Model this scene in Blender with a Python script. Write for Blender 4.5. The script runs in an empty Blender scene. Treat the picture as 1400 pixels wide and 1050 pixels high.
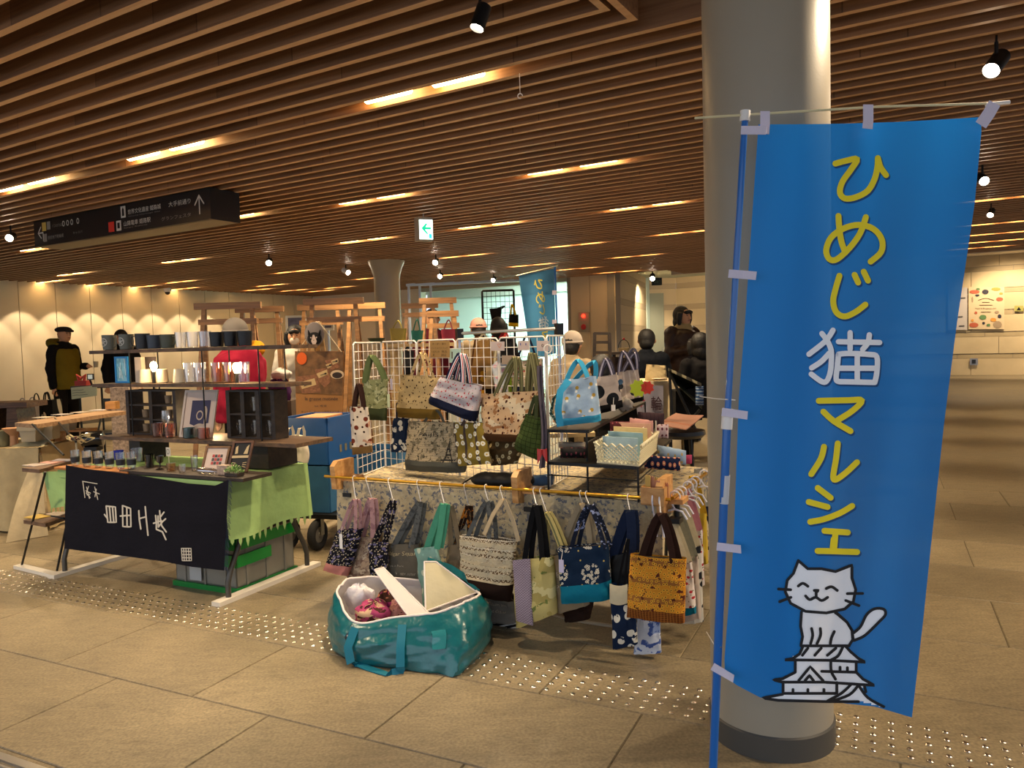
import bpy, bmesh, math, random
from mathutils import Vector, Matrix, noise
random.seed(7)
R = math.radians
scene = bpy.context.scene
COL = scene.collection

# ---------------------------------------------------------------- camera
F_PX, CAM_H = 1050.0, 1.35
PIT, ROL = R(-3.08), R(-1.59)
FW = Vector((0, math.cos(PIT), math.sin(PIT)))
_U = Vector((0, -math.sin(PIT), math.cos(PIT)))
_R = Vector((1, 0, 0))
RT = _R * math.cos(ROL) + _U * math.sin(ROL)
UP = _U * math.cos(ROL) - _R * math.sin(ROL)
EYE = Vector((0, 0, CAM_H))
cam_data = bpy.data.cameras.new('camera')
cam = bpy.data.objects.new('camera', cam_data)
COL.objects.link(cam)
cam_data.sensor_width = 36.0
cam_data.lens = F_PX / 1400 * 36.0
cam_data.clip_end = 200
m = Matrix.Identity(4)
for i in range(3):
    m[i][0], m[i][1], m[i][2], m[i][3] = RT[i], UP[i], -FW[i], EYE[i]
cam.matrix_world = m
scene.camera = cam

# ---------------------------------------------------------------- world, exposure
scene.view_settings.view_transform = 'Standard'
scene.view_settings.look = 'None'
scene.view_settings.exposure = 0.95
scene.view_settings.gamma = 1.0
scene.view_settings.use_curve_mapping = False
world = bpy.data.worlds.new('world')
scene.world = world
world.use_nodes = True
bg = world.node_tree.nodes['Background']
bg.inputs[0].default_value = (0.80, 0.88, 1.0, 1)
bg.inputs[1].default_value = 0.70

# ceiling / floor grids of the hall: s runs along the slats (to the far left), n across them (away)
SA = R(-59.1)
DS, NS = Vector((math.sin(SA), math.cos(SA), 0)), Vector((math.cos(SA), -math.sin(SA), 0))
def SN(s, n, z=0.0):
    p = DS * s + NS * n
    return Vector((p.x, p.y, z))
FA = R(-64.1)
DF, NF = Vector((math.sin(FA), math.cos(FA), 0)), Vector((math.cos(FA), -math.sin(FA), 0))
def FN(s, n, z=0.0):
    p = DF * s + NF * n
    return Vector((p.x, p.y, z))
CZ = 2.70

def light(kind, name, loc, power, color, target=None, **kw):
    d = bpy.data.lights.new(name, kind)
    d.energy = power; d.color = color
    for k, v in kw.items(): setattr(d, k, v)
    o = bpy.data.objects.new(name, d); COL.objects.link(o)
    o.location = loc
    if target is not None:
        o.rotation_euler = (Vector(target) - Vector(loc)).to_track_quat('-Z', 'Y').to_euler()
    return o
WARM = (1.0, 0.77, 0.49)
WARM2 = (1.0, 0.78, 0.52)
# recessed downlights of the hall (their beams; the lamps themselves are built with the ceiling)
for (s, n, p) in [(6.5, 3.37, 45), (4.75, 3.37, 45), (2.55, 3.38, 45), (6.9, 5.47, 70), (4.8, 5.48, 125), (2.75, 5.47, 105),
                  (9.0, 6.4, 60), (6.6, 7.5, 60), (4.75, 7.53, 60), (2.85, 7.5, 60), (10.2, 9.0, 60),
                  (4.8, 9.66, 60), (7.2, 10.8, 60), (3.5, 11, 60), (10.5, 12.8, 60), (5.0, 13.5, 60),
                  (7.0, 1.0, 60), (4.0, 1.2, 60), (-1.3, 3.4, 75), (-3.2, 3.4, 60)]:
    light('SPOT', 'downlight_beam', SN(s, n, CZ - 0.03), p * 2.1, WARM, SN(s, n, 0), spot_size=R(125), spot_blend=0.9, shadow_soft_size=0.06)

for n in (5.47, 7.53, 9.66, 11.8, 14.4):       # rows of narrower beams over the right half of the hall
    for s in (.9, -1.2, -3.4, -5.6):
        light('SPOT', 'downlight_beam', SN(s, n, CZ - 0.03), 85, WARM, SN(s, n, 0), spot_size=R(54), spot_blend=0.7, shadow_soft_size=0.05)

# ---------------------------------------------------------------- pixel -> world helpers
def ray(x, y): return RT * ((x - 700) / F_PX) + UP * ((525 - y) / F_PX) + FW
def onz(x, y, z=0.0):
    r = ray(x, y); return EYE + r * ((z - CAM_H) / r.z)
def atY(x, y, Y):
    r = ray(x, y); return EYE + r * (Y / r.y)
class Plane:
    """vertical plane through ground points a, b"""
    def __init__(s, a, b, off=0.0):
        a = Vector((a[0], a[1], 0)); b = Vector((b[0], b[1], 0))
        s.d = (b - a).normalized(); s.n = Vector((s.d.y, -s.d.x, 0))
        if s.n.y > 0: s.n = -s.n          # towards the viewer
        s.a = a + s.n * off
    def at(s, x, y, off=0.0):
        r = ray(x, y); t = ((s.a + s.n * off) - EYE).dot(s.n) / r.dot(s.n)
        return EYE + r * t

# ---------------------------------------------------------------- materials
def lin(c):
    if isinstance(c, str):
        c = [int(c[i:i + 2], 16) / 255 for i in (0, 2, 4)]
    return tuple(x / 12.92 if x <= 0.04045 else ((x + 0.055) / 1.055) ** 2.4 for x in c[:3]) + (1,)
_M = {}
def mat(name, col, rough=0.7, metal=0.0, spec=0.4, sheen=0, noise_amt=0.0, noise_scale=8, bump=0, bump_scale=60, emit=None, alpha=None, trans=None, coat=0):
    if name in _M: return _M[name]
    m = bpy.data.materials.new(name); _M[name] = m
    m.use_nodes = True; nt = m.node_tree; b = nt.nodes['Principled BSDF']
    c = lin(col); b.inputs['Base Color'].default_value = c
    b.inputs['Roughness'].default_value = rough; b.inputs['Metallic'].default_value = metal
    b.inputs['Specular IOR Level'].default_value = spec
    if coat: b.inputs['Coat Weight'].default_value = coat
    if trans: b.inputs['Transmission Weight'].default_value = trans
    if alpha is not None: b.inputs['Alpha'].default_value = alpha
    if emit:
        b.inputs['Emission Color'].default_value = lin(emit[0]); b.inputs['Emission Strength'].default_value = emit[1]
    if noise_amt or bump:
        tc = nt.nodes.new('ShaderNodeTexCoord')
        if noise_amt:
            n = nt.nodes.new('ShaderNodeTexNoise'); n.inputs['Scale'].default_value = noise_scale; n.inputs['Detail'].default_value = 4
            nt.links.new(tc.outputs['Object'], n.inputs['Vector'])
            mr = nt.nodes.new('ShaderNodeMapRange'); mr.inputs[1].default_value = .3; mr.inputs[2].default_value = .7
            mr.inputs[3].default_value = 1 - noise_amt; mr.inputs[4].default_value = 1 + noise_amt * .6
            nt.links.new(n.outputs[0], mr.inputs[0])
            mx = nt.nodes.new('ShaderNodeMix'); mx.data_type = 'RGBA'; mx.blend_type = 'MULTIPLY'
            mx.inputs[0].default_value = 1; mx.inputs[6].default_value = c
            nt.links.new(mr.outputs[0], mx.inputs[7]); nt.links.new(mx.outputs[2], b.inputs['Base Color'])
        if bump:
            n2 = nt.nodes.new('ShaderNodeTexNoise'); n2.inputs['Scale'].default_value = bump_scale
            nt.links.new(tc.outputs['Object'], n2.inputs['Vector'])
            bp = nt.nodes.new('ShaderNodeBump'); bp.inputs['Strength'].default_value = bump; bp.inputs['Distance'].default_value = 0.01
            nt.links.new(n2.outputs[0], bp.inputs['Height']); nt.links.new(bp.outputs[0], b.inputs['Normal'])
    return m

def mathn(nt, op, a, b=None, c=None):
    n = nt.nodes.new('ShaderNodeMath'); n.operation = op
    for i, v in enumerate((a, b, c)):
        if v is None: continue
        if isinstance(v, (int, float)): n.inputs[i].default_value = v
        else: nt.links.new(v, n.inputs[i])
    return n.outputs[0]

def fabric(name, base, layers=(), rough=0.85, sheen=0.0, bump=0.25, warp=0.0, coat=0):
    """woven cloth; layers are printed motifs in UV metres.
    ('dots',scale,r,col[,rand]) ('ring',scale,r0,r1,col) ('blot',scale,thr,col) ('stripe',axis,period,duty,col[,off])
    ('band',axis,a,b,col) ('check',period,col) ('scale',period,col) ('lines',scale,thr,col)"""
    if name in _M: return _M[name]
    m = bpy.data.materials.new(name); _M[name] = m
    m.use_nodes = True; nt = m.node_tree; b = nt.nodes['Principled BSDF']; L = nt.links.new
    b.inputs['Roughness'].default_value = rough; b.inputs['Specular IOR Level'].default_value = 0.12 if rough > .6 else .25
    if coat: b.inputs['Coat Weight'].default_value = coat; b.inputs['Coat Roughness'].default_value = .25
    uv = nt.nodes.new('ShaderNodeTexCoord').outputs['UV']
    sep = nt.nodes.new('ShaderNodeSeparateXYZ'); L(uv, sep.inputs[0]); U, V = sep.outputs[0], sep.outputs[1]
    nz = nt.nodes.new('ShaderNodeTexNoise'); nz.inputs['Scale'].default_value = 9; nz.inputs['Detail'].default_value = 3; L(uv, nz.inputs['Vector'])
    mr = nt.nodes.new('ShaderNodeMapRange'); mr.inputs[1].default_value = .3; mr.inputs[2].default_value = .7
    mr.inputs[3].default_value = .86; mr.inputs[4].default_value = 1.08; L(nz.outputs[0], mr.inputs[0])
    cur = nt.nodes.new('ShaderNodeRGB'); cur.outputs[0].default_value = lin(base); cur = cur.outputs[0]
    for ly in layers:
        k = ly[0]
        if k in ('dots', 'ring'):
            v = nt.nodes.new('ShaderNodeTexVoronoi'); v.inputs['Scale'].default_value = ly[1]
            v.voronoi_dimensions = '2D'; L(uv, v.inputs['Vector'])
            v.inputs['Randomness'].default_value = (ly[4] if k == 'dots' and len(ly) > 4 else 0.8)
            if k == 'dots':
                msk = mathn(nt, 'LESS_THAN', v.outputs['Distance'], ly[2]); c = ly[3]
            else:
                msk = mathn(nt, 'MULTIPLY', mathn(nt, 'GREATER_THAN', v.outputs['Distance'], ly[2]), mathn(nt, 'LESS_THAN', v.outputs['Distance'], ly[3])); c = ly[4]
        elif k == 'cluster':     # big round patches filled with small rings
            v = nt.nodes.new('ShaderNodeTexVoronoi'); v.inputs['Scale'].default_value = ly[1]; v.voronoi_dimensions = '2D'; v.inputs['Randomness'].default_value = .5; L(uv, v.inputs['Vector'])
            w_ = nt.nodes.new('ShaderNodeTexVoronoi'); w_.inputs['Scale'].default_value = ly[3]; w_.voronoi_dimensions = '2D'; L(uv, w_.inputs['Vector'])
            msk = mathn(nt, 'MULTIPLY', mathn(nt, 'LESS_THAN', v.outputs['Distance'], ly[2]), mathn(nt, 'MULTIPLY', mathn(nt, 'GREATER_THAN', w_.outputs['Distance'], ly[4]), mathn(nt, 'LESS_THAN', w_.outputs['Distance'], ly[5]))); c = ly[6]
        elif k == 'blot':
            v = nt.nodes.new('ShaderNodeTexNoise'); v.inputs['Scale'].default_value = ly[1]; v.inputs['Detail'].default_value = 3
            v.noise_dimensions = '2D'; L(uv, v.inputs['Vector']); msk = mathn(nt, 'GREATER_THAN', v.outputs[0], ly[2]); c = ly[3]
        elif k == 'stripe':
            x = U if ly[1] == 'u' else V
            off = ly[5] if len(ly) > 5 else 0
            msk = mathn(nt, 'LESS_THAN', mathn(nt, 'FRACT', mathn(nt, 'ADD', mathn(nt, 'DIVIDE', x, ly[2]), 50 + off)), ly[3]); c = ly[4]
        elif k == 'band':
            x = U if ly[1] == 'u' else V
            msk = mathn(nt, 'MULTIPLY', mathn(nt, 'GREATER_THAN', x, ly[2]), mathn(nt, 'LESS_THAN', x, ly[3])); c = ly[4]
        elif k == 'wavy':      # wavy lines: period, thr, col
            a = mathn(nt, 'SINE', mathn(nt, 'MULTIPLY', U, 6.283 / ly[1]))
            y = mathn(nt, 'ADD', mathn(nt, 'DIVIDE', V, ly[1] * .8), mathn(nt, 'MULTIPLY', a, .35))
            msk = mathn(nt, 'LESS_THAN', mathn(nt, 'FRACT', mathn(nt, 'ADD', y, 50)), ly[2]); c = ly[3]
        mx = nt.nodes.new('ShaderNodeMix'); mx.data_type = 'RGBA'; L(msk, mx.inputs[0]); L(cur, mx.inputs[6]); mx.inputs[7].default_value = lin(c)
        cur = mx.outputs[2]
    mx = nt.nodes.new('ShaderNodeMix'); mx.data_type = 'RGBA'; mx.blend_type = 'MULTIPLY'; mx.inputs[0].default_value = 1
    L(cur, mx.inputs[6]); L(mr.outputs[0], mx.inputs[7]); L(mx.outputs[2], b.inputs['Base Color'])
    n2 = nt.nodes.new('ShaderNodeTexNoise'); n2.inputs['Scale'].default_value = 30; n2.inputs['Detail'].default_value = 2; L(uv, n2.inputs['Vector'])
    bp = nt.nodes.new('ShaderNodeBump'); bp.inputs['Strength'].default_value = bump; bp.inputs['Distance'].default_value = 0.008
    L(n2.outputs[0], bp.inputs['Height']); L(bp.outputs[0], b.inputs['Normal'])
    return m

def wood(name, c1, c2, rough=0.5, scale=1.0, axis=0):
    if name in _M: return _M[name]
    m = bpy.data.materials.new(name); _M[name] = m
    m.use_nodes = True; nt = m.node_tree; b = nt.nodes['Principled BSDF']; L = nt.links.new
    tc = nt.nodes.new('ShaderNodeTexCoord'); mp = nt.nodes.new('ShaderNodeMapping')
    sc = [22 * scale] * 3; sc[axis] = 1.6 * scale; mp.inputs['Scale'].default_value = sc
    L(tc.outputs['Object'], mp.inputs[0])
    n = nt.nodes.new('ShaderNodeTexNoise'); n.inputs['Scale'].default_value = 1.5; n.inputs['Detail'].default_value = 6; n.inputs['Distortion'].default_value = .6
    L(mp.outputs[0], n.inputs['Vector'])
    cr = nt.nodes.new('ShaderNodeValToRGB'); cr.color_ramp.elements[0].position = .35; cr.color_ramp.elements[1].position = .68
    cr.color_ramp.elements[0].color = lin(c1); cr.color_ramp.elements[1].color = lin(c2)
    L(n.outputs[0], cr.inputs[0]); L(cr.outputs[0], b.inputs['Base Color']); b.inputs['Roughness'].default_value = rough
    return m

def glass(name, tint='ffffff', rough=0.02, ior=1.3, dens=0.75):
    """thin clear glass: mostly see-through with a real reflection"""
    if name in _M: return _M[name]
    m = bpy.data.materials.new(name); _M[name] = m; m.use_nodes = True; nt = m.node_tree
    nt.nodes.clear(); L = nt.links.new
    out = nt.nodes.new('ShaderNodeOutputMaterial'); t = nt.nodes.new('ShaderNodeBsdfTransparent'); g = nt.nodes.new('ShaderNodeBsdfGlossy')
    t.inputs[0].default_value = lin(tint); g.inputs['Roughness'].default_value = rough + .03
    fr = nt.nodes.new('ShaderNodeLayerWeight'); fr.inputs[0].default_value = 0.35
    mx = nt.nodes.new('ShaderNodeMixShader')
    f2 = mathn(nt, 'ADD', mathn(nt, 'MULTIPLY', fr.outputs['Facing'], dens), 0.08)
    L(f2, mx.inputs[0]); L(t.outputs[0], mx.inputs[1]); L(g.outputs[0], mx.inputs[2]); L(mx.outputs[0], out.inputs[0])
    return m

# ---------------------------------------------------------------- mesh builder (world coordinates)
class MB:
    def __init__(s): s.v = []; s.f = []; s.uv = []; s.mi = []; s.m = 0
    def add(s, vs, fs, uvs=None):
        o = len(s.v); s.v += [Vector(p) for p in vs]
        for i, f in enumerate(fs):
            s.f.append([o + k for k in f]); s.mi.append(s.m)
            s.uv.append([uvs[k] for k in f] if uvs else None)
        return s
    def box(s, c, size, rz=0.0, rot=None):
        c = Vector(c); hx, hy, hz = [q / 2 for q in size]
        M = rot if rot is not None else Matrix.Rotation(rz, 3, 'Z')
        vs = [c + M @ Vector((x, y, z)) for x in (-hx, hx) for y in (-hy, hy) for z in (-hz, hz)]
        return s.add(vs, [(0, 1, 3, 2), (4, 6, 7, 5), (0, 4, 5, 1), (2, 3, 7, 6), (0, 2, 6, 4), (1, 5, 7, 3)])
    def beam(s, a, b, w, h, up=(0, 0, 1)):
        a, b = Vector(a), Vector(b); d = (b - a).normalized(); u = Vector(up)
        if abs(d.dot(u)) > .98: u = Vector((0, 1, 0))
        x = d.cross(u).normalized() * (w / 2); y = x.cross(d).normalized() * (h / 2)
        vs = [p + i * x + j * y for p in (a, b) for (i, j) in ((-1, -1), (1, -1), (1, 1), (-1, 1))]
        return s.add(vs, [(0, 1, 2, 3), (7, 6, 5, 4), (0, 4, 5, 1), (1, 5, 6, 2), (2, 6, 7, 3), (3, 7, 4, 0)])
    def tube(s, pts, r, n=8, closed=False, caps=True):
        pts = [Vector(p) for p in pts]; N = len(pts); rs = r if isinstance(r, (list, tuple)) else [r] * N
        prev = None; o = len(s.v); vs = []
        for i, p in enumerate(pts):
            if closed: t = pts[(i + 1) % N] - pts[i - 1]
            else: t = pts[min(i + 1, N - 1)] - pts[max(i - 1, 0)]
            t = t.normalized() if t.length > 1e-9 else Vector((0, 0, 1))
            if prev is None:
                a = Vector((0, 0, 1)) if abs(t.z) < .9 else Vector((1, 0, 0)); x = t.cross(a).normalized()
            else:
                x = prev - t * prev.dot(t); x = x.normalized() if x.length > 1e-6 else t.orthogonal().normalized()
            prev = x; y = t.cross(x)
            vs += [p + (x * math.cos(2 * math.pi * k / n) + y * math.sin(2 * math.pi * k / n)) * rs[i] for k in range(n)]
        fs = []
        for i in range(N if closed else N - 1):
            j = (i + 1) % N
            fs += [(i * n + k, i * n + (k + 1) % n, j * n + (k + 1) % n, j * n + k) for k in range(n)]
        if caps and not closed: fs += [tuple(range(n - 1, -1, -1)), tuple((N - 1) * n + k for k in range(n))]
        return s.add(vs, fs)
    def lathe(s, prof, c=(0, 0, 0), n=20, axis=None, sx=1, sy=1):
        c = Vector(c); vs = []; fs = []; N = len(prof)
        q = Matrix.Identity(3) if axis is None else Vector(axis).to_track_quat('Z', 'Y').to_matrix()
        for r, z in prof:
            vs += [c + q @ Vector((r * math.cos(2 * math.pi * k / n) * sx, r * math.sin(2 * math.pi * k / n) * sy, z)) for k in range(n)]
        for i in range(N - 1):
            fs += [(i * n + k, i * n + (k + 1) % n, (i + 1) * n + (k + 1) % n, (i + 1) * n + k) for k in range(n)]
        if prof[0][0] > 1e-5: fs.append(tuple(range(n - 1, -1, -1)))
        if prof[-1][0] > 1e-5: fs.append(tuple((N - 1) * n + k for k in range(n)))
        return s.add(vs, fs)
    def ball(s, c, r, n=14, sz=1.0, rings=8, sx=1, sy=1):
        return s.lathe([(max(1e-6, r * math.sin(math.pi * i / rings)), -r * sz * math.cos(math.pi * i / rings)) for i in range(rings + 1)], c, n, sx=sx, sy=sy)
    def grid(s, fn, nu, nv, uvs=(1, 1), thick=0.0, dirn=None):
        """fn(u,v)->point ; uvs = metres; thick>0 gives a closed slab, back side moved along dirn"""
        P = [[Vector(fn(i / nu, j / nv)) for i in range(nu + 1)] for j in range(nv + 1)]
        vs = [p for row in P for p in row]; uv = [(i / nu * uvs[0], j / nv * uvs[1]) for j in range(nv + 1) for i in range(nu + 1)]
        W = nu + 1; fs = [(j * W + i, j * W + i + 1, (j + 1) * W + i + 1, (j + 1) * W + i) for j in range(nv) for i in range(nu)]
        if thick:
            K = len(vs); d = Vector(dirn).normalized() * thick
            vs += [p + d for p in vs]; uv = uv + uv; fs2 = [tuple(reversed([k + K for k in f])) for f in fs]
            rim = [j * W for j in range(nv + 1)] + [nv * W + i for i in range(1, W)] + [j * W + nu for j in range(nv - 1, -1, -1)] + [i for i in range(nu - 1, 0, -1)]
            fs = fs + fs2 + [(rim[i], rim[(i + 1) % len(rim)], rim[(i + 1) % len(rim)] + K, rim[i] + K) for i in range(len(rim))]
        return s.add(vs, fs, uv)
    def prism(s, pts, d):
        pts = [Vector(p) for p in pts]; n = len(pts); d = Vector(d)
        return s.add(pts + [p + d for p in pts], [tuple(range(n)), tuple(range(2 * n - 1, n - 1, -1))] + [(i, i + n, (i + 1) % n + n, (i + 1) % n) for i in range(n)])
    def strip(s, pts, w, side, thick=0.003):
        """flat strap along pts; side = width direction"""
        pts = [Vector(p) for p in pts]; side = Vector(side).normalized(); vs = []; N = len(pts); L = 0; us = []
        for i, p in enumerate(pts):
            if i: L += (p - pts[i - 1]).length
            t = (pts[min(i + 1, N - 1)] - pts[max(i - 1, 0)])
            w_dir = (side - t.normalized() * side.dot(t.normalized())) if t.length > 1e-9 else side
            w_dir = w_dir.normalized() if w_dir.length > 1e-6 else side
            nn = t.cross(w_dir).normalized() * thick / 2
            vs += [p - w_dir * w / 2 - nn, p + w_dir * w / 2 - nn, p + w_dir * w / 2 + nn, p - w_dir * w / 2 + nn]; us += [(0, L), (w, L), (w, L), (0, L)]
        fs = []
        for i in range(N - 1):
            a, b = i * 4, i * 4 + 4
            fs += [(a + k, a + (k + 1) % 4, b + (k + 1) % 4, b + k) for k in range(4)]
        fs += [(3, 2, 1, 0), tuple((N - 1) * 4 + k for k in range(4))]
        return s.add(vs, fs, us)
    def center(s):
        xs = [p.x for p in s.v]; ys = [p.y for p in s.v]; zs = [p.z for p in s.v]
        return Vector(((min(xs) + max(xs)) / 2, (min(ys) + max(ys)) / 2, min(zs)))
    def build(s, name, mats, base=(0, 0, 0), parent=None, smooth=True, ang=40, rot=0.0):
        base = Vector(base); me = bpy.data.meshes.new(name)
        Mi = Matrix.Rotation(-rot, 3, 'Z')
        me.from_pydata([tuple(Mi @ (p - base)) for p in s.v], [], s.f)
        if any(u is not None for u in s.uv):
            lay = me.uv_layers.new(name='UVMap'); k = 0
            for u, f in zip(s.uv, s.f):
                for j in range(len(f)):
                    lay.data[k].uv = u[j] if u else (0, 0); k += 1
        if not isinstance(mats, (list, tuple)): mats = [mats]
        for mm in mats: me.materials.append(mm)
        if len(mats) > 1: me.polygons.foreach_set('material_index', s.mi)
        me.validate(); me.update()
        o = bpy.data.objects.new(name, me); COL.objects.link(o)
        if parent is not None: o.parent = parent
        else: o.location = base; o.rotation_euler = (0, 0, rot)
        if smooth:
            me.polygons.foreach_set('use_smooth', [True] * len(me.polygons))
            me.set_sharp_from_angle(angle=R(ang))
        return o

def props(o, label=None, cat=None, group=None, kind=None):
    if label: o['label'] = label
    if cat: o['category'] = cat
    if group: o['group'] = group
    if kind: o['kind'] = kind
    return o
class Thing:
    """an Empty at the thing's base; parts are given in world coordinates"""
    def __init__(s, name, label, cat, base, group=None, rot=0.0):
        s.base = Vector(base); s.rot = rot
        s.e = bpy.data.objects.new(name, None); COL.objects.link(s.e)
        s.e.location = s.base; s.e.rotation_euler = (0, 0, rot); s.e.empty_display_size = .05
        props(s.e, label, cat, group)
    def part(s, name, mb, mats, parent=None, label=None, smooth=True, kind=None, ang=40):
        o = mb.build(name, mats, s.base, s.e if parent is None else parent, smooth, ang, s.rot)
        if label: o['label'] = label
        if kind: o['kind'] = kind
        return o
def solo(name, label, cat, mb, mats, group=None, smooth=True, ang=40, kind=None):
    return props(mb.build(name, mats, mb.center(), None, smooth, ang), label, cat, group, kind)
def struct(name, mb, mats, parent=None, smooth=False):
    o = mb.build(name, mats, (0, 0, 0), parent, smooth)
    if parent is None: o['kind'] = 'structure'
    return o
def copy_tree(src, loc, rz=None, label=None, group=None):
    """a copy of a thing with copies of its parts and sub-parts; meshes are shared"""
    c = src.copy(); COL.objects.link(c); c.location = loc
    if rz is not None: c.rotation_euler = (0, 0, rz)
    if label: c['label'] = label
    if group: c['group'] = group
    def rec(a, b):
        for ch in list(a.children):
            d = ch.copy(); COL.objects.link(d); d.parent = b; rec(ch, d)
    rec(src, c); return c

_txt = {}
def text_shape(s, size=1.0, bold=0.0):
    """vertices (x,y) and faces of a line of lettering, baseline at 0"""
    k = (s, size, bold)
    if k not in _txt:
        cu = bpy.data.curves.new('lettering', 'FONT'); cu.body = s; cu.size = size; cu.resolution_u = 2; cu.offset = bold
        o = bpy.data.objects.new('lettering', cu); COL.objects.link(o)
        dg = bpy.context.evaluated_depsgraph_get(); me = o.evaluated_get(dg).to_mesh()
        _txt[k] = ([(v.co.x, v.co.y) for v in me.vertices], [tuple(p.vertices) for p in me.polygons])
        o.evaluated_get(dg).to_mesh_clear(); bpy.data.objects.remove(o); bpy.data.curves.remove(cu)
    return _txt[k]
def put_text(mb, s, fn, w=None, h=None, x0=0, y0=0, bold=0.0, center=False):
    """text fitted to width w / cap height h, mapped by fn(x,y)->point"""
    vs, fs = text_shape(s, 1.0, bold)
    if not vs: return
    xs = [v[0] for v in vs]; ys = [v[1] for v in vs]
    W = max(xs) - min(xs); Hh = max(ys) - min(ys)
    kx = w / W if w else h / Hh; ky = h / Hh if h else kx
    mx, my = min(xs), min(ys)
    if center: x0 -= W * kx / 2; y0 -= Hh * ky / 2
    mb.add([fn(x0 + (x - mx) * kx, y0 + (y - my) * ky) for x, y in vs], fs)
def put_stroke(mb, pts, w, fn, seg=6, smooth=True):
    """round-ended pen stroke through 2-D pts, mapped by fn"""
    P = [Vector((p[0], p[1])) for p in pts]
    if smooth and len(P) > 2:
        Q = []
        for i in range(len(P) - 1):
            p0, p1, p2, p3 = P[max(i - 1, 0)], P[i], P[i + 1], P[min(i + 2, len(P) - 1)]
            for k in range(4):
                t = k / 4
                Q.append(0.5 * ((2 * p1) + (p2 - p0) * t + (2 * p0 - 5 * p1 + 4 * p2 - p3) * t * t + (3 * p1 - p0 - 3 * p2 + p3) * t ** 3))
        Q.append(P[-1]); P = Q
    else:
        P = [P[i].lerp(P[i + 1], k / 6) for i in range(len(P) - 1) for k in range(6)] + [P[-1]]
    L, Rr = [], []
    for i, p in enumerate(P):
        t = P[min(i + 1, len(P) - 1)] - P[max(i - 1, 0)]
        if t.length < 1e-9: t = Vector((1, 0))
        t.normalize(); nn = Vector((-t.y, t.x)) * w / 2; L.append(p + nn); Rr.append(p - nn)
    vs = [x for pr in zip(L, Rr) for x in pr]
    mb.add([fn(v.x, v.y) for v in vs], [(2 * i, 2 * i + 1, 2 * i + 3, 2 * i + 2) for i in range(len(P) - 1)])
    for p in (P[0], P[-1]):
        mb.add([fn(p.x + w / 2 * math.cos(a * 2 * math.pi / 12), p.y + w / 2 * math.sin(a * 2 * math.pi / 12)) for a in range(12)], [tuple(range(12))])
# ================================================================ the hall
def slat_material():
    m = bpy.data.materials.new('slat wood'); m.use_nodes = True; nt = m.node_tree; b = nt.nodes['Principled BSDF']; L = nt.links.new
    tc = nt.nodes.new('ShaderNodeTexCoord'); sep = nt.nodes.new('ShaderNodeSeparateXYZ'); L(tc.outputs['Object'], sep.inputs[0])
    X, Y = sep.outputs[0], sep.outputs[1]            # x along the slat, y across (hall frame)
    row = mathn(nt, 'FLOOR', mathn(nt, 'DIVIDE', Y, 0.1545))
    wn0 = nt.nodes.new('ShaderNodeTexWhiteNoise'); wn0.noise_dimensions = '1D'; L(row, wn0.inputs['W'])
    brd = mathn(nt, 'ADD', mathn(nt, 'DIVIDE', X, 1.8), mathn(nt, 'MULTIPLY', wn0.outputs[0], 3.0))
    cell = mathn(nt, 'FLOOR', brd); cv = nt.nodes.new('ShaderNodeCombineXYZ'); L(row, cv.inputs[0]); L(cell, cv.inputs[1])
    wn = nt.nodes.new('ShaderNodeTexWhiteNoise'); wn.noise_dimensions = '2D'; L(cv.outputs[0], wn.inputs['Vector'])
    mp = nt.nodes.new('ShaderNodeMapping'); mp.inputs['Scale'].default_value = (1.2, 40, 40); L(tc.outputs['Object'], mp.inputs[0])
    n = nt.nodes.new('ShaderNodeTexNoise'); n.inputs['Scale'].default_value = 1.6; n.inputs['Detail'].default_value = 6; L(mp.outputs[0], n.inputs['Vector'])
    cr = nt.nodes.new('ShaderNodeValToRGB'); cr.color_ramp.elements[0].position = .3; cr.color_ramp.elements[1].position = .75
    cr.color_ramp.elements[0].color = lin('825a3c'); cr.color_ramp.elements[1].color = lin('a67c58'); L(n.outputs[0], cr.inputs[0])
    tone = nt.nodes.new('ShaderNodeMapRange'); tone.inputs[3].default_value = .68; tone.inputs[4].default_value = 1.12; L(wn.outputs[0], tone.inputs[0])
    seam = mathn(nt, 'GREATER_THAN', mathn(nt, 'FRACT', brd), .0035)
    tn = mathn(nt, 'MULTIPLY', tone.outputs[0], mathn(nt, 'ADD', mathn(nt, 'MULTIPLY', seam, .5), .5))
    mx = nt.nodes.new('ShaderNodeMix'); mx.data_type = 'RGBA'; mx.blend_type = 'MULTIPLY'; mx.inputs[0].default_value = 1
    L(cr.outputs[0], mx.inputs[6]); L(tn, mx.inputs[7]); L(mx.outputs[2], b.inputs['Base Color']); b.inputs['Roughness'].default_value = .5
    return m
M_slat = slat_material(); M_slat_lit = wood('slat underside lit tone', 'b8906c', 'cca684', .5, .6, 0)  # slat undersides coloured lighter than the sides: painted light bounced from the floor
M_white = mat('painted plaster', 'd8cfc0', .8, noise_amt=.04, noise_scale=1.5)
M_black = mat('black metal', '141414', .45, .3)
M_blackp = mat('black plastic', '101012', .4)
M_wht = mat('white plastic', 'e9e6e2', .45)
M_steel = mat('brushed steel', 'b8b8b8', .3, .9)

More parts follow.
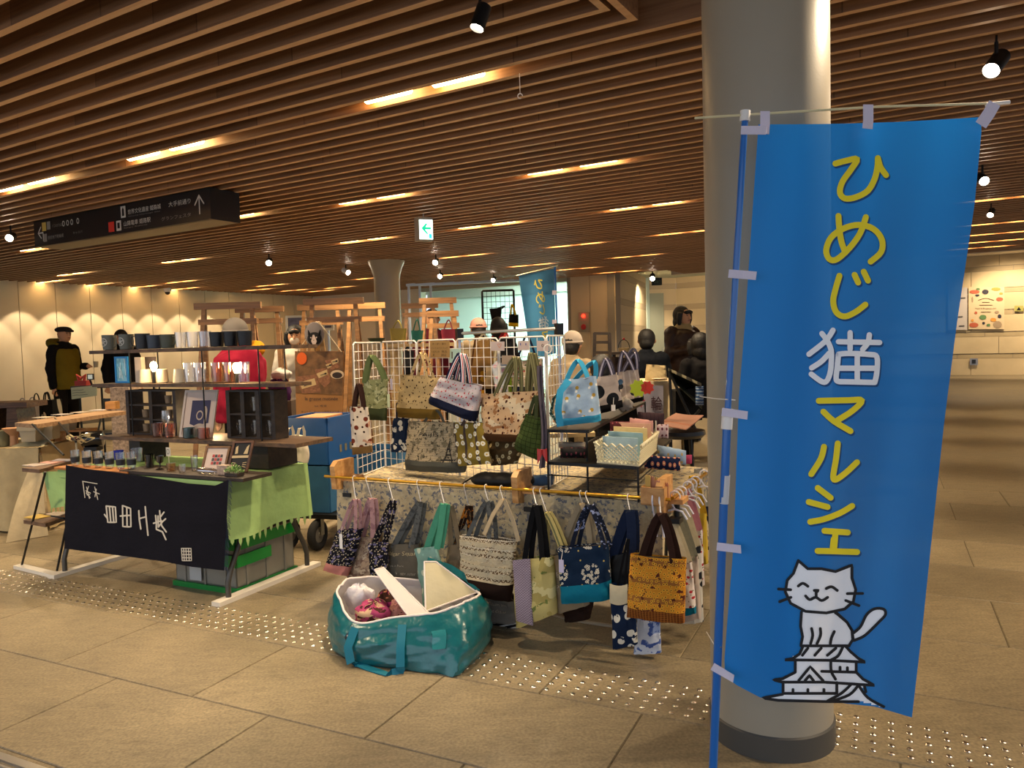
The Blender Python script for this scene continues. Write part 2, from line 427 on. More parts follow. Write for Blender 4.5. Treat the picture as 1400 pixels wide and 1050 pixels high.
# hall frame object for the ceiling: x along slats, y across
def hall_obj(name, mb, mats, parent=None, smooth=False, kind=None):
    """mb coordinates are (s, n, z)"""
    me_o = mb.build(name, mats, (0, 0, 0), None, smooth)
    me_o.matrix_world = HALL
    if parent is not None:
        me_o.parent = parent; me_o.matrix_world = HALL; me_o.matrix_parent_inverse = Matrix.Identity(4); me_o.matrix_basis = Matrix.Identity(4)
    elif kind: me_o['kind'] = kind
    return me_o
HALL = Matrix(((DS.x, NS.x, 0, 0), (DS.y, NS.y, 0, 0), (0, 0, 1, 0), (0, 0, 0, 1)))
mb = MB(); mb.box((3.4, 7.3, 2.93), (22.9, 17.2, .1))
ceiling = hall_obj('ceiling', mb, mat('ceiling board', '6a5038', .8, noise_amt=.15, noise_scale=3), kind='structure')
PITCH = 0.1545
for k in range(-17, 92):
    n = 1.765 + PITCH * k
    n_c = n - .0175
    s0, s1 = (-8.0, 14.82)
    if k <= 9: s0 = 1.34
    if k in (8, 9): s0 = {9: 1.25, 8: 1.31}[k]
    if n > 14.75 and n <= 15.9: s1 = 5.2
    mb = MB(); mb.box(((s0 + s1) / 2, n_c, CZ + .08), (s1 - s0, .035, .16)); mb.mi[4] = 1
    hall_obj('slat', mb, [M_slat, M_slat_lit], ceiling)
for (s, n0, n1) in [(1.25, -.9, 3.155), (1.31, -.9, 3.0)]:
    mb = MB(); mb.box((s - .0175, (n0 + n1) / 2, CZ + .08), (.035, n1 - n0, .16)); mb.mi[4] = 1; hall_obj('end_board', mb, [M_slat, M_slat_lit], ceiling)
mb = MB(); mb.box((-3.5, .9, 2.84), (9.2, 4.4, .02)); hall_obj('recess_panel', mb, M_slat, ceiling)

# higher plain ceiling behind the slats (right) and over the passage (left)
mb = MB(); mb.box((-3, 21.5, 3.58), (17, 12.0, .12))
c2 = hall_obj('ceiling', mb, M_white, kind='structure')
mb = MB(); mb.box((-3, 15.98, 3.15), (17, .1, .9)); hall_obj('trim_1', mb, M_white, kind='structure')
mb = MB(); mb.box((10.1, 17.4, 3.0), (9.8, 5.4, .1)); hall_obj('ceiling', mb, mat('passage ceiling', 'b9c2b8', .7), kind='structure')

# floor ------------------------------------------------------------
def stone_material():
    m = bpy.data.materials.new('floor stone'); m.use_nodes = True; nt = m.node_tree; b = nt.nodes['Principled BSDF']; L = nt.links.new
    geo = nt.nodes.new('ShaderNodeNewGeometry'); P = geo.outputs['Position']
    oi = nt.nodes.new('ShaderNodeObjectInfo')
    n1 = nt.nodes.new('ShaderNodeTexNoise'); n1.inputs['Scale'].default_value = 1.3; n1.inputs['Detail'].default_value = 5; n1.inputs['Roughness'].default_value = .6; L(P, n1.inputs['Vector'])
    n2 = nt.nodes.new('ShaderNodeTexNoise'); n2.inputs['Scale'].default_value = 90; n2.inputs['Detail'].default_value = 3; L(P, n2.inputs['Vector'])
    mp = nt.nodes.new('ShaderNodeMapping'); mp.inputs['Rotation'].default_value = (0, 0, -FA + R(90)); mp.inputs['Scale'].default_value = (4, 16, 1); L(P, mp.inputs[0])
    n3 = nt.nodes.new('ShaderNodeTexNoise'); n3.inputs['Scale'].default_value = 2.2; n3.inputs['Detail'].default_value = 5; L(mp.outputs[0], n3.inputs['Vector'])
    cr = nt.nodes.new('ShaderNodeValToRGB'); e = cr.color_ramp.elements
    e[0].position = .3; e[1].position = .72; e[0].color = lin('746852'); e[1].color = lin('9a8a6c')
    L(n1.outputs[0], cr.inputs[0])
    def mulc(c, f, a0, a1, b0=.3, b1=.7):
        mr = nt.nodes.new('ShaderNodeMapRange'); mr.inputs[1].default_value = b0; mr.inputs[2].default_value = b1; mr.inputs[3].default_value = a0; mr.inputs[4].default_value = a1; L(f, mr.inputs[0])
        mx = nt.nodes.new('ShaderNodeMix'); mx.data_type = 'RGBA'; mx.blend_type = 'MULTIPLY'; mx.inputs[0].default_value = 1; L(c, mx.inputs[6]); L(mr.outputs[0], mx.inputs[7]); return mx.outputs[2]
    c = mulc(cr.outputs[0], n2.outputs[0], .70, 1.2); c = mulc(c, n3.outputs[0], .86, 1.1); c = mulc(c, oi.outputs['Random'], .86, 1.08, 0, 1)
    n4 = nt.nodes.new('ShaderNodeTexNoise'); n4.inputs['Scale'].default_value = 14; n4.inputs['Detail'].default_value = 8; L(P, n4.inputs['Vector'])
    c = mulc(c, n4.outputs[0], .88, 1.0, .36, .44)
    L(c, b.inputs['Base Color'])
    rr = nt.nodes.new('ShaderNodeMapRange'); rr.inputs[3].default_value = .36; rr.inputs[4].default_value = .6; L(n1.outputs[0], rr.inputs[0]); L(rr.outputs[0], b.inputs['Roughness'])
    bp = nt.nodes.new('ShaderNodeBump'); bp.inputs['Strength'].default_value = .12; bp.inputs['Distance'].default_value = .004; L(n2.outputs[0], bp.inputs['Height']); L(bp.outputs[0], b.inputs['Normal'])
    return m
M_stone = stone_material()
mb = MB()
mb.add([FN(-25, -6, -.005), FN(-25, 32, -.005), FN(22, 32, -.005), FN(22, -6, -.005)], [(0, 1, 2, 3)])
floor = struct('floor', mb, mat('floor grout', '6a5f4a', .9))
rows = [0.46, 1.0, 1.543, 2.084, 2.625, 3.16, 3.78, 4.41] + [4.41 + .61 * i for i in range(1, 7)]
offs = [.18, .60, .18, .60, .18, .60, .20, .585, .20, .6, .2, .6, .2]
offs = [.6, .187, .617, .187, .597, .18, .585, .2, .6, .2, .6, .2, .6]
g = .004
def slab(s0, s1, n0, n1, name='slab'):
    mb = MB()
    for z0, i in ((-.01, 0), (-.0015, 0), (0, .003)): pass
    a = g / 2
    lo = [FN(s, n, -.004) for s, n in ((s0 + a, n0 + a), (s0 + a, n1 - a), (s1 - a, n1 - a), (s1 - a, n0 + a))]
    b_ = a + .003
    hi = [FN(s, n, 0) for s, n in ((s0 + b_, n0 + b_), (s0 + b_, n1 - b_), (s1 - b_, n1 - b_), (s1 - b_, n0 + b_))]
    mb.add(lo + hi, [(0, 1, 5, 4), (1, 2, 6, 5), (2, 3, 7, 6), (3, 0, 4, 7), (4, 5, 6, 7)])
    o = mb.build(name, M_stone, (0, 0, 0), floor, False); return o
for i in range(len(rows) - 1):
    s = -3.55 + offs[i]
    smax = 5.6 if i < 4 else 7.6 + .2 * i
    while s < smax:
        slab(s, s + .83, rows[i], rows[i + 1]); s += .83
def stone_floor_far():
    mb = MB()
    n = 8.07
    # plain stone beyond the last built row, cut into big sheets; its joints are too small to tell apart
    for (s0, s1, n0, n1) in [(-25, 22, 8.07, 32), (-25, -2.72, -6, 8.07), (-2.72, 22, -6, .46)]:
        mb.add([FN(s0, n0, -.0005), FN(s0, n1, -.0005), FN(s1, n1, -.0005), FN(s1, n0, -.0005)], [(0, 1, 2, 3)])
    mb.add([FN(6.9, .46, -.0045), FN(6.9, 8.07, -.0045), FN(22, 8.07, -.0045), FN(22, .46, -.0045)], [(0, 1, 2, 3)])
    return mb
stone_floor_far().build('paving', M_stone, (0, 0, 0), floor, False)['kind'] = 'stuff'
# stainless tactile studs
dot = MB(); dot.lathe([(.0115, 0), (.0115, .0015), (.0095, .0035), (.0055, .0048), (1e-6, .005)], (0, 0, 0), 10)
dome_me = None; cnt = 0; rest = MB(); M_stud = mat('stud steel', 'd5cfc4', .25, 1.0)
cols = sorted([i for i in range(-26, 104)], key=lambda i: abs(i * .0548 + .35 - 1.6))
for i in cols:
    for j in range(5):
        p = FN(.035 + i * .0548, 2.669 + j * .0545, 0)
        if cnt < 300:
            if dome_me is None:
                o = dot.build('stud', M_stud, (0, 0, 0), floor); dome_me = o.data; o.location = p
            else:
                o = bpy.data.objects.new('stud', dome_me); COL.objects.link(o); o.parent = floor; o.location = p
            cnt += 1
        else:
            rest.add([v + p for v in dot.v], dot.f)
rest.build('stud', M_stud, (0, 0, 0), floor)['kind'] = 'stuff'
# stainless strip at the near left corner of the picture
mb = MB()
mb.beam(FN(2.35, 1.50, .002), FN(3.6, 1.50, .002), .03, .012); mb.beam(FN(2.35, 1.465, .002), FN(3.6, 1.465, .002), .008, .008)
mb.build('floor_strip', M_steel, (0, 0, 0), floor, False)

# walls ------------------------------------------------------------
WZ = 2.95
def wallbox(name, a, b, z0, z1, th, m, parent=None, off=0):
    """upright wall between ground points a,b; thickness grows away from the viewer"""
    a = Vector((a[0], a[1], 0)); b = Vector((b[0], b[1], 0)); d = (b - a).normalized(); n = Vector((-d.y, d.x, 0))
    if n.dot((a + b) / 2) < 0: n = -n
    mb = MB(); mb.prism([a + n * off + Vector((0, 0, z0)), b + n * off + Vector((0, 0, z0)), b + n * off + Vector((0, 0, z1)), a + n * off + Vector((0, 0, z1))], n * th)
    return struct(name, mb, m, parent)
wl = wallbox('wall_left', SN(14.88, -4), SN(14.88, 14.9), 0, WZ, .2, mat('joint backing', '8b8378', .9))  # grey backing that shows in the joints between panels
M_panel = mat('wall panel', 'd6c6a8', .75, noise_amt=.05, noise_scale=2)
joints = [onz(x, 393, CZ) for x in (30.4, 101, 165, 222)]
jn = [p.dot(NS) for p in joints]
step = (jn[3] - jn[0]) / 3
n = jn[0] - 9 * step
while n < 14.7:
    if n > -4: wallbox('panel', SN(14.86, n + .006), SN(14.86, min(14.86, n + step) - .006), .08, WZ - .02, .02, M_panel, wl)
    n += step
wallbox('baseboard_left', SN(14.84, -4), SN(14.84, 14.9), 0, .08, .03, mat('dark skirting', '6a5f50', .6))
for i in range(-2, 6):                                   # wall washers, one at every panel joint
    q = jn[0] + i * step
    light('SPOT', 'wall_washer', SN(14.36, q, 2.66), 32, WARM2, SN(14.86, q, .5), spot_size=R(66), spot_blend=.22, shadow_soft_size=.03)
# back walls
BW = mat('warm wall board', 'bfae94', .75, noise_amt=.04, noise_scale=2)
A0 = onz(762, 378, CZ); A1 = onz(843, 375, CZ)
pA0, pA1 = SN(A0.dot(DS), 14.75), SN(A1.dot(DS), 14.75)
wb = wallbox('wall_back', pA0, pA1, 0, WZ, .25, mat('joint backing', '8b8378', .9), off=.015)
jx = [762, 804, 843]
pj = [SN(onz(x, 377, CZ).dot(DS), 14.75) for x in jx]
for a, b in zip(pj, pj[1:]):
    d = (b - a).normalized() * .004; wallbox('panel', a + d, b - d, 0, WZ, .015, BW, wb)
s548 = onz(560, 393, CZ).dot(DS)
wallbox('wall_back', SN(14.86, 14.75), SN(s548 + .1, 14.75), 0, WZ, .25, M_white)
wallbox('trim_2', SN(s548 + .1, 14.8), pA0, 2.62, WZ, .1, mat('soffit grey', 'a3a79c', .6))
# bright shop passage behind the opening
MINT = mat('pale mint wall', 'cfe3da', .7)
e0, e1 = SN(s548 + 3.0, 19.2), SN(A0.dot(DS) - .1, 19.2)
wallbox('wall_back', e0, e1, 0, 2.95, .2, MINT)
wallbox('wall_right', pA0 + NS * .26, pA0 + NS * 4.4, 0, 2.95, .1, MINT)
wallbox('trim_3', SN(s548 + 3.0, 18.9), SN(A0.dot(DS) - .0, 18.9), 2.72, 2.95, .08, mat('soffit grey', 'a3a79c', .6))
light('AREA', 'shop_light', SN((s548 + A0.dot(DS)) / 2, 17.4, 2.85), 260, (.75, 1.0, .92), SN((s548 + A0.dot(DS)) / 2, 18.2, 0), shape='RECTANGLE', size=4, size_y=1.2)
# sliding-door frame of the passage
mb = MB()
for x in (560, 575, 590):
    p = atY(x, 430, 17.0); mb.box((p.x, p.y, 1.45), (.05, .05, 2.5))
p, q = atY(556, 402, 17.0), atY(760, 392, 17.0)
mb.beam((p.x, p.y, 2.68), (q.x, q.y - .6, 2.68), .06, .06)
struct('trim_4', mb, M_steel)
# recess with the grey door, right of the alarm wall
BR = mat('recess wall', 'cdbb98', .7, noise_amt=.05, noise_scale=2)
def gp(x, Y): p = atY(x, 450, Y); return Vector((p.x, p.y, 0))
r0, r1, r2, r3 = pA1, gp(886, 20.5), gp(925, 20.5), gp(1045, 19.0)
def bands(name, a, b, m):
    o = wallbox(name, a, b, 0, 3.6, .15, mat('joint backing', '8b8378', .9), off=.02)
    z = 0.0
    while z < 3.5:
        wallbox('panel', a, b, z, z + .42, .02, m, o)
        wallbox('panel', a, b, z + .425, z + .555, .025, mat('recess band', 'b3a184', .55), o, off=.002)
        z += .56
bands('wall_back', r0, r1, BR); bands('wall_back', r1, r2, BR); bands('wall_back', r2, r3, BR)
mb = MB(); a, b = gp(886, 20.42), gp(908, 20.42)
mb.prism([a, b, b + Vector((0, 0, 2.55)), a + Vector((0, 0, 2.55))], (0, .05, 0)); d1 = struct('door_1', mb, mat('grey door paint', '8f9484', .6))
mb = MB(); c = gp(905, 20.38); mb.tube([c + Vector((0, -.03, .95)), c + Vector((0, -.03, 1.1))], .012, 8); struct('door_handle', mb, M_steel, d1)
light('SPOT', 'recess_spot', gp(893, 18.5) + Vector((0, 0, 2.85)), 130, WARM2, gp(870, 20) , spot_size=R(100), spot_blend=.6, shadow_soft_size=.05)
light('SPOT', 'recess_spot', gp(940, 16.5) + Vector((0, 0, 2.6)), 90, WARM2, gp(950, 19.5) + Vector((0, 0, 1)), spot_size=R(90), spot_blend=.6, shadow_soft_size=.05)
# far stone wall at the right
wr = wallbox('wall_right', SN(-13, 26.7), SN(6, 26.7), 0, 3.6, .3, mat('joint backing', '8b8378', .9))
M_block = mat('wall stone', 'c9b48c', .7, noise_amt=.12, noise_scale=1.5, bump=.2, bump_scale=10)
M_blockd = mat('wall stone band', 'ab9873', .6, noise_amt=.12, noise_scale=2)
z = 0.0; k = 0
while z < 3.5:
    h = .5 if k % 2 == 0 else .14
    s = -12.6 + (k % 4) * .35
    while s < 5.5:
        wallbox('stone_block', SN(s + .006, 26.68), SN(s + 1.4 - .006, 26.68), z + .005, min(3.52, z + h) - .005, .03 if k % 2 else .04, M_block if k % 2 == 0 else M_blockd, wr, off=-.02 if k % 2 == 0 else 0)
        s += 1.4
    z += h; k += 1
for s in (-6, -3.5, -1, -9):
    light('SPOT', 'wall_washer', SN(s, 25.0, 3.4), 260, WARM2, SN(s, 26.7, 1.0), spot_size=R(110), spot_blend=.7, shadow_soft_size=.1)
    light('SPOT', 'downlight_beam', SN(s + 1, 20.0, 3.4), 110, WARM2, SN(s + 1, 20, 0), spot_size=R(110), spot_blend=.7, shadow_soft_size=.1)

# columns ------------------------------------------------------------
PC = Vector((.853, 2.557, 0)); PR = .198
M_col = mat('column paint', '9a9180', .4, noise_amt=.03, noise_scale=4, bump=.03, bump_scale=150)
mb = MB(); mb.lathe([(PR, .02), (PR, 2.95)], PC, 64)
colm = struct('column', mb, M_col, smooth=True)
mb = MB(); mb.lathe([(PR + .006, 0), (PR + .006, .075), (PR + .001, .08)], PC, 64); mb.build('base_ring', mat('dark base ring', '4a4742', .5), (0, 0, 0), colm)
p2 = onz(530, 357, CZ) ; D2 = 12.3
c2 = atY(529.5, 400, D2); c2 = Vector((c2.x, c2.y, 0)); r2 = .205
mb = MB(); mb.lathe([(r2 + .008, 0), (r2 + .008, .08), (r2, .09), (r2, 2.40), (r2 + .01, 2.48), (r2 + .04, 2.58), (r2 + .075, 2.66), (r2 + .085, 2.70)], c2, 40)
struct('column', mb, M_col, smooth=True)
# ================================================================ ceiling lamps, spots, signs
M_glow = mat('lamp tube glow', 'fff0c8', .5, emit=('ffcf86', 16))
M_lens = mat('spot lens glow', 'ffffff', .5, emit=('ffe9cc', 30))
M_house = mat('lamp housing', '3a2a1c', .6)
LAMPS = [(16, 258.5, 43, 253), (204, 216, 247, 206), (548, 135, 613, 121), (301, 303, 327, 298), (481, 276, 520, 270), (754, 235, 801, 226), (41, 343, 58, 339),
         (232, 359, 258, 356), (484, 331, 510, 328), (648, 312, 686, 307), (858, 285, 901, 279), (385, 373, 410, 371), (612, 352, 645, 349), (766, 337, 798, 333),
         (925, 320, 952, 317), (84, 377, 106, 374), (355, 391, 378, 390), (703, 364, 740, 361), (845, 352, 885, 348), (55, 386, 70, 385), (120, 390, 140, 389),
         (182, 393, 200, 392), (240, 395, 255, 395), (340, 396.5, 355, 396), (390, 397.5, 405, 397), (430, 398, 443, 398), (443, 394, 470, 392), (492, 381, 515, 380),
         (232, 387, 260, 385), (644, 386, 672, 384), (770, 369, 808, 367), (826, 373, 862, 371), (604, 376, 635, 374), (1370, 272, 1400, 269), (1350, 306, 1390, 303),
         (1345, 321, 1395, 318), (1340, 331, 1380, 328), (1326, 340, 1350, 338)]
LROW, LALL = [], []
for i, (x0, y0, x1, y1) in enumerate(LAMPS):
    a, b = onz(x0, y0, CZ), onz(x1, y1, CZ)
    n = (a.dot(NS) + b.dot(NS)) / 2; s = (a.dot(DS) + b.dot(DS)) / 2
    k = round((n - 1.765 - .06) / PITCH); n = 1.765 + PITCH * k + .0597
    n = min(n, 14.6 if s > 5 else 15.7)
    where = 'nearest row of ceiling lamps' if n < 4 else 'second row of ceiling lamps' if n < 6.5 else 'ceiling lamps in the middle distance' if n < 10.5 else 'far ceiling lamps towards the walls'
    side = 'left' if x0 < 300 else 'middle' if x0 < 700 else 'right'
    lab = {0: 'twin tube lamp between ceiling slats at the left edge of the picture', 1: 'twin tube lamp in nearest row above the black direction sign', 2: 'largest brightest twin tube lamp between the slats at top centre',
           3: 'twin tube lamp half hidden behind right end of black direction sign', 4: 'twin tube lamp between slats, left of the green exit sign', 5: 'twin tube lamp between slats, upper right of the exit sign towards the big column'}.get(i,
           'glowing twin tube lamp recessed in the %s part of the %s' % (side, where))
    T = Thing('ceiling_lamp', lab, 'lamp', SN(s, n, CZ + .02), 'lamps recessed between the ceiling slats'); LALL.append((T.e, n, (x0 + x1) / 2))
    mb = MB(); mb.box(SN(s, n, CZ + .12), (1.0, .10, .06), rz=math.atan2(DS.y, DS.x)); T.part('housing', mb, M_house, smooth=False)
    for q in (-.235, .235):
        mb = MB(); mb.tube([SN(s + q - .15, n, CZ + .045), SN(s + q + .15, n, CZ + .045)], .036, 12); T.part('lamp_tube', mb, M_glow)
ORD = 'first second third fourth fifth sixth seventh eighth ninth tenth'.split()
rws = []
for e_, n_, x_ in sorted(LALL, key=lambda q: q[1]):
    if not rws or n_ - rws[-1][0][1] > 1.3: rws.append([])
    rws[-1].append((e_, n_, x_))
for ri, rw in enumerate(rws):
    rw.sort(key=lambda q: q[2])
    for ci, (e_, n_, x_) in enumerate(rw):
        if len(e_['label'].split()) < 16 and not e_['label'].startswith('glowing'): continue
        e_['label'] = 'glowing twin tube lamp, %s from left in the %s lamp row from the viewer' % (ORD[min(ci, 9)], ORD[min(ri, 9)])
light('SPOT', 'column_wash', (1.75, 2.60, 2.66), 70, WARM2, (1.05, 2.56, 2.0), spot_size=R(75), spot_blend=.8, shadow_soft_size=.06)

def spotlight(px, py, aim, lab, k=1.0, body=M_black, z=2.60, top=CZ + .03):
    p = onz(px, py, z); aim = Vector(aim).normalized()
    T = Thing('spotlight', lab, 'spotlight', (p.x, p.y, z - .06), 'small spotlights on the ceiling')
    mb = MB(); mb.tube([(p.x, p.y, top), (p.x, p.y, z)], .008 * k, 8); T.part('stem', mb, M_black)
    r = .036 * k
    mb = MB(); mb.lathe([(r * .6, -.07 * k), (r, -.06 * k), (r, .06 * k), (r * .93, .06 * k), (r * .9, .045 * k)], p, 20, axis=aim); T.part('spot_body', mb, body)
    mb = MB(); mb.lathe([(r * .9, .046 * k), (r * .5, .054 * k), (1e-6, .056 * k)], p, 20, axis=aim); T.part('lens', mb, M_lens)
spotlight(657, 24, (-.35, -.2, -1), 'black cylinder spotlight hanging from the slats at top centre', .8)
spotlight(1362, 87, (-.9, -.6, -.9), 'black spotlight shining beside the right edge above the blue banner', 1.1)
spotlight(1343, 245, (-.3, -1, -.5), 'bright spotlight just right of the blue banner, below the black one', 1.1)
spotlight(1355, 291, (-.6, -.6, -.6), 'small spotlight low on the right, under the bright one', .9)
spotlight(15, 324, (.3, -1, -.35), 'dazzling spotlight left of the black direction sign', 1.1)
spotlight(368, 358, (.2, -1, -.4), 'bright spotlight below and right of the direction sign', 1.2)
spotlight(473, 371, (.7, -.7, -.4), 'white spotlight just left of the far column capital', 1.2, M_wht)
spotlight(596, 358, (-.1, -1, -.3), 'bright spotlight just below the green exit sign', 1.2)
spotlight(602, 377, (-.1, -1, -.3), 'bright spotlight lowest under the exit sign above the passage', 1.2)
spotlight(675, 382, (-.2, -1, -.4), 'bright spotlight left of the far blue banner', 1.2)
spotlight(892, 379, (-.2, -1, -.5), 'glowing spotlight at the ceiling above the grey door recess', 1.5, top=3.52)

light('SPOT', 'spot_beam', (-.16, 3.18, 2.53), 55, WARM2, (-.35, 3.75, .7), spot_size=R(75), spot_blend=.6, shadow_soft_size=.03)
light('SPOT', 'spot_beam', (2.30, 3.75, 2.48), 60, WARM2, (.35, 3.35, .7), spot_size=R(60), spot_blend=.6, shadow_soft_size=.03)
# security dome on the ceiling by the left wall
p = onz(229, 397, 2.66); T = Thing('security_camera', 'small white dome camera on the ceiling by the left wall', 'camera', (p.x, p.y, 2.6))
mb = MB(); mb.lathe([(.05, 0), (.075, .03), (.08, .1)], (p.x, p.y, 2.62), 16); T.part('mount', mb, M_wht)
mb = MB(); mb.ball((p.x, p.y, 2.62), .055, 14); T.part('dome', mb, M_blackp)
# thread and hook above the stalls
p = onz(711, 128, 2.6); mb = MB(); mb.tube([(p.x, p.y, 2.7), (p.x, p.y, 2.6)], .0018, 5)
mb.tube([(p.x + .012 * math.cos(a / 10 * 5.2), p.y, 2.588 + .012 * math.sin(a / 10 * 5.2)) for a in range(11)], .003, 6)
solo('ceiling_hook', 'tiny clear hook on a thread hanging from the slats', 'hook', mb, M_wht)

# direction sign --------------------------------------------------
a = onz(288.6, 257, 2.7); b = onz(43.5, 303, 2.7); sa, sb = a.dot(DS), b.dot(DS); nn = (a.dot(NS) + b.dot(NS)) / 2
T = Thing('direction_sign', 'long black overhead direction sign with white Japanese text and arrows', 'sign', SN((sa + sb) / 2, nn + .15, 2.45))
mb = MB(); mb.add([SN(s, n, z) for s in (sa, sb) for n in (nn, nn + .30) for z in (2.445, 2.705)], [(0, 1, 3, 2), (4, 6, 7, 5), (0, 4, 5, 1), (2, 3, 7, 6), (1, 5, 7, 3), (0, 2, 6, 4)])
T.part('sign_box', mb, mat('sign black', '17120f', .35), smooth=False)
mb = MB(); mb.add([SN(s, n, 2.443) for s, n in ((sa - .0, nn + .03), (sa, nn + .27), (sb, nn + .27), (sb, nn + .03))], [(0, 1, 2, 3)]); T.part('bottom_panel', mb, mat('sign underside', '8c8474', .6), smooth=False)
Ls = sb - sa
def sg(x, y):   # x 0..1 left->right, y 0..1 bottom->top
    return SN(sb - Ls * x, nn - .003, 2.445 + .26 * y)
# letters are placed in sign coordinates (x: 0..10, y: 0..1), sign is about 2.8 m by 0.26 m
kx = .26 / Ls
f = lambda x, y: sg(x * kx, y)
W10 = Ls / .26
def px2(x, y):  # pixel in the sign zoom -> sign coordinates
    q = (x - 110) / (1180 - 110); top = 270 + q * (75 - 270); bot = 420 + q * (258 - 420)
    return ((q ** 1.0) * W10 * (1 - .12 * (1 - q)) , (bot - y) / (bot - top))
M_sw = mat('sign lettering white', 'c8c4ba', .5); M_sg = mat('sign lettering grey', '8a857c', .5)
mb = MB(); mb2 = MB()
ax, ay = px2(1132, 175)
put_stroke(mb, [(ax, .22), (ax, .78)], .05, f, smooth=False); put_stroke(mb, [(ax - .22, .52), (ax, .8)], .05, f, smooth=False); put_stroke(mb, [(ax + .22, .52), (ax, .8)], .05, f, smooth=False)
ax, ay = px2(160, 345); ax = max(ax, .25)
put_stroke(mb, [(ax - .1, .5), (ax + .22, .5), (ax + .22, .2)], .05, f, smooth=False); put_stroke(mb, [(ax + .08, .72), (ax - .12, .5)], .05, f, smooth=False); put_stroke(mb, [(ax + .08, .3), (ax - .12, .5)], .05, f, smooth=False)
def tx(s, xa, xb, y, h, g=False):
    put_text(mb2 if g else mb, s, f, w=xb - xa, h=h, x0=xa, y0=y)
def X(px, py=200): return px2(px, py)[0]
tx('世界文化遺産 姫路城', X(765), X(945), .60, .17); tx('大手前通り', X(985), X(1092), .60, .17)
tx('山陽電車 姫路駅', X(738), X(888), .22, .17); tx('グランフェスタ', X(945), X(1090), .18, .13, True)
tx('World Heritage Site', X(765), X(940), .50, .05, True); tx('Sanyo Railway', X(738), X(870), .13, .05, True)
tx('バスのりば', X(258), X(335), .62, .12, True); tx('駅前地下駐輪場', X(222), X(340), .20, .14, True); tx('キャスパ', X(410), X(475), .24, .10, True)
for q in (345, 375, 405, 448):
    x = X(q); put_stroke(mb, [(x + .07 * math.cos(t / 10 * 6.283), .70 + .09 * math.sin(t / 10 * 6.283)) for t in range(11)], .03, f, smooth=False)
def icon(mbx, xa, xb, y0, y1): mbx.add([f(xa, y0), f(xb, y0), f(xb, y1), f(xa, y1)], [(0, 1, 2, 3)])
x = X(738); icon(mb, x - .14, x + .14, .52, .92); x = X(708); icon(mb, x - .14, x + .14, .10, .45)
x = X(232); icon(mb2, x - .12, x + .12, .58, .88); x = X(200); icon(mb2, x - .12, x + .12, .14, .44)
T.part('lettering', mb, M_sw, smooth=False); T.part('small_lettering', mb2, M_sg, smooth=False)
fo = lambda x, y: sg(x * kx, y) - NS * .002
mb = MB(); x = X(738); mb.add([fo(x - .06, .58), fo(x + .06, .58), fo(x + .06, .80), fo(x, .88), fo(x - .06, .80)], [(0, 1, 2, 3, 4)])
x = X(708); mb.add([fo(x - .07, .18), fo(x + .07, .18), fo(x + .07, .38), fo(x - .07, .38)], [(0, 1, 2, 3)]); T.part('pictogram', mb, mat('sign black', '17120f', .35), smooth=False)
mb = MB(); x = X(663); icon(mb, x - .17, x + .17, .10, .45); T.part('red_square', mb, mat('sign red', 'c8301c', .5), smooth=False)
mb = MB(); x = X(196); icon(mb, x - .14, x + .14, .55, .88); T.part('yellow_square', mb, mat('sign yellow', 'c9a94e', .5), smooth=False)

# exit sign --------------------------------------------------------
DE = 8.0
q = lambda x, y: atY(x, y, DE)
a, b, c, d = q(571.5, 297), q(588, 300.5), q(588, 329), q(571.5, 325.5)
zt, zb = (a.z + b.z) / 2, (c.z + d.z) / 2
A = Vector((a.x, a.y, 0)); B = A + Vector((.62, -1, 0)).normalized() * 0 + (SN(0, 0) - NS * .0) ; 
dirE = Vector((1, .35, 0)).normalized(); wE = .155
B = A + dirE * wE; nE = Vector((-dirE.y, dirE.x, 0))
sideE = Vector((-.55, .83, 0)).normalized()
T = Thing('exit_sign', 'small lit white exit sign with green arrow pointing left', 'sign', (A.x, A.y, zb))
zv = Vector((0, 0, 1))
def E3(u, v, o=0): return A + dirE * (wE * u) + Vector((0, 0, zb + (zt - zb) * v)) - nE * o
mb = MB(); fr = [A + sideE * .0, B, B + sideE * .09, A + sideE * .09]
mb.prism([p + zv * (zb - .012) for p in fr], zv * (zt - zb + .03)); T.part('sign_box', mb, mat('exit sign housing', '9d958a', .5), smooth=False)
mb = MB(); mb.add([E3(.06, .02, .002), E3(.97, .02, .002), E3(.97, .96, .002), E3(.06, .96, .002)], [(0, 1, 2, 3)]); T.part('lit_panel', mb, mat('exit panel glow', 'f2fff8', .5, emit=('dff6ee', 1.6)), smooth=False)
mb = MB(); fe = lambda x, y: E3(x, y, .004)
mb.add([fe(.2, .55), fe(.5, .78), fe(.62, .78), fe(.48, .60), fe(.85, .60), fe(.85, .49), fe(.45, .49), fe(.66, .28), fe(.55, .26)], [(0, 1, 2, 3), (0, 3, 4, 5, 6), (0, 6, 7, 8)]); T.part('arrow', mb, mat('exit green', '12b886', .5, emit=('10b080', .9)), smooth=False)
mb = MB(); mb.add([fe(.70, .06), fe(.90, .06), fe(.90, .28), fe(.70, .28)], [(0, 1, 2, 3)]); mb.add([fe(.6, .1), fe(.66, .1), fe(.66, .22), fe(.6, .22)], [(0, 1, 2, 3)]); T.part('door_pictogram', mb, mat('exit cyan', '39c8d8', .5, emit=('30c0d0', .8)), smooth=False)
mb = MB(); c0 = (A + B) / 2 + sideE * .045; mb.tube([c0 + zv * zt, c0 + zv * 2.72], .008, 8); T.part('stem', mb, M_steel)

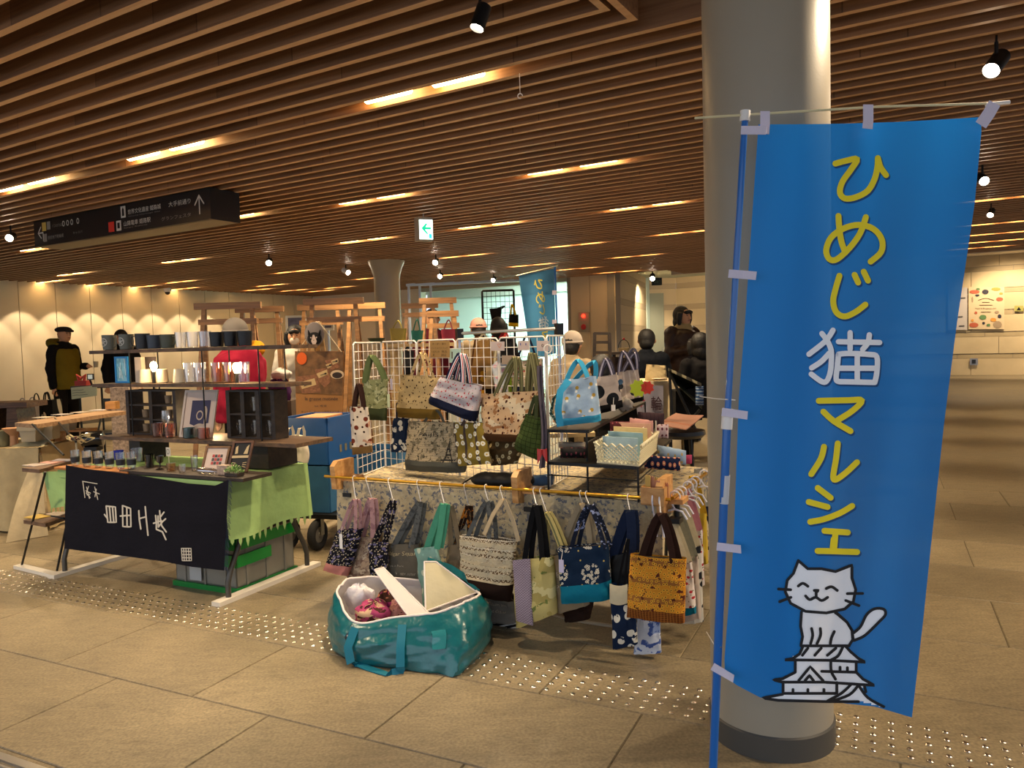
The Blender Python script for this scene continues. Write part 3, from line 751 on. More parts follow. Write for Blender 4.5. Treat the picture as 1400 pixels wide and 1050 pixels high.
# ================================================================ the near banner on its pole
def polyx(pts, y):
    for (y0, x0), (y1, x1) in zip(pts, pts[1:]):
        if y <= y1: return x0 + (x1 - x0) * (y - y0) / (y1 - y0)
    return pts[-1][1]
LE = [(170, 1037), (300, 1028), (440, 1018.6), (546, 1010), (740, 1003), (850, 994), (900, 990.5), (925, 991), (955, 992)]
RE = [(160, 1341), (178, 1342), (278, 1332.7), (440, 1308.6), (577, 1291), (740, 1273.5), (850, 1262), (981, 1246.8)]
def flag_edge_b(x): # bottom edge y
    pts = [(990, 916), (1004, 935), (1038, 953), (1054, 958), (1148, 961), (1196, 966), (1247, 981)]
    for (x0, y0), (x1, y1) in zip(pts, pts[1:]):
        if x <= x1: return y0 + (y1 - y0) * (x - x0) / (x1 - x0)
    return 981
def flag_depth(x, y):
    t = min(1, max(0, (y - 165) / 800)); u = (x - polyx(LE, y)) / max(1, polyx(RE, y) - polyx(LE, y))
    amp = .004 + .014 * t
    d = 2.235 - .02 * t
    d += amp * math.sin(u * 9.0 + .5 + t * 1.2) * 1.0 + amp * .5 * math.sin(u * 17 + t * 2.5 + 1)
    d += .03 * t * (1 - min(1, u * 3.5)) ** 2
    d += .004 * math.exp(-((u - .47) / .06) ** 2 - (t / .2) ** 2) * 2
    d += .0018 * noise.noise(Vector((x * .02, y * .008, 0)))
    return d
def flag_pt(x, y, off=0.0):
    return atY(x, y, flag_depth(x, y) - off)
def flag_grid(u, v):
    yl = 170 + (916 - 170) * v; yr = 160 + (981 - 160) * v
    xl, xr = polyx(LE, yl), polyx(RE, yr); x = xl + (xr - xl) * u; y = yl + (yr - yl) * u
    yb = flag_edge_b(x); y += (yb - (916 + 65 * u)) * v ** 6 + 3 * (1 - v) ** 12 * math.sin(u * math.pi)
    return flag_pt(x, y)
def flag_material(name, col, trans=.12):
    m = bpy.data.materials.new(name); m.use_nodes = True; nt = m.node_tree; nt.nodes.clear(); L = nt.links.new
    out = nt.nodes.new('ShaderNodeOutputMaterial'); d = nt.nodes.new('ShaderNodeBsdfPrincipled'); t = nt.nodes.new('ShaderNodeBsdfTranslucent'); tr = nt.nodes.new('ShaderNodeBsdfTransparent')
    d.inputs['Base Color'].default_value = lin(col); d.inputs['Roughness'].default_value = .5; t.inputs[0].default_value = lin(col); tr.inputs[0].default_value = lin('8fc8f0')
    a = nt.nodes.new('ShaderNodeMixShader'); a.inputs[0].default_value = .35; L(d.outputs[0], a.inputs[1]); L(t.outputs[0], a.inputs[2])
    b = nt.nodes.new('ShaderNodeMixShader'); b.inputs[0].default_value = trans; L(a.outputs[0], b.inputs[1]); L(tr.outputs[0], b.inputs[2]); L(b.outputs[0], out.inputs[0])
    return m
M_flag = flag_material('banner cloth blue', '0c82e2')
T = Thing('nobori_banner', 'tall blue cloth banner with yellow Japanese lettering hanging on a pole by the column', 'banner', (.57, 2.27, 0))
mb = MB(); mb.grid(flag_grid, 64, 120, (.6, 1.6)); T.part('flag', mb, M_flag)
Z1 = lambda x, y: (940 + x / 3.0435, 130 + y / 3.0435)
Z2 = lambda x, y: (960 + x / 3.5, 440 + y / 3.5)
Z3 = lambda x, y: (960 + x / 3.182, 740 + y / 3.182)
GY = [(Z1, [(615, 285), (660, 273), (706, 266), (680, 310), (645, 360), (634, 405), (655, 430), (700, 425), (750, 398), (778, 350), (790, 300), (792, 262)]),
      (Z1, [(792, 264), (803, 300), (826, 333)]),
      (Z1, [(628, 503), (632, 560), (641, 612), (657, 655)]),
      (Z1, [(742, 508), (718, 575), (675, 635), (622, 683), (590, 682), (577, 645), (598, 592), (650, 555), (712, 540), (772, 556), (808, 600), (806, 652), (762, 693)]),
      (Z1, [(632, 752), (615, 810), (606, 860), (620, 905), (655, 921), (700, 902), (740, 872)]),
      (Z1, [(695, 748), (710, 780)]), (Z1, [(733, 735), (751, 772)]),
      (Z2, [(558, 378), (700, 375), (765, 376), (720, 425), (650, 470)]), (Z2, [(580, 430), (630, 475), (710, 523)]),
      (Z2, [(583, 598), (568, 655), (522, 729)]), (Z2, [(649, 582), (640, 660), (627, 742), (642, 754), (690, 720), (741, 672)]),
      (Z2, [(553, 795), (615, 842)]), (Z2, [(510, 862), (600, 886)]), (Z2, [(517, 957), (580, 945), (660, 915), (718, 881)]),
      (Z2, [(585, 1000), (697, 1008)]), (Z2, [(638, 1006), (632, 1080), (628, 1090)]), (Z3, [(572, -8), (567, 42)]), (Z3, [(502, 42), (590, 44), (674, 47)])]
GW = [(Z2, [(626, 40), (590, 92), (511, 155)]), (Z2, [(573, 56), (598, 90), (617, 135), (618, 190), (612, 245), (595, 284), (570, 285), (522, 250)]), (Z2, [(608, 150), (570, 190), (524, 220)]),
      (Z2, [(652, 95), (750, 97), (849, 99)]), (Z2, [(708, 52), (708, 130)]), (Z2, [(800, 62), (793, 100), (768, 132)]),
      (Z2, [(652, 155), (700, 151), (800, 156), (836, 168), (836, 240), (826, 290)]), (Z2, [(652, 155), (647, 210), (641, 270), (652, 285), (700, 287), (822, 290)]),
      (Z2, [(742, 158), (742, 285)]), (Z2, [(650, 222), (832, 222)])]
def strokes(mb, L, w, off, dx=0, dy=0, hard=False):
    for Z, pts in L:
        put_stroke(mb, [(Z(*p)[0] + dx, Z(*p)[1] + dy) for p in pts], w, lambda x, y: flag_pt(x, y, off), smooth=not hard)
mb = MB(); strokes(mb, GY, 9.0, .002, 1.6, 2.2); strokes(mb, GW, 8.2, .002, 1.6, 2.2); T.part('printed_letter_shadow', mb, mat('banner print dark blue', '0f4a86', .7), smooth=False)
mb = MB(); strokes(mb, GY, 8.2, .0032); T.part('yellow_lettering', mb, mat('banner print yellow', 'f6e224', .6), smooth=False, label='yellow hiragana and katakana lettering')
mb = MB(); strokes(mb, GW, 7.4, .0032); T.part('white_lettering', mb, mat('banner print white', 'f6f9ff', .6), smooth=False, label='white kanji meaning cat')
def fill(mb, Z, pts, off):
    P = [Z(*p) for p in pts]; y0, y1 = min(p[1] for p in P), max(p[1] for p in P); N = max(2, int((y1 - y0) / 2.5))
    def spans(y):
        xs = []
        for (xa, ya), (xb, yb) in zip(P, P[1:] + P[:1]):
            if (ya <= y) != (yb <= y): xs.append(xa + (xb - xa) * (y - ya) / (yb - ya))
        return sorted(xs)
    for i in range(N):
        a = y0 + (y1 - y0) * i / N; b = y0 + (y1 - y0) * (i + 1) / N; sp = spans((a + b) / 2)
        for k in range(0, len(sp) - 1, 2):
            M_ = max(1, int((sp[k + 1] - sp[k]) / 6))
            for j in range(M_):
                xa = sp[k] + (sp[k + 1] - sp[k]) * j / M_; xb = sp[k] + (sp[k + 1] - sp[k]) * (j + 1) / M_
                mb.add([flag_pt(xa, a, off), flag_pt(xb, a, off), flag_pt(xb, b, off), flag_pt(xa, b, off)], [(0, 1, 2, 3)])
head = [(418, 84), (460, 120), (520, 120), (580, 132), (652, 104), (652, 160), (668, 210), (658, 262), (620, 295), (540, 312), (450, 305), (385, 270), (362, 220), (370, 170), (397, 140)]
body = [(432, 308), (428, 370), (437, 415), (430, 450), (640, 452), (657, 425), (652, 388), (630, 352), (585, 312)]
tail = [(660, 398), (690, 370), (715, 320), (750, 294), (790, 296), (797, 320), (770, 350), (730, 390), (700, 415), (660, 432)]
mb = MB()
for P in (head, body, tail, [(440, 455), (425, 490), (365, 515), (550, 518), (708, 525), (645, 480), (625, 455)], [(405, 516), (405, 570), (670, 572), (670, 522)],
          [(400, 572), (350, 600), (315, 604), (350, 614), (530, 614), (745, 626), (700, 600), (672, 572)], [(352, 612), (352, 664), (640, 664), (700, 640), (700, 620)],
          [(350, 664), (268, 683), (330, 692), (550, 697), (690, 697), (785, 720), (720, 680), (690, 640), (640, 655)]):
    fill(mb, Z3, P, .0026)
T.part('cat_and_castle_print', mb, mat('banner print white', 'f6f9ff', .6), smooth=False, label='white cartoon cat sitting on a white castle')
CB = [(head + [head[0]], 1), (body[:4], 1), (body[-4:] + [(580, 312)], 1), ([(640, 452), (655, 428), (652, 388), (630, 352), (585, 314)], 1), ([(430, 455), (640, 455)], 1), (tail, 0),
      ([(418, 195), (438, 183), (460, 196)], 0), ([(540, 206), (563, 198), (588, 214)], 0), ([(488, 214), (506, 214), (496, 222), (496, 240)], 1), ([(450, 238), (468, 254), (494, 244), (520, 258), (546, 244)], 0),
      ([(332, 208), (385, 211)], 1), ([(337, 263), (386, 244)], 1), ([(632, 228), (698, 227)], 1), ([(625, 258), (682, 280)], 1),
      ([(476, 380), (481, 410), (472, 445)], 0), ([(514, 380), (515, 410), (500, 445)], 0), ([(575, 393), (563, 420), (558, 445)], 0),
      ([(438, 458), (424, 490), (395, 510), (360, 516), (550, 518), (710, 526), (680, 510), (645, 480), (625, 458)], 1), ([(460, 465), (436, 496)], 1), ([(518, 465), (490, 496)], 1), ([(582, 465), (545, 496)], 1), ([(612, 460), (592, 498), (562, 516)], 0),
      ([(405, 520), (405, 570)], 1), ([(560, 520), (562, 566), (580, 600)], 0), ([(670, 526), (670, 570)], 1), ([(600, 566), (600, 548)], 1), ([(632, 568), (632, 550)], 1), ([(520, 566), (670, 570)], 1),
      ([(405, 570), (350, 598), (310, 603), (350, 613), (530, 613), (750, 627), (700, 600), (672, 572)], 1), ([(420, 606), (470, 546), (526, 606)], 1), ([(448, 606), (467, 584), (484, 606)], 1),
      ([(352, 615), (352, 662), (580, 662)], 1), ([(586, 615), (586, 660)], 1), ([(395, 660), (395, 645)], 1), ([(460, 660), (460, 645)], 1), ([(530, 660), (530, 645)], 1),
      ([(350, 666), (262, 682), (330, 692), (550, 698), (680, 698)], 1), ([(680, 626), (720, 680), (790, 720)], 0), ([(680, 626), (640, 668), (560, 697)], 0), ([(645, 626), (605, 662), (545, 695)], 0), ([(705, 626), (712, 655)], 1)]
mb = MB()
for pts, hard in CB: strokes(mb, [(Z3, pts)], 3.9, .0044, hard=bool(hard))
T.part('outline_print', mb, mat('banner print black', '11141c', .6), smooth=False)
# pole, cross bar, tapes
M_pole = mat('pole blue', '0c62b4', .3, coat=.4); M_tape = mat('loop tape white', 'd3cde0', .6)
pt, pb, pj = atY(1018.5, 160, 2.262), Vector((.575, 2.262, 0)), atY(994, 575, 2.262)
mb = MB(); mb.tube([pj, pt], .0095, 14); T.part('upper_pole', mb, M_pole)
mb = MB(); mb.tube([pb, pj], .0125, 14); T.part('lower_pole', mb, M_pole)
mb = MB(); d = (pt - pj).normalized(); mb.tube([pj - d * .025, pj + d * .035], .0165, 16); T.part('joint_collar', mb, M_wht)
mb = MB(); mb.tube([pt - d * .012, pt + d * .018], .0145, 14); T.part('pole_cap', mb, M_wht)
lab_c = atY(991, 668, 2.262); mb = MB(); mb.tube([lab_c - d * .045, lab_c + d * .04], .0132, 14); T.part('sticker', mb, mat('sticker grey', 'c5c6ca', .5))
mb = MB(); mb.tube([atY(950, 161.5, 2.24), atY(1018, 157, 2.262), atY(1200, 146, 2.235), atY(1372, 141, 2.225)], .0035, 8); T.part('cross_bar', mb, mat('cross bar ivory', 'd8d0a8', .4))
mb = MB(); mb.tube([atY(1348, 143, 2.225), atY(1380, 140, 2.225)], .006, 8); T.part('bar_end', mb, M_wht)
def tape(pts, w, side):
    mb = MB(); mb.strip(pts, w, side, .0015); T.part('tape', mb, M_tape, smooth=False)
tape([atY(1046, 152, 2.225), atY(1046, 170, 2.222), atY(1045, 183, 2.218)], .027, (1, 0, 0))
tape([atY(1187, 143, 2.222), atY(1187, 165, 2.218), atY(1186, 176, 2.216)], .029, (1, 0, 0))
tape([atY(1360, 141, 2.214), atY(1352, 155, 2.212), atY(1341, 171, 2.21)], .034, (1, 0, .4))
for (xa, ya, xb, yb) in [(1013, 178, 1048, 178), (996, 374, 1034, 377), (987, 563, 1022, 568), (980, 747, 1013, 751), (974, 911, 1003, 928)]:
    tape([atY(xa, ya, 2.238), atY((xa + xb) / 2, (ya + yb) / 2, 2.232), atY(xb, yb, 2.205)], .024, (0, 0, 1))
for y in (545, 884):
    mb = MB(); mb.tube([atY(957 if y < 600 else 966, y - 3 if y < 600 else y - 20, 2.5), atY(978, y, 2.3), atY(992 if y < 600 else 986, y + 1, 2.245), atY(1005 if y < 600 else 978, y + 2, 2.28)], .0015, 5); T.part('string', mb, M_wht)
# ================================================================ the bag stall
PB = Plane((-.944, 3.958), (.632, 3.166))
UB, VB = Vector((.893, -.449, 0)), Vector((.449, .893, 0)); FRB = Vector((.632, 3.166, 0))
def B3(u, v, z=0.0): p = FRB + UB * u + VB * v; return Vector((p.x, p.y, z))
def fB(off): return lambda x, y: PB.at(x, y, off)
M1, M2 = Vector((-.741, 4.385, 0)), Vector((.165, 3.62, 0))
PM = Plane(M1, M2)
def fM(off): return lambda x, y: PM.at(x, y, off)
def fY(Y): return lambda x, y: atY(x, y, Y)

DARKIN = mat('bag inside', '2a241f', .9)
def bag(label, pf, c4, t, M, base=None, handles=(), group=None, name='tote_bag', cat='bag', seed=0, wr=.0065, text=None, flare=.5, tag=None, fold=None, nrm=None):
    """c4: pixels of tl,tr,br,bl on the surface pf; t: thickness at the bottom"""
    tl, tr, br, bl = [pf(*p) for p in c4]
    n = (tr - bl).cross(tl - br).normalized() if nrm is None else Vector(nrm).normalized()
    if n.dot((tl + br) / 2 - EYE) > 0: n = -n
    n.z *= .3; n.normalize()
    W = ((tr - tl).length + (br - bl).length) / 2; H = ((tl - bl).length + (tr - br).length) / 2
    NR = 30
    def P(u, v): return bl.lerp(br, u).lerp(tl.lerp(tr, u), v)
    def th(v): return t * (1 - flare * v) * (.62 + .38 * min(1, v / .12))
    def ring(v):
        vs, uv = [], []
        for k in range(NR + 1):
            a = math.pi * 2 * k / NR; ca, sa = math.cos(a), math.sin(a)
            x = .5 - .5 * math.copysign(abs(ca) ** .55, ca); y = math.copysign(abs(sa) ** .75, sa)
            p = P(x, v); w = noise.noise(Vector((x * 5 + seed * 7.3, v * 4, seed + (3 if y < 0 else 0)))) * wr * 2 + noise.noise(Vector((x * 13, v * 9, seed * 3.1))) * wr
            vs.append(p + n * (y * th(v) / 2 + (w if abs(y) > .3 else 0)) + Vector((0, 0, noise.noise(Vector((x * 3, seed, v))) * wr)))
            uv.append((x * W + (W * 1.3 if y < 0 else 0), v * H))
        return vs, uv
    def shell(v0, v1, nv, capb, grow=0):
        mb = MB(); vs, uv = [], []
        for i in range(nv + 1):
            a, b = ring(v0 + (v1 - v0) * i / nv); vs += a; uv += b
        K = NR + 1; fs = [(i * K + k, i * K + k + 1, (i + 1) * K + k + 1, (i + 1) * K + k) for i in range(nv) for k in range(NR)]
        if capb: fs.append(tuple(range(NR - 1, -1, -1)))
        mb.add(vs, fs, uv); return mb
    c = P(.5, 0)
    T = Thing(name, label, cat, c, group)
    b = base[0] if base else 0
    T.part('bag_body', shell(b, 1, 12, not base), M)
    if base: T.part('base_panel', shell(0, b, 5, True), base[1])
    mb = MB(); vs, _ = ring(.97); mb.add(vs[:-1], [tuple(range(NR))]); T.part('lining', mb, DARKIN, smooth=False)
    def front(x, y, o=.002):   # x,y in metres on the front face
        u, v = min(1, max(0, x / W)), min(1, max(0, y / H)); ca = (.5 - u) * 2; ca = math.copysign(abs(ca) ** (1 / .55), ca); sa = math.sqrt(max(0, 1 - ca * ca)); yy = sa ** .75
        p = P(u, v); w = noise.noise(Vector((u * 5 + seed * 7.3, v * 4, seed))) * wr * 2 + noise.noise(Vector((u * 13, v * 9, seed * 3.1))) * wr
        return p + n * (yy * th(v) / 2 + w + o)
    for (apex, u1, u2, HM, w, side) in handles:
        ap = pf(*apex) + n * (.008 * side); o = side * th(1) * .38
        a, b2 = P(u1, .93) + n * o, P(u2, .93) + n * o
        def mid(p, q, k): m_ = p.lerp(q, k); return m_ + (Vector((0, 0, 0)))
        cx = (a + b2) / 2; wdt = (b2 - a) * .5
        pts = [a]
        for k in (.3, .6, .85): pts.append(a.lerp(ap - wdt * .10, k) - wdt * (.10 * math.sin(k * 3.14)))
        pts.append(ap - wdt * .06 + Vector((0, 0, -.004))); pts.append(ap + wdt * .06 + Vector((0, 0, -.004)))
        for k in (.15, .4, .7): pts.append((ap + wdt * .10).lerp(b2, k) + wdt * (.10 * math.sin(k * 3.14)))
        pts.append(b2)
        mb = MB(); mb.strip(pts, w, n.cross(Vector((0, 0, 1))) * 1.0 + n * .3, .0035); T.part('handle', mb, HM)
    if tag:
        (tx_, ty_, tw, thh, TM) = tag; p = pf(tx_, ty_) + n * (t / 2 + .012); r_ = n.cross(Vector((0, 0, 1))).normalized()
        if r_.x < 0: r_ = -r_
        mb = MB(); mb.prism([p - r_ * tw / 2, p + r_ * tw / 2, p + r_ * tw / 2 - Vector((0, 0, thh)), p - r_ * tw / 2 - Vector((0, 0, thh))], n * .0015)
        mb.m = 0; T.part('price_tag', mb, TM, smooth=False)
        mb = MB(); mb.tube([p, p + Vector((.004, 0, .035)) - n * .008], .0009, 4); T.part('tag_string', mb, M_wht)
    if text: text(T, front, W, H)
    T.front = front; T.n = n; T.W = W; T.H = H; T.P = P
    return T

# cloth colours
TAG = mat('tag card', 'cfc6e0', .7); TAGG = mat('tag green', 'b9c29a', .7)
F = fabric
F_dachs = F('dachshund print', 'b39a6c', [('dots', 26, .13, '3a2416', .9), ('dots', 31, .09, '3a2416', 1.0)])
F_must = F('mustard canvas', '6f5520'); F_cherry = F('cherry print', 'b9b0b4', [('dots', 34, .15, 'a83a44', .95), ('dots', 27, .08, '5c6a4a', 1), ('dots', 45, .08, 'b05058', 1)])
F_navy = F('navy canvas', '171c33'); F_green = F('dark green canvas', '3a4128'); F_lace = F('green lace', '80825a', [('blot', 30, .55, 'a3a47c'), ('blot', 55, .6, '5b6040')])
F_dog = F('lap dog print', 'c9a67e', [('blot', 9, .58, 'd4c09e'), ('blot', 22, .62, 'a07048'), ('dots', 22, .14, '4a2015', 1), ('dots', 27, .08, '2a1510', 1)])
F_dog2 = F('lap dog print pale', 'cfc0ac', [('dots', 17, .2, '6a3020', 1), ('dots', 22, .12, '2d1a18', 1), ('blot', 12, .62, 'b98c72')])
F_brown = F('brown canvas', '4a2f18'); F_tan = F('tan canvas', '7a5c34'); F_grey = F('grey canvas', '4d4d45'); F_dbrown = F('dark brown canvas', '251711')
F_paris = F('old letter print', 'b1a080', [('blot', 30, .58, '7a7058'), ('blot', 55, .62, '4c4638'), ('stripe', 'v', .012, .14, '8d7d60')])
F_daisy = F('daisy print', '8a7430', [('stripe', 'u', .075, .22, '4c3f38'), ('dots', 22, .26, 'e8e2cc', .75), ('dots', 22, .08, 'c9a22c', .75)])
F_leaf = F('navy leaf print', '15233c', [('dots', 19, .30, 'd9d3c2', .95), ('blot', 40, .62, '15233c')])
F_bfl = F('brown flower print', '4b3a22', [('dots', 24, .25, 'b9ab84', .9), ('dots', 24, .08, '6a5a2c', .9)])
F_quilt = F('green quilted', '3c4a22', [('stripe', 'u', .022, .12, '222c10'), ('stripe', 'v', .022, .12, '222c10')])
F_blackfl = F('black flower print', '15141c', [('blot', 46, .6, '6a6488'), ('dots', 60, .2, 'b9ab90', 1), ('blot', 30, .7, '7c6a50')])
F_pink = F('pink canvas', 'c27e74'); F_pinks = F('pink strap', 'a98486', [('blot', 40, .56, '8f6a70')]); F_beigefl = F('beige flower print', 'a08a74', [('blot', 40, .55, '7a5f50'), ('blot', 24, .62, 'c2ae94'), ('blot', 60, .6, '8c7466')])
F_greyg = F('grey text canvas', '5c574c', [('stripe', 'v', .045, .0, '8a8272')]); F_greys = F('grey strap', '5e605e', [('blot', 50, .55, '484a4a')])
F_mint = F('mint flower print', '7fa598', [('blot', 16, .56, '94bdae'), ('dots', 15, .2, 'c3cdb4', 1), ('stripe', 'v', .09, .0, '557a70')]); F_mints = F('mint strap', '4f9a7c')
F_taupe = F('taupe canvas', '7a6c58', [('blot', 9, .6, '857763')]); F_tau2 = F('taupe canvas light', '857760')
F_croch = F('brown lace panel', '6b543c', [('wavy', .02, .34, 'cfc0a0'), ('dots', 60, .22, 'd8caae', .7), ('stripe', 'v', .085, .22, 'c9b896', .2), ('stripe', 'v', .042, .10, 'e0d4ba', .6)], bump=.8)
F_beige = F('beige strap', 'a8987c'); F_lilac = F('lilac scale print', 'a898a4', [('wavy', .014, .3, '6b5666')]); F_yell = F('yellow watercolour', 'bfb070', [('blot', 7, .52, 'a7985a'), ('blot', 12, .62, 'd4c88e'), ('blot', 22, .68, '6f7a40')])
F_navfl = F('navy round flower print', '14273f', [('cluster', 8.5, .36, 70, .0, .40, 'd8cfba'), ('cluster', 8.5, .36, 70, .0, .14, '20242c'), ('dots', 14, .05, 'c9b060', 1)])
F_teal = F('teal canvas', '0d6a84', bump=.5); F_orange = F('orange flower print', 'd08a2c', [('stripe', 'v', .075, .3, '9a6430'), ('dots', 62, .34, 'e2a838', .6), ('dots', 62, .15, '4a2018', .6), ('blot', 34, .66, '5a2c20')])
F_basket = F('basket weave print', '80491e', [('stripe', 'v', .008, .3, '4e2a10'), ('stripe', 'u', .012, .2, 'a0662c')]); F_choc = F('chocolate strap', '33201a'); F_blk = F('black strap', '141416')
F_cream = F('cream canvas', 'cfc3a2'); F_toile = F('blue toile', 'cfd6e4', [('blot', 16, .55, '8295c0'), ('blot', 34, .58, '4a60a0')]); F_redfl = F('white red flower print', 'dcd2cc', [('dots', 32, .2, 'b0343c', 1), ('dots', 40, .1, '7a6a50', 1)])
F_catp = F('white black cat print', 'c9c4b8', [('dots', 14, .25, '22242a', 1)]); F_olive = F('olive strap', '7b7752', [('stripe', 'u', .011, .4, '59563a')])
F_tric = F('red white navy strap', 'e8e2e4', [('band', 'u', .0, .006, '1c2240'), ('band', 'u', .009, .014, 'b8222e'), ('band', 'u', .019, .03, '1c2240')])
F_tabfl = F('faded toile tablecloth', 'b3a382', [('blot', 12, .56, '998f7c'), ('blot', 34, .57, '6c6c70'), ('blot', 60, .55, 'b9aa8a')], bump=.5)
F_bee = F('pale blue bee print', '9db4cc', [('dots', 19, .16, 'b09040', .7), ('dots', 21, .12, 'e2e0da', .8)]); F_sky = F('sky blue canvas', '3d9cc4')
F_stripc = F('grey stripe cat print', 'a79a94', [('stripe', 'u', .035, .25, 'bdb2ac'), ('dots', 11, .17, '22262e', 1), ('dots', 9, .13, '3c5878', 1)])
F_cat2 = F('cat silhouette print', 'a89c96', [('dots', 11, .34, '14181e', 1)]); F_lavs = F('grey lilac strap', '4a4658', [('band', 'u', .008, .016, 'b9b4c4')])

# ---- table B with its cloth --------------------------------------
ZT = .655
T = Thing('folding_table', 'folding table under the faded toile cloth of the bag stall', 'table', B3(-.88, .5, 0))
mb = MB(); mb.box(B3(-.9, .52, ZT - .03), (1.72, .92, .03), rz=math.atan2(UB.y, UB.x)); T.part('tabletop', mb, mat('laminate grey', '8a857c', .5), smooth=False)
for (u, v) in ((-1.62, .15), (-1.62, .85), (-.15, .85), (-.15, .15)):
    mb = MB(); mb.tube([B3(u, v, ZT - .05), B3(u, v, .0)], .014, 10); T.part('leg', mb, mat('leg grey', '6e6e6c', .4, .6))
for u in (-1.62, -.15):
    mb = MB(); mb.tube([B3(u, .15, .12), B3(u, .85, .12)], .011, 8); T.part('stretcher', mb, mat('leg grey', '6e6e6c', .4, .6))
mb = MB(); mb.tube([B3(-.62, .12, .2), B3(-.6, .12, .075), B3(-.5, .12, .06), B3(-.1, .12, .06)], .008, 8); T.part('floor_bar', mb, mat('leg steel pale', 'b8b0a0', .35, .7))
def cloth_over(u0, u1, v0, v1, z, drop, fold=.02):
    """table cloth: top plus hanging front and side skirts, as one sheet"""
    mb = MB(); ru, rv = u1 - u0, v1 - v0
    def side(a, b, nrm, L, dr, ph=0):
        def fn(u, v):
            p = a.lerp(b, u); s_ = (1 - v) ** 1.0
            w = math.sin(u * L * 22 + ph) * fold * s_ + noise.noise(Vector((u * L * 6, ph, v * 2))) * fold * s_ * 1.6
            return p + nrm * (.012 + w + .02 * s_) - Vector((0, 0, dr(u) * s_))
        return fn
    a, b, c, d = B3(u0, v0, z), B3(u1, v0, z), B3(u1, v1, z), B3(u0, v1, z)
    dr = lambda u: drop + .015 * math.sin(u * 9)
    mb.grid(lambda u, v: a.lerp(b, u).lerp(d.lerp(c, u), v) + Vector((0, 0, .0015 * noise.noise(Vector((u * 9, v * 7, 1))))), 24, 12, (ru, rv))
    o = Vector((0, 0, 0))
    mb.grid(side(a, b, -VB, ru, dr), 90, 12, (ru, drop)); mb.grid(side(b, c, UB, rv, dr, 2), 50, 12, (rv, drop)); mb.grid(side(d, a, -UB, rv, dr, 4), 50, 12, (rv, drop))
    return mb
solo('tablecloth', 'faded beige tablecloth with grey toile print under the bag display', 'tablecloth', cloth_over(-1.77, -.03, .05, .98, ZT + .002, .36), F_tabfl)

# ---- wooden brackets and the brass rail ---------------------------
M_pine = wood('pine bracket', 'b07c44', 'd0a064', .5)
M_brass = mat('brass rail', 'b98a28', .28, .7)
def bracket(px, py, lab, w=.05, h=.13):
    p = PB.at(px, py, -.03); mb = MB(); z0 = .60
    T = Thing('wooden_bracket', lab, 'bracket', (p.x, p.y, z0), 'wooden brackets holding the brass rail')
    mb.prism([p + VB * .10 + Vector((0, 0, z0 - p.z)), p - VB * .05 + Vector((0, 0, z0 - p.z + .02)), p - VB * .06 + Vector((0, 0, .74 - p.z)), p - VB * .03 + Vector((0, 0, .765 - p.z)), p + VB * .10 + Vector((0, 0, .765 - p.z))], UB * .03)
    T.part('upright', mb, M_pine, smooth=False)
    mb = MB(); mb.box(p + VB * .04 + UB * .05 + Vector((0, 0, .668 - p.z)), (.1, .1, .02), rz=math.atan2(UB.y, UB.x)); T.part('foot_plate', mb, M_pine, smooth=False)
    mb = MB(); mb.tube([p + VB * .05 + UB * .06 + Vector((0, 0, .645 - p.z)), p + VB * .05 + UB * .06 + Vector((0, 0, .54 - p.z))], .012, 8); mb.box(p + VB * .02 + UB * .06 + Vector((0, 0, .585 - p.z)), (.05, .06, .02), rz=math.atan2(UB.y, UB.x))
    T.part('clamp', mb, M_blackp)
bracket(462, 660, 'light wooden rail bracket at the left corner of the bag stall')
bracket(707, 668, 'light wooden rail bracket in the middle of the front rail')
bracket(902, 680, 'light wooden rail bracket at the front right corner of the stall')
ra, rb, rc = B3(-1.80, -.02, .685), B3(.02, -.02, .685), B3(.02, 1.03, .685)
mb = MB(); mb.tube([ra, rb], .0075, 12); solo('hanging_rail', 'brass coloured rail along the front of the bag stall', 'rail', mb, M_brass)
mb = MB(); mb.tube([rb + VB * .03, rc], .0075, 12); solo('hanging_rail', 'brass coloured rail running back along the right side of the stall', 'rail', mb, M_brass)
bp = B3(.02, .95, 0); mb = MB(); mb.prism([bp + Vector((0, 0, .6)), bp + Vector((0, 0, .77)), bp + VB * .05 + Vector((0, 0, .77)), bp + VB * .08 + Vector((0, 0, .6))], -UB * .03)
solo('wooden_bracket', 'wooden rail bracket at the back of the right side rail', 'bracket', mb, M_pine, 'wooden brackets holding the brass rail', smooth=False)

# ---- white grid panels ---------------------------------------------
M_mesh = mat('white grid wire', 'd9d4cc', .4)
gridn = 0
def grid_panel(a, b, z0, z1, lab, nx=6, nz=15, m=M_mesh, rf=.0042, rw=.0020, name='display_grid', cat='grid panel', group='white wire grid panels on the bag stall'):
    a = Vector((a[0], a[1], 0)); b = Vector((b[0], b[1], 0)); T = Thing(name, lab, cat, ((a + b) / 2) + Vector((0, 0, z0)), group)
    z = lambda p, h: p + Vector((0, 0, h))
    mb = MB(); e = (b - a).normalized() * .012
    mb.tube([z(a, z0), z(a, z1 - .012), z(a + e, z1), z(b - e, z1), z(b, z1 - .012), z(b, z0)], rf, 8, closed=True); T.part('frame', mb, m)
    for i in range(1, nx):
        p = a.lerp(b, i / nx); mb = MB(); mb.tube([z(p, z0), z(p, z1)], rw, 5); T.part('wire', mb, m)
    n = Vector((-(b - a).y, (b - a).x, 0)).normalized() * rw * 1.6
    for j in range(1, nz):
        h = z0 + (z1 - z0) * j / nz; mb = MB(); mb.tube([z(a, h) + n, z(b, h) + n], rw, 5); T.part('wire', mb, m)
P0 = Vector((-.829, 4.043, 0))
grid_panel(P0, M1, .662, 1.372, 'white wire grid panel at the far left, turned sideways')
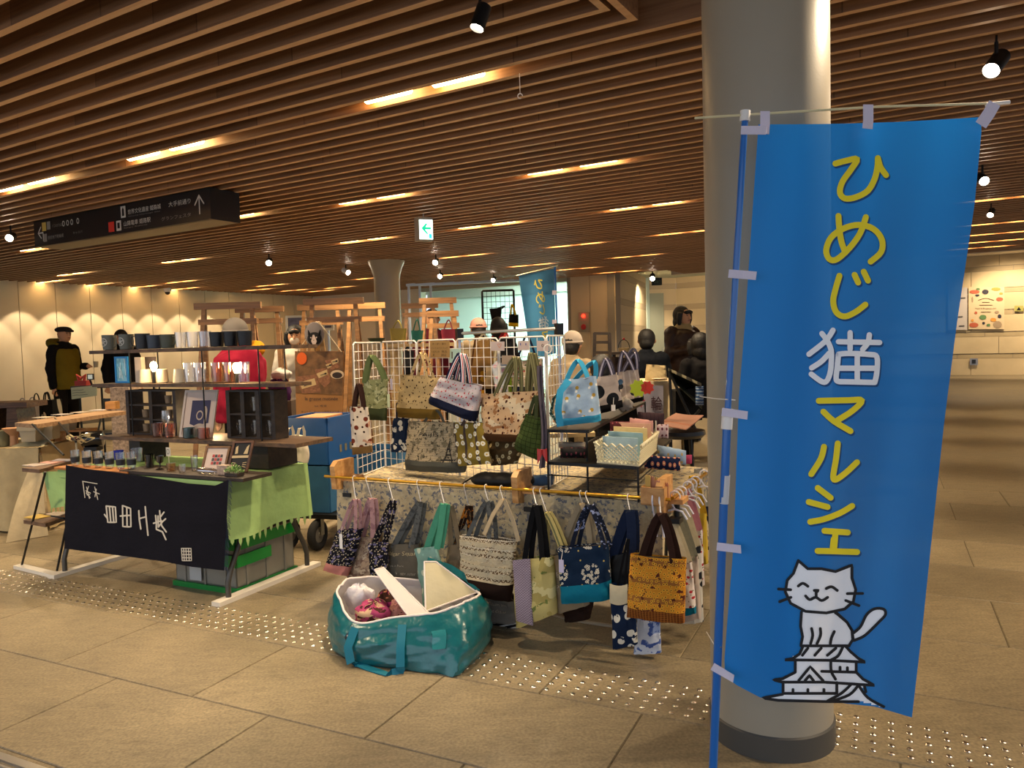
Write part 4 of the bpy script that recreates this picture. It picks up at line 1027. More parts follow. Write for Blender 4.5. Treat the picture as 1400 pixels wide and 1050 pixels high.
for i, lab in enumerate(['white wire grid panel behind the green lace bag', 'white wire grid panel behind the beige dachshund bag and cardboard sign', 'white wire grid panel behind the cherry print bag', 'white wire grid panel behind the large lap dog print bag']):
    grid_panel(M1.lerp(M2, i / 4 + .004), M1.lerp(M2, (i + 1) / 4 - .004), .662, 1.375, lab)
grid_panel(M2 + Vector((.004, .004, 0)), (.27, 3.88), .662, 1.378, 'white wire grid panel at the right end, turned sideways', nx=6)

# ---- clothes rail behind the panels --------------------------------
T = Thing('garment_rack', 'steel garment rack with black clamps behind the grid panels', 'rack', (-.1, 5.1, 0))
pa, pb_ = atY(628, 456, 5.25), atY(764, 449, 4.95)
mb = MB(); mb.tube([pa, pb_], .011, 10); T.part('top_bar', mb, M_steel)
for p in (pa, pb_):
    mb = MB(); mb.tube([(p.x, p.y, .06), (p.x, p.y, p.z - .03)], .010, 10); T.part('upright', mb, mat('upright pale blue', '9aa6c8', .35, .3))
    mb = MB(); mb.box((p.x, p.y, p.z - .005), (.045, .045, .075), .4); T.part('clamp', mb, M_blackp, smooth=False)
    mb = MB(); mb.box((p.x, p.y, .03), (.06, .5, .05), .6); T.part('foot', mb, M_blackp, smooth=False)

def hook(top, bot, m=M_wht, r=.0018):
    """clip hook: ring over the rail and a stem to the handle"""
    top, bot = Vector(top), Vector(bot); d = (bot - top); s_ = UB * .0
    rr = .013; pts = [top + Vector((0, 0, rr * .0)) + Vector((0, 0, 1)) * rr * math.sin(a) + VB * rr * math.cos(a) for a in [R(q) for q in range(-60, 211, 30)]]
    pts = [top + Vector((0, 0, math.sin(R(q)) * rr)) + VB * (math.cos(R(q)) * rr) for q in range(-50, 200, 25)]
    pts += [top.lerp(bot, .5) - VB * .006, bot + Vector((0, 0, .004)), bot + VB * .006 + Vector((0, 0, -.006)), bot + VB * .012]
    return pts
def s_hook(px, apex, off, lab, group='hooks on the front rail', z=None):
    t = PB.at(px, 660, -.02 + .04); t = PB.at(px, 660, .0); t.z = .685; t += -VB * -.02 * 0
    t = ra + UB * ((t - ra).dot(UB)); b = PB.at(apex[0], apex[1], off)
    mb = MB(); mb.tube(hook(t, b), .0019, 6); return solo('s_hook', lab, 'hook', mb, M_wht, group)

# ---- bags hung from the front rail ---------------------------------
G = 'bags hung along the front rail of the stall'
def hb(label, hookx, apex, c4, off, t, M, seed, hand, base=None, tag=None, text=None, side2=True, w=.022, uu=(.22, .78), flare=.5, hk=True, name='tote_bag'):
    hl = [(apex, uu[0], uu[1], hand, w, 1)]
    if side2: hl.append(((apex[0] + 3, apex[1] + 1), uu[0] + .08, uu[1] + .06, hand, w, -1))
    T = bag(label, fB(off), c4, t, M, base, hl, G, seed=seed, tag=tag, text=text, flare=flare, name=name)
    if hk: s_hook(hookx, apex, off, 'thin white hook holding the ' + label.split(' hanging')[0].split(' with ')[0])
    return T
def trafalgar(T, f, W, H):
    mb = MB(); k = W / 10
    put_text(mb, 'afalgar Square', lambda x, y: f(x, y), w=W * .98, h=H * .085, x0=.01, y0=H * .80)
    T.part('lettering', mb, mat('cream print', 'b0a07a', .8), smooth=False)
    mb = MB(); put_text(mb, 'Hyde Park', f, w=W * .5, h=H * .045, x0=.02, y0=H * .62); put_text(mb, 'Westminster', f, w=W * .6, h=H * .05, x0=W * .35, y0=H * .50)
    put_text(mb, 'London', f, w=W * .62, h=H * .10, x0=W * .32, y0=H * .36); put_text(mb, 'DOVER', f, w=W * .3, h=H * .05, x0=W * .12, y0=H * .27); put_text(mb, 'more time', f, w=W * .4, h=H * .05, x0=W * .5, y0=H * .2)
    T.part('small_lettering', mb, mat('grey print', '9a9282', .8), smooth=False)
hb('black flowered tote with pink base hanging at the far left of the rail', 488, (486, 682), [(462, 724), (497, 722), (476, 787), (444, 779)], .06, .07, F_blackfl, 1, F_pinks, (.2, F_pink), tag=(474, 727, .018, .075, M_wht), w=.018)
hb('beige flowered tote with pink straps hanging second from left', 506, (508, 681), [(484, 733), (520, 735), (512, 795), (474, 793)], .02, .05, F_beigefl, 2, F_pinks, w=.026)
hb('small black flowered tote hanging third from left', 536, (537, 683), [(504, 742), (531, 741), (530, 788), (507, 788)], .075, .04, F_blackfl, 3, F_blackfl, w=.015)
hb('grey tote with cream London place names hanging behind the teal floor bag', 575, (575, 686), [(530, 743), (573, 743), (575, 828), (528, 822)], .03, .07, F_greyg, 4, F_greys, text=trafalgar, w=.028)
hb('mint flowered tote with green straps hanging above the teal floor bag', 606, (607, 688), [(568, 750), (598, 745), (612, 815), (580, 832)], .08, .05, F_mint, 5, F_mints, w=.030, uu=(.5, 1.0))
hb('taupe tote half hidden between the mint bag and the crochet bag', 612, (618, 690), [(613, 744), (634, 744), (634, 790), (608, 788)], -.005, .04, F_taupe, 6, F_taupe, side2=False, hk=False)
bk = hb('brown lace trimmed tote with dark brown base hanging mid rail', 667, (667, 684), [(629, 731), (707, 738), (699, 822), (631, 806)], .05, .10, F_croch, 7, F_greys, (.28, F_dbrown), w=.02, uu=(.15, .55))
mb = MB(); p0, p1 = PB.at(662, 731, .11), PB.at(709, 740, .11); ap = PB.at(688, 683, .07)
mb.strip([p0, p0.lerp(ap, .55) - UB * .01, ap - UB * .004, ap + UB * .004, ap.lerp(p1, .5) + UB * .01, p1], .022, UB + Vector((0, -.3, 0)), .0035); bk.part('handle', mb, F_beige, label='cream strap')
s_hook(688, (688, 684), .05, 'thin white hook holding the cream strap of the lace trimmed tote')
# crochet relief rows on the lace bag
for j, y0 in enumerate((.40, .52, .64, .76, .88)):
    mb = MB(); r_ = .006 if j % 2 else .009
    pts = [bk.front(bk.W * (.03 + .94 * i / 40), bk.H * (y0 + .012 * math.sin(i * 1.9)), .001) for i in range(41)]; mb.strip(pts, r_ * 2.4, (0, 0, 1), .003); bk.part('lace_trim', mb, mat('cream lace', 'c9bc9e', .85, bump=.8, bump_scale=250))
hb('patterned strap tote hanging behind the lace trimmed bag', 639, (640, 690), [(620, 742), (650, 735), (648, 780), (622, 780)], -.03, .04, F_blackfl, 8, F('orange black strap', '2a1a12', [('blot', 40, .55, 'b06a20')]), w=.014, uu=(.1, .7))
hb('lilac and yellow patchwork tote with black straps hanging right of the lace bag', 733, (733, 690), [(703, 764), (757, 760), (762, 838), (706, 858)], .10, .09, F_yell, 9, F_blk, w=.024, uu=(.3, .75))
T = bag('lilac scale print side of the yellow tote', fB(.135), [(701, 766), (725, 764), (729, 855), (706, 848)], .02, F_lilac, None, (), G, seed=31, name='tote_bag', wr=.002)
props(T.e, 'lilac scale print pouch hanging against the left of the yellow tote')
def taupe_txt(T, f, W, H):
    mb = MB(); put_text(mb, 'TEA', f, w=W * .3, h=H * .09, x0=W * .2, y0=H * .62); put_text(mb, 'PAN', f, w=W * .45, h=H * .09, x0=W * .2, y0=H * .40); put_text(mb, "'s LO", f, w=W * .6, h=H * .09, x0=W * .3, y0=H * .2)
    T.part('lettering', mb, mat('faint print', 'b5a996', .8), smooth=False)
hb('taupe canvas tote with faint lettering hanging beside the navy flower bag', 742, (747, 700), [(742, 762), (792, 752), (806, 826), (764, 838)], .065, .06, F_tau2, 10, F('cream black strap', 'b5a56a', [('band', 'u', .012, .02, '6a6c4c')]), text=taupe_txt, uu=(0, .6), w=.024)
hb('navy tote with round white flower motifs and teal base hanging on the rail', 804, (805, 690), [(764, 747), (832, 744), (836, 818), (768, 824)], .115, .10, F_navfl, 11, F('navy strap dots', '1c2232', [('blot', 60, .6, '8f9ac0')]), (.33, F_teal), tag=(775, 760, .022, .055, TAG), w=.018, uu=(.28, .95))
mb = MB(); q0, q1, qa = PB.at(768, 748, .06), PB.at(800, 752, .05), PB.at(795, 688, .03)
hb('olive strapped tote mostly hidden behind the navy flower bag', 796, (796, 688), [(768, 750), (822, 750), (820, 800), (772, 800)], .02, .04, F_brown, 12, F_beige, w=.024, uu=(0, .75))
hb('black nylon shoulder bag hanging between the navy and the orange bags', 861, (861, 698), [(834, 760), (872, 752), (868, 815), (836, 815)], .07, .05, F('black nylon', '0e1012', rough=.5), 13, F('indigo webbing', '1c2740'), w=.040, uu=(.1, .8))
bag('navy leaf print long pouch with cream cuff hanging below the black bag', fB(.125), [(835, 798), (866, 800), (872, 880), (838, 888)], .035, F_leaf, None, [((860, 735), .3, .6, F_blk, .01, 1)], G, seed=14, name='long_pouch')
mb = MB(); c0 = [PB.at(834, 797, .152), PB.at(858, 797, .152)]; mb.grid(lambda u, v: PB.at(834 + 24 * u, 798 + 26 * v + 3 * math.sin(u * 3), .155 + .008 * math.sin(v * 3)), 8, 8, (.1, .1), .004, -VB)
mb2_ = solo('folded_cuff', 'cream folded cloth cuff over the navy leaf print pouch', 'cuff', mb, F_cream, G)
hb('orange flower print tote with brown basket weave base at the rail end', 905, (903, 702), [(862, 757), (938, 764), (936, 851), (858, 842)], .17, .09, F_orange, 15, F_choc, (.17, F_basket), w=.026, uu=(.22, .8))
bag('blue and white toile pouch hanging lowest behind the orange bag', fB(.02), [(872, 842), (902, 842), (904, 892), (866, 894)], .04, F_toile, None, [((890, 800), .3, .7, F_cream, .012, 1)], G, seed=16, name='long_pouch')
def box_txt(T, f, W, H):
    mb = MB(); put_text(mb, 'Ultimatum and', f, w=W * .7, h=H * .14, x0=W * .1, y0=H * .72); put_text(mb, 'Time dealer', f, w=W * .6, h=H * .14, x0=W * .2, y0=H * .45); T.part('lettering', mb, mat('faint print', 'b5a996', .8), smooth=False)
bag('low grey lettered tote under the stall, right of the teal floor bag', fB(-.05), [(655, 812), (706, 822), (704, 852), (660, 850)], .06, F('grey tote', '77726a'), None, [((680, 775), .2, .8, F_greys, .012, -1)], 'totes under the stall', seed=17, text=box_txt)
bag('black and white striped tote lowest under the stall', fB(-.10), [(668, 846), (716, 842), (712, 862), (684, 866)], .10, F('black white stripe', '17171b', [('stripe', 'v', .022, .4, 'c9c6c0')]), None, [((692, 800), .2, .8, F_blk, .012, -1)], 'totes under the stall', seed=18)
bag('dark brown hanging tote below the taupe lettered bag', fB(.0), [(766, 825), (812, 822), (806, 846), (774, 850)], .06, F_dbrown, None, [((790, 780), .2, .8, F_blk, .012, -1)], 'totes under the stall', seed=19)
# right-hand cluster on the side rail
G2 = 'bags hung along the right side rail of the stall'
def fS(v): pl = Plane(B3(-1, v), B3(1, v)); return lambda x, y: pl.at(x, y)
side = [('white and red flowered tote with teal base beside the orange bag', .05, (918, 712), [(915, 764), (946, 768), (952, 838), (922, 842)], F_redfl, (.14, F_teal), F_cream),
        ('pale lined tote with grey straps second along the side rail', .16, (924, 694), [(925, 756), (954, 760), (958, 845), (930, 850)], F('off white linen', 'b9a99c'), None, F('grey green strap', '8a8874')),
        ('white tote with black specks third along the side rail', .28, (930, 682), [(928, 742), (958, 746), (962, 850), (932, 852)], F_catp, None, F_cream),
        ('pink strapped tote in the middle of the side rail', .42, (937, 668), [(934, 722), (960, 724), (963, 800), (938, 802)], F_redfl, None, F('rose strap', 'c2808c')),
        ('yellow tote hanging towards the back of the side rail', .60, (946, 650), [(940, 700), (966, 702), (968, 770), (944, 772)], F('lemon canvas', 'c9a83a'), None, F('lemon strap', 'c9a02c')),
        ('navy tote hanging last on the side rail beside the column', .80, (953, 640), [(948, 690), (970, 692), (972, 750), (950, 752)], F_navy, None, F('silver strap', 'a7a69c'))]
for i, (lab, v, ap, c4, M, bs, H_) in enumerate(side):
    pf = fS(v)
    bag(lab, pf, c4, .06, M, bs, [(ap, .15, .8, H_, .022, 1), ((ap[0] + 3, ap[1]), .25, .9, H_, .022, -1)], G2, seed=40 + i)
M_hang = mat('white plastic hanger', 'dcdcea', .35)
for i, (lab, v, ap, *_) in enumerate(side + [('extra', .10, (921, 700)), ('extra', .35, (934, 672))]):
    a = B3(.02, v, .685); pf = fS(v); b = pf(*ap)
    pts = [a + Vector((0, 0, math.sin(R(q)) * .022)) + UB * (math.cos(R(q)) * .022) for q in range(-40, 205, 22)] + [a - UB * .012 + Vector((0, 0, -.035)), a + Vector((0, 0, -.055))]
    T = Thing('coat_hanger', ['white plastic hanger nearest the corner of the side rail', 'second white plastic hanger on the side rail', 'third white plastic hanger on the side rail', 'fourth white plastic hanger on the side rail',
                              'fifth white plastic hanger on the side rail', 'rearmost white plastic hanger on the side rail', 'white plastic hanger crowded between the first two bags of the side rail', 'white plastic hanger before the pink strapped bag'][i], 'hanger', a, 'white hangers on the side rail')
    mb = MB(); mb.tube(pts, .0035, 7); T.part('hook', mb, M_hang)
    e = a + Vector((0, 0, -.055)); mb = MB(); mb.tube([e - UB * .07 + Vector((0, 0, -.045)), e - UB * .03 + Vector((0, 0, -.008)), e, e + UB * .03 + Vector((0, 0, -.008)), e + UB * .05 + Vector((0, 0, -.04))], .0045, 7); T.part('shoulder', mb, M_hang)
for k, x in enumerate((916, 922)):
    a = B3(-.02 - .03 * k, -.02, .685); pts = [a + Vector((0, 0, math.sin(R(q)) * .026)) + VB * (math.cos(R(q)) * .026) for q in range(-40, 205, 22)] + [a - VB * .014 + Vector((0, 0, -.045)), a + Vector((0, 0, -.07)), a + UB * .01 + Vector((0, 0, -.16))]
    mb = MB(); mb.tube(pts, .004, 7); solo('coat_hanger', ['white hanger hook at the right end of the front rail', 'white hanger hook just left of the rail end, above the orange bag'][k], 'hanger', mb, M_hang, 'white hangers on the side rail')

# ---- bags on the grid panels ----------------------------------------
G3 = 'bags hung on the white wire grid'
PL = Plane(P0, M1)
def wire_hook(pf, px, py, lab):
    p = pf(px, py); mb = MB(); mb.tube([p + Vector((0, .03, .012)), p + Vector((0, .008, .014)), p + Vector((0, -.012, .0)), p + Vector((0, -.022, .012))], .0022, 6); solo('wire_hook', lab, 'hook', mb, M_mesh, 'hooks clipped on the grid panels')
def gb(label, apex, c4, off, t, M, seed, hand, base=None, w=.02, uu=(.3, .72), pf=None, side2=True, **kw):
    pf = pf or fM(off); hl = [(apex, uu[0], uu[1], hand, w, 1)]
    if side2: hl.append(((apex[0] + 2, apex[1] + 1), uu[0] + .06, uu[1] + .05, hand, w, -1))
    T = bag(label, pf, c4, t, M, base, hl, G3, seed=seed, **kw)
    return T
gb('green lace tote with dark green base hanging on the left grid panel', (508, 486), [(497, 520), (530, 518), (529, 575), (495, 573)], .10, .07, F_lace, 20, F('green ribbed strap', '55603c'), (.30, F_green), pf=fY(4.04), w=.024, uu=(.05, .9), tag=(533, 538, .014, .07, TAGG))
gb('narrow lap dog print tote with brown base at the far left grid panel', (490, 524), [(478, 556), (503, 556), (510, 618), (482, 622)], .16, .05, F_dog2, 21, F_choc, (.16, F_tan), pf=fY(3.93), w=.018, uu=(.2, .75))
gb('beige tote with small dachshunds and mustard base on the grid', (577, 482), [(548, 512), (603, 516), (600, 573), (545, 570)], .09, .09, F_dachs, 22, F_dachs, (.24, F_must), w=.016, uu=(.32, .72), tag=(546, 517, .018, .06, TAG))
gb('cherry print tote with navy base and striped straps on the grid', (631, 484), [(603, 514), (659, 528), (650, 576), (587, 550)], .16, .10, F_cherry, 23, F_tric, (.30, F_navy), w=.028, uu=(.25, .62))
gb('large lap dog print tote with brown base on the grid', (705, 488), [(658, 538), (738, 534), (728, 604), (660, 602)], .12, .08, F_dog, 24, F_olive, (.16, F_brown), w=.020, uu=(.28, .62))
gb('olive strapped canvas tote with wide straps at the right of the grid', (727, 482), [(706, 540), (745, 538), (742, 600), (708, 600)], .075, .05, F_tan, 25, F_olive, w=.022, uu=(.4, .8))
def paris(T, f, W, H):
    mb = MB(); put_text(mb, 'PARIS', f, w=W * .34, h=H * .075, x0=W * .30, y0=H * .72); T.part('lettering', mb, mat('black print', '1e1a16', .8), smooth=False)
    mb = MB(); cx, y0, h = W * .84, H * .22, H * .42
    for sx in (-1, 1):
        put_stroke(mb, [(cx + sx * W * .07, y0), (cx + sx * W * .035, y0 + h * .35), (cx + sx * W * .012, y0 + h * .7), (cx, y0 + h)], W * .014, f)
    for k, yy in ((.10, .10), (.045, .34), (.02, .62)): put_stroke(mb, [(cx - W * k, y0 + h * yy), (cx + W * k, y0 + h * yy)], W * .018, f, smooth=False)
    T.part('tower_print', mb, mat('black print', '1e1a16', .8), smooth=False)
gb('beige tote printed PARIS with old letters and grey base, on the table', (598, 560), [(559, 576), (632, 578), (634, 646), (556, 642)], .10, .12, F_paris, 26, F_grey, (.22, F_grey), w=.014, text=paris, side2=False, flare=.7)
gb('mustard tote with white daisies and brown stripes below the cherry bag', (655, 552), [(620, 578), (662, 578), (671, 634), (627, 637)], .14, .05, F_daisy, 27, F_daisy, side2=False, w=.014)
gb('navy tote with white leaves peeking out left of the PARIS bag', (545, 550), [(538, 572), (560, 572), (560, 618), (536, 618)], .055, .04, F_leaf, 28, F_navy, side2=False, w=.012)
gb('brown flower print tote behind the mustard daisy bag', (690, 570), [(668, 602), (712, 602), (708, 634), (672, 636)], .06, .06, F_bfl, 29, F_brown, side2=False, w=.012)
gb('green quilted tote slouching at the right of the grid', (734, 540), [(719, 566), (742, 570), (740, 630), (704, 612)], .16, .07, F_quilt, 30, F_green, w=.016)
# long thin purple grey cloth strip with a red bow
pf = fM(.21); mb = MB(); mb.grid(lambda u, v: pf(737 + 8 * u + 3 * math.sin(v * 5), 640 - 140 * v) + Vector((0, -.01 * math.sin(u * 6), 0)), 6, 20, (.04, .5), .004, (0, 1, 0)); mb2_ = solo('long_pouch', 'long thin purple grey cloth pouch hanging at the right end of the grid', 'pouch', mb, F('purple grey stripe', '6a6068', [('stripe', 'u', .012, .4, '4a4450')]), G3)
mb = MB(); p = pf(741, 617); 
for sx in (-1, 1): mb.grid(lambda u, v: p + Vector((sx * u * .022, -.016 - .01 * math.sin(u * 3), (v - .5) * (.02 + .05 * u) - .02 * u)), 5, 4, (.03, .03), .003, (0, 1, 0))
solo('ribbon_bow', 'red bow at the bottom of the purple grey pouch', 'bow', mb, mat('red ribbon', 'b03a3c', .5))
# signs clipped to the grid
def card(x0, y0, x1, y1, pf, lab, m, lines, tm, name='card_sign', cat='sign', tilt=0, group=None):
    a, b, c, d = pf(x0, y0), pf(x1, y0 - tilt), pf(x1, y1 - tilt), pf(x0, y1)
    n = (b - a).cross(d - a).normalized(); n = -n if n.dot(a - EYE) > 0 else n
    T = Thing(name, lab, cat, (c + d) / 2, group)
    mb = MB(); mb.prism([a, b, c, d], n * -.002); T.part('card', mb, m, smooth=False)
    mb = MB(); f = lambda x, y: d.lerp(c, x).lerp(a.lerp(b, x), y) + n * .0012
    for (s_, xx, yy, w, h) in lines: put_text(mb, s_, f, w=w, h=h, x0=xx, y0=yy)
    if mb.v: T.part('lettering', mb, tm, smooth=False)
    return T
INK = mat('ink brown', '4a3018', .8); INKR = mat('ink red', '9c5a50', .8)
card(588, 466, 614.5, 488.5, fM(.03), 'brown cardboard sign with handwritten prices clipped on the grid', mat('cardboard', 'a07c48', .85), [('オーダー 承り', .12, .75, .7, .14), ('ハンドメイドバッグ', .06, .5, .86, .13), ('1点もの', .1, .28, .4, .13), ('現品', .6, .28, .28, .13), ('¥', .15, .08, .08, .13), ('SALE', .58, .08, .26, .13)], INK)
card(614.5, 477, 630, 496, fM(.02), 'pale mint card sign beside the cardboard sign', mat('mint card', 'a8c2b4', .8), [('1', .2, .3, .1, .5), ('0', .6, .3, .16, .4)], INK)
card(671, 467, 689.5, 479.5, fM(.03), 'small pale card with orange mark, left of three on the grid', mat('pale card', 'b9a8a2', .8), [('♡', .5, .3, .3, .5)], mat('ink orange', 'c87850', .8))
card(708, 466, 723, 479, fM(.03), 'small pale card with two blue faces, middle of three on the grid', mat('pale card', 'b9a8a2', .8), [('・・', .2, .5, .6, .3)], mat('ink blue', '5a5a90', .8))
card(734, 466, 750, 480, fM(.03), 'small pale card near the right end of the grid', mat('pale card', 'b9a8a2', .8), [('o', .4, .4, .2, .3)], INK)
card(686, 486, 705, 498, fM(.03), 'small brown paper card below the first pale card', mat('kraft card', '9a8672', .85), [], INK)
# round white clip ring at the right of the grid
p = fM(.05)(749, 477); mb = MB(); mb.tube([p + Vector((.018 * math.cos(a / 12 * 6.283), 0, .02 * math.sin(a / 12 * 6.283))) for a in range(12)], .003, 6, closed=True); solo('ring_clip', 'white ring clip at the right end of the grid', 'clip', mb, M_mesh)

# black folded bag and the blue pouch lying on the cloth behind the rail
mb = MB(); a = onz(636, 668, ZT + .004); b = onz(722, 672, ZT + .004)
T = Thing('folded_bag', 'black nylon bag lying folded on the tablecloth behind the rail', 'bag', (a + b) / 2)
def fold(u, v):
    th = v * 2 * math.pi; p = a.lerp(b, u); e = min(1, 6 * u, 6 * (1 - u)) ** .4
    return p + VB * (.07 + .065 * math.cos(th) * e) + Vector((0, 0, .036 + .034 * math.sin(th) * e + .004 * noise.noise(Vector((u * 9, v * 3, 2)))))
mb.grid(fold, 26, 18, (.3, .3)); T.part('bag_body', mb, F('black nylon', '0e1012', rough=.5)); 
mb = MB(); mb.strip([fold(.02, .2), fold(.0, .2) - UB * .03 + Vector((0, 0, -.01)), fold(0, .2) - UB * .05 - VB * .03 + Vector((0, 0, -.03))], .02, VB, .004); T.part('strap', mb, F_blk)
mb = MB(); a2, b2 = onz(724, 668, ZT + .004), onz(750, 666, ZT + .004)
mb.grid(lambda u, v: a2.lerp(b2, u) + VB * (.04 + .035 * math.cos(v * 6.283)) + Vector((0, 0, .03 + .027 * math.sin(v * 6.283))), 10, 14, (.1, .1)); solo('pouch', 'blue denim pouch lying right of the black folded bag', 'pouch', mb, F('denim', '4a6484'))
# ================================================================ big teal bag on the floor
M_tealb = mat('teal woven plastic', '0c5f66', .28, spec=.6, noise_amt=.12, noise_scale=14, bump=.45, bump_scale=22, coat=.3)
M_teals = mat('teal webbing', '0a6c84', .55); M_wlin = mat('white quilt lining', 'cfc9c8', .8, bump=.35, bump_scale=26)
T = Thing('storage_bag', 'large open teal storage bag with white lining on the floor before the stall', 'bag', onz(555, 895, 0))
rim = [(484, 851, 3.26), (540, 845, 3.23), (598, 838, 3.20), (641, 822, 3.26), (656, 812, 3.40), (640, 800, 3.58), (560, 792, 3.66), (508, 789, 3.66), (474, 793, 3.58), (461, 812, 3.45)]
bot = [(482, 905), (540, 914), (600, 921), (628, 922), (666, 880), (640, 862), (560, 858), (500, 860), (462, 866), (457, 886)]
RIM = [atY(*p) for p in rim]; BOT = [onz(x, y, .004) for x, y in bot]
def loopf(L, t):
    n = len(L); t = (t % 1) * n; i = int(t); k = t - i; p0, p1, p2, p3 = L[i - 1], L[i % n], L[(i + 1) % n], L[(i + 2) % n]
    return .5 * ((2 * p1) + (p2 - p0) * k + (2 * p0 - 5 * p1 + 4 * p2 - p3) * k * k + (3 * p1 - p0 - 3 * p2 + p3) * k ** 3)
cen = sum(BOT, Vector()) / 10
def side_pt(t, v, inset=0.0):
    p = loopf(BOT, t).lerp(loopf(RIM, t), v); o = (p - cen); o.z = 0; o.normalize()
    return p + o * (.035 * math.sin(v * math.pi) ** .7 - inset + .014 * noise.noise(Vector((t * 22, v * 5, 3))) + .008 * noise.noise(Vector((t * 60, v * 10, 5))))
mb = MB(); mb.grid(lambda u, v: side_pt(u, v), 90, 22, (2, .3)); mb.add([side_pt(i / 40, 0) for i in range(40)], [tuple(range(40))]); T.part('outer_shell', mb, M_tealb)
mb = MB(); mb.grid(lambda u, v: side_pt(u, .06 + .94 * v, .010), 90, 12, (2, .3)); mb.add([side_pt(i / 40, .08, .012) for i in range(40)], [tuple(range(40))]); T.part('white_lining', mb, M_wlin)
mb = MB(); mb.tube([side_pt(i / 90, 1, .004) + Vector((0, 0, .001)) for i in range(90)], .0055, 8, closed=True); T.part('rim_binding', mb, mat('white binding', 'e2d8d4', .6))
def strap(pts, w, sd, nm='handle'):
    mb = MB(); Q = [pts[0]]
    for i in range(len(pts) - 1):
        for k in (.33, .66, 1): Q.append(pts[i].lerp(pts[i + 1], k))
    mb.strip(Q, w, sd, .004); T.part(nm, mb, M_teals)
fp = lambda x, y, o=0.0: (lambda p: p)(atY(x, y, 3.2 - o))
strap([side_pt(.012, .93) + Vector((0, -.012, 0)), side_pt(.012, .5) + Vector((-.0, -.022, 0)), side_pt(.014, .12) + Vector((0, -.03, 0)), onz(487, 906, .012), onz(505, 914, .004), onz(530, 922, .003), onz(548, 918, .010),
       side_pt(.115, .15) + Vector((0, -.03, 0)), side_pt(.115, .5) + Vector((0, -.02, 0)), side_pt(.118, .90) + Vector((0, -.010, 0))], .035, (1, .1, .0))
# back handle lies over the rear side
strap([side_pt(.62, .9) + Vector((0, .012, 0)), side_pt(.62, .4) + Vector((0, .03, 0)), side_pt(.66, .1) + Vector((0, .05, 0)), side_pt(.70, .4) + Vector((0, .03, 0)), side_pt(.70, .9) + Vector((0, .012, 0))], .035, (1, 0, 0))
mb = MB(); q = [(568, 862), (590, 858), (596, 878), (572, 882)]; a = [side_pt(.175, .75), side_pt(.215, .76), side_pt(.215, .45), side_pt(.175, .42)]; o = Vector((.1, -1, 0)).normalized() * .006
mb.grid(lambda u, v: side_pt(.175 + .035 * u, .45 + .3 * v) + o, 6, 6, (.1, .1)); T.part('clear_pocket', mb, mat('clear pocket', '2c7a80', .15, spec=.7))
def flap(P4, lab, m1, thick=.010, lift=.02):
    a, b, c, d = [atY(*p) for p in P4]; mb = MB()
    f = lambda u, v: a.lerp(b, u).lerp(d.lerp(c, u), v) + Vector((0, -.015 * math.sin(v * 3.1) * math.sin(u * 3.1), lift * math.sin(u * 3.1) * v))
    mb.grid(f, 14, 14, (.3, .3), thick, (0, 1, .1)); T.part('lid_flap', mb, m1, label=lab)
    mb = MB(); rimp = [f(i / 10, 0) for i in range(11)] + [f(1, i / 10) for i in range(1, 11)] + [f(1 - i / 10, 1) for i in range(1, 11)] + [f(0, 1 - i / 10) for i in range(1, 10)]
    mb.tube(rimp, .004, 6, closed=True); T.part('flap_binding', mb, mat('white binding', 'e2d8d4', .6))
M_fl = mat('cream quilt lining', 'bcb497', .8, bump=.35, bump_scale=24)
flap([(512, 779, 3.46), (524, 776, 3.50), (586, 838, 3.30), (558, 842, 3.26)], 'narrow folded white lid flap', M_wlin, lift=0)
flap([(580, 768, 3.48), (596, 768, 3.50), (652, 810, 3.46), (582, 836, 3.32)], 'triangular cream lid flap standing up', M_fl, lift=.0)
mb = MB(); mb.strip([atY(584, 766, 3.51), atY(615, 776, 3.52), atY(640, 792, 3.50), atY(655, 808, 3.46)], .03, (0, .5, .8), .004); T.part('flap_edge', mb, M_tealb)
def crumple(name, lab, cat, px, py, rx, ry, rz, m, seed, z=None, D=3.42, group=None):
    c = atY(px, py, D); mb = MB()
    def f(u, v):
        th, ph = u * 2 * math.pi, v * math.pi * .92
        r = 1 + .35 * noise.noise(Vector((math.cos(th) * 1.7 + seed, math.sin(th) * 1.7, ph))) + .15 * noise.noise(Vector((math.cos(th) * 4, math.sin(th) * 4 + seed, ph * 2.5)))
        return c + Vector((rx * r * math.cos(th) * math.sin(ph), ry * r * math.sin(th) * math.sin(ph), rz * r * math.cos(ph)))
    mb.grid(f, 26, 16, (rx * 5, rz * 5)); return solo(name, lab, cat, mb, m, group)
GC = 'folded clothes inside the teal bag'
crumple('folded_cloth', 'magenta and cream flowered cloth inside the teal bag', 'cloth', 511, 838, .085, .07, .05, F('magenta flower cloth', 'a8446c', [('blot', 14, .55, 'c9a888'), ('blot', 24, .6, '4a2a24')]), 1, group=GC, D=3.40)
crumple('folded_cloth', 'dark brown and magenta cloth at the back inside the teal bag', 'cloth', 530, 826, .07, .06, .06, F('brown magenta cloth', '3c241c', [('blot', 12, .56, '8a2f62'), ('blot', 22, .62, 'b8755a')]), 2, group=GC, D=3.50)
crumple('folded_cloth', 'dusty pink spotted cloth inside the teal bag', 'cloth', 548, 838, .07, .055, .055, F('dusty pink cloth', 'b07870', [('dots', 40, .12, '3a2420', 1)]), 3, group=GC, D=3.42)
c0 = atY(497, 843, 3.36); mb = MB(); mb.strip([c0 + Vector((-.01, 0, -.05)), c0 + Vector((-.012, 0, .0)), c0 + Vector((.005, .02, .04)), c0 + Vector((.05, .04, .055)), c0 + Vector((.09, .05, .03))], .02, (0, 1, .2), .004)
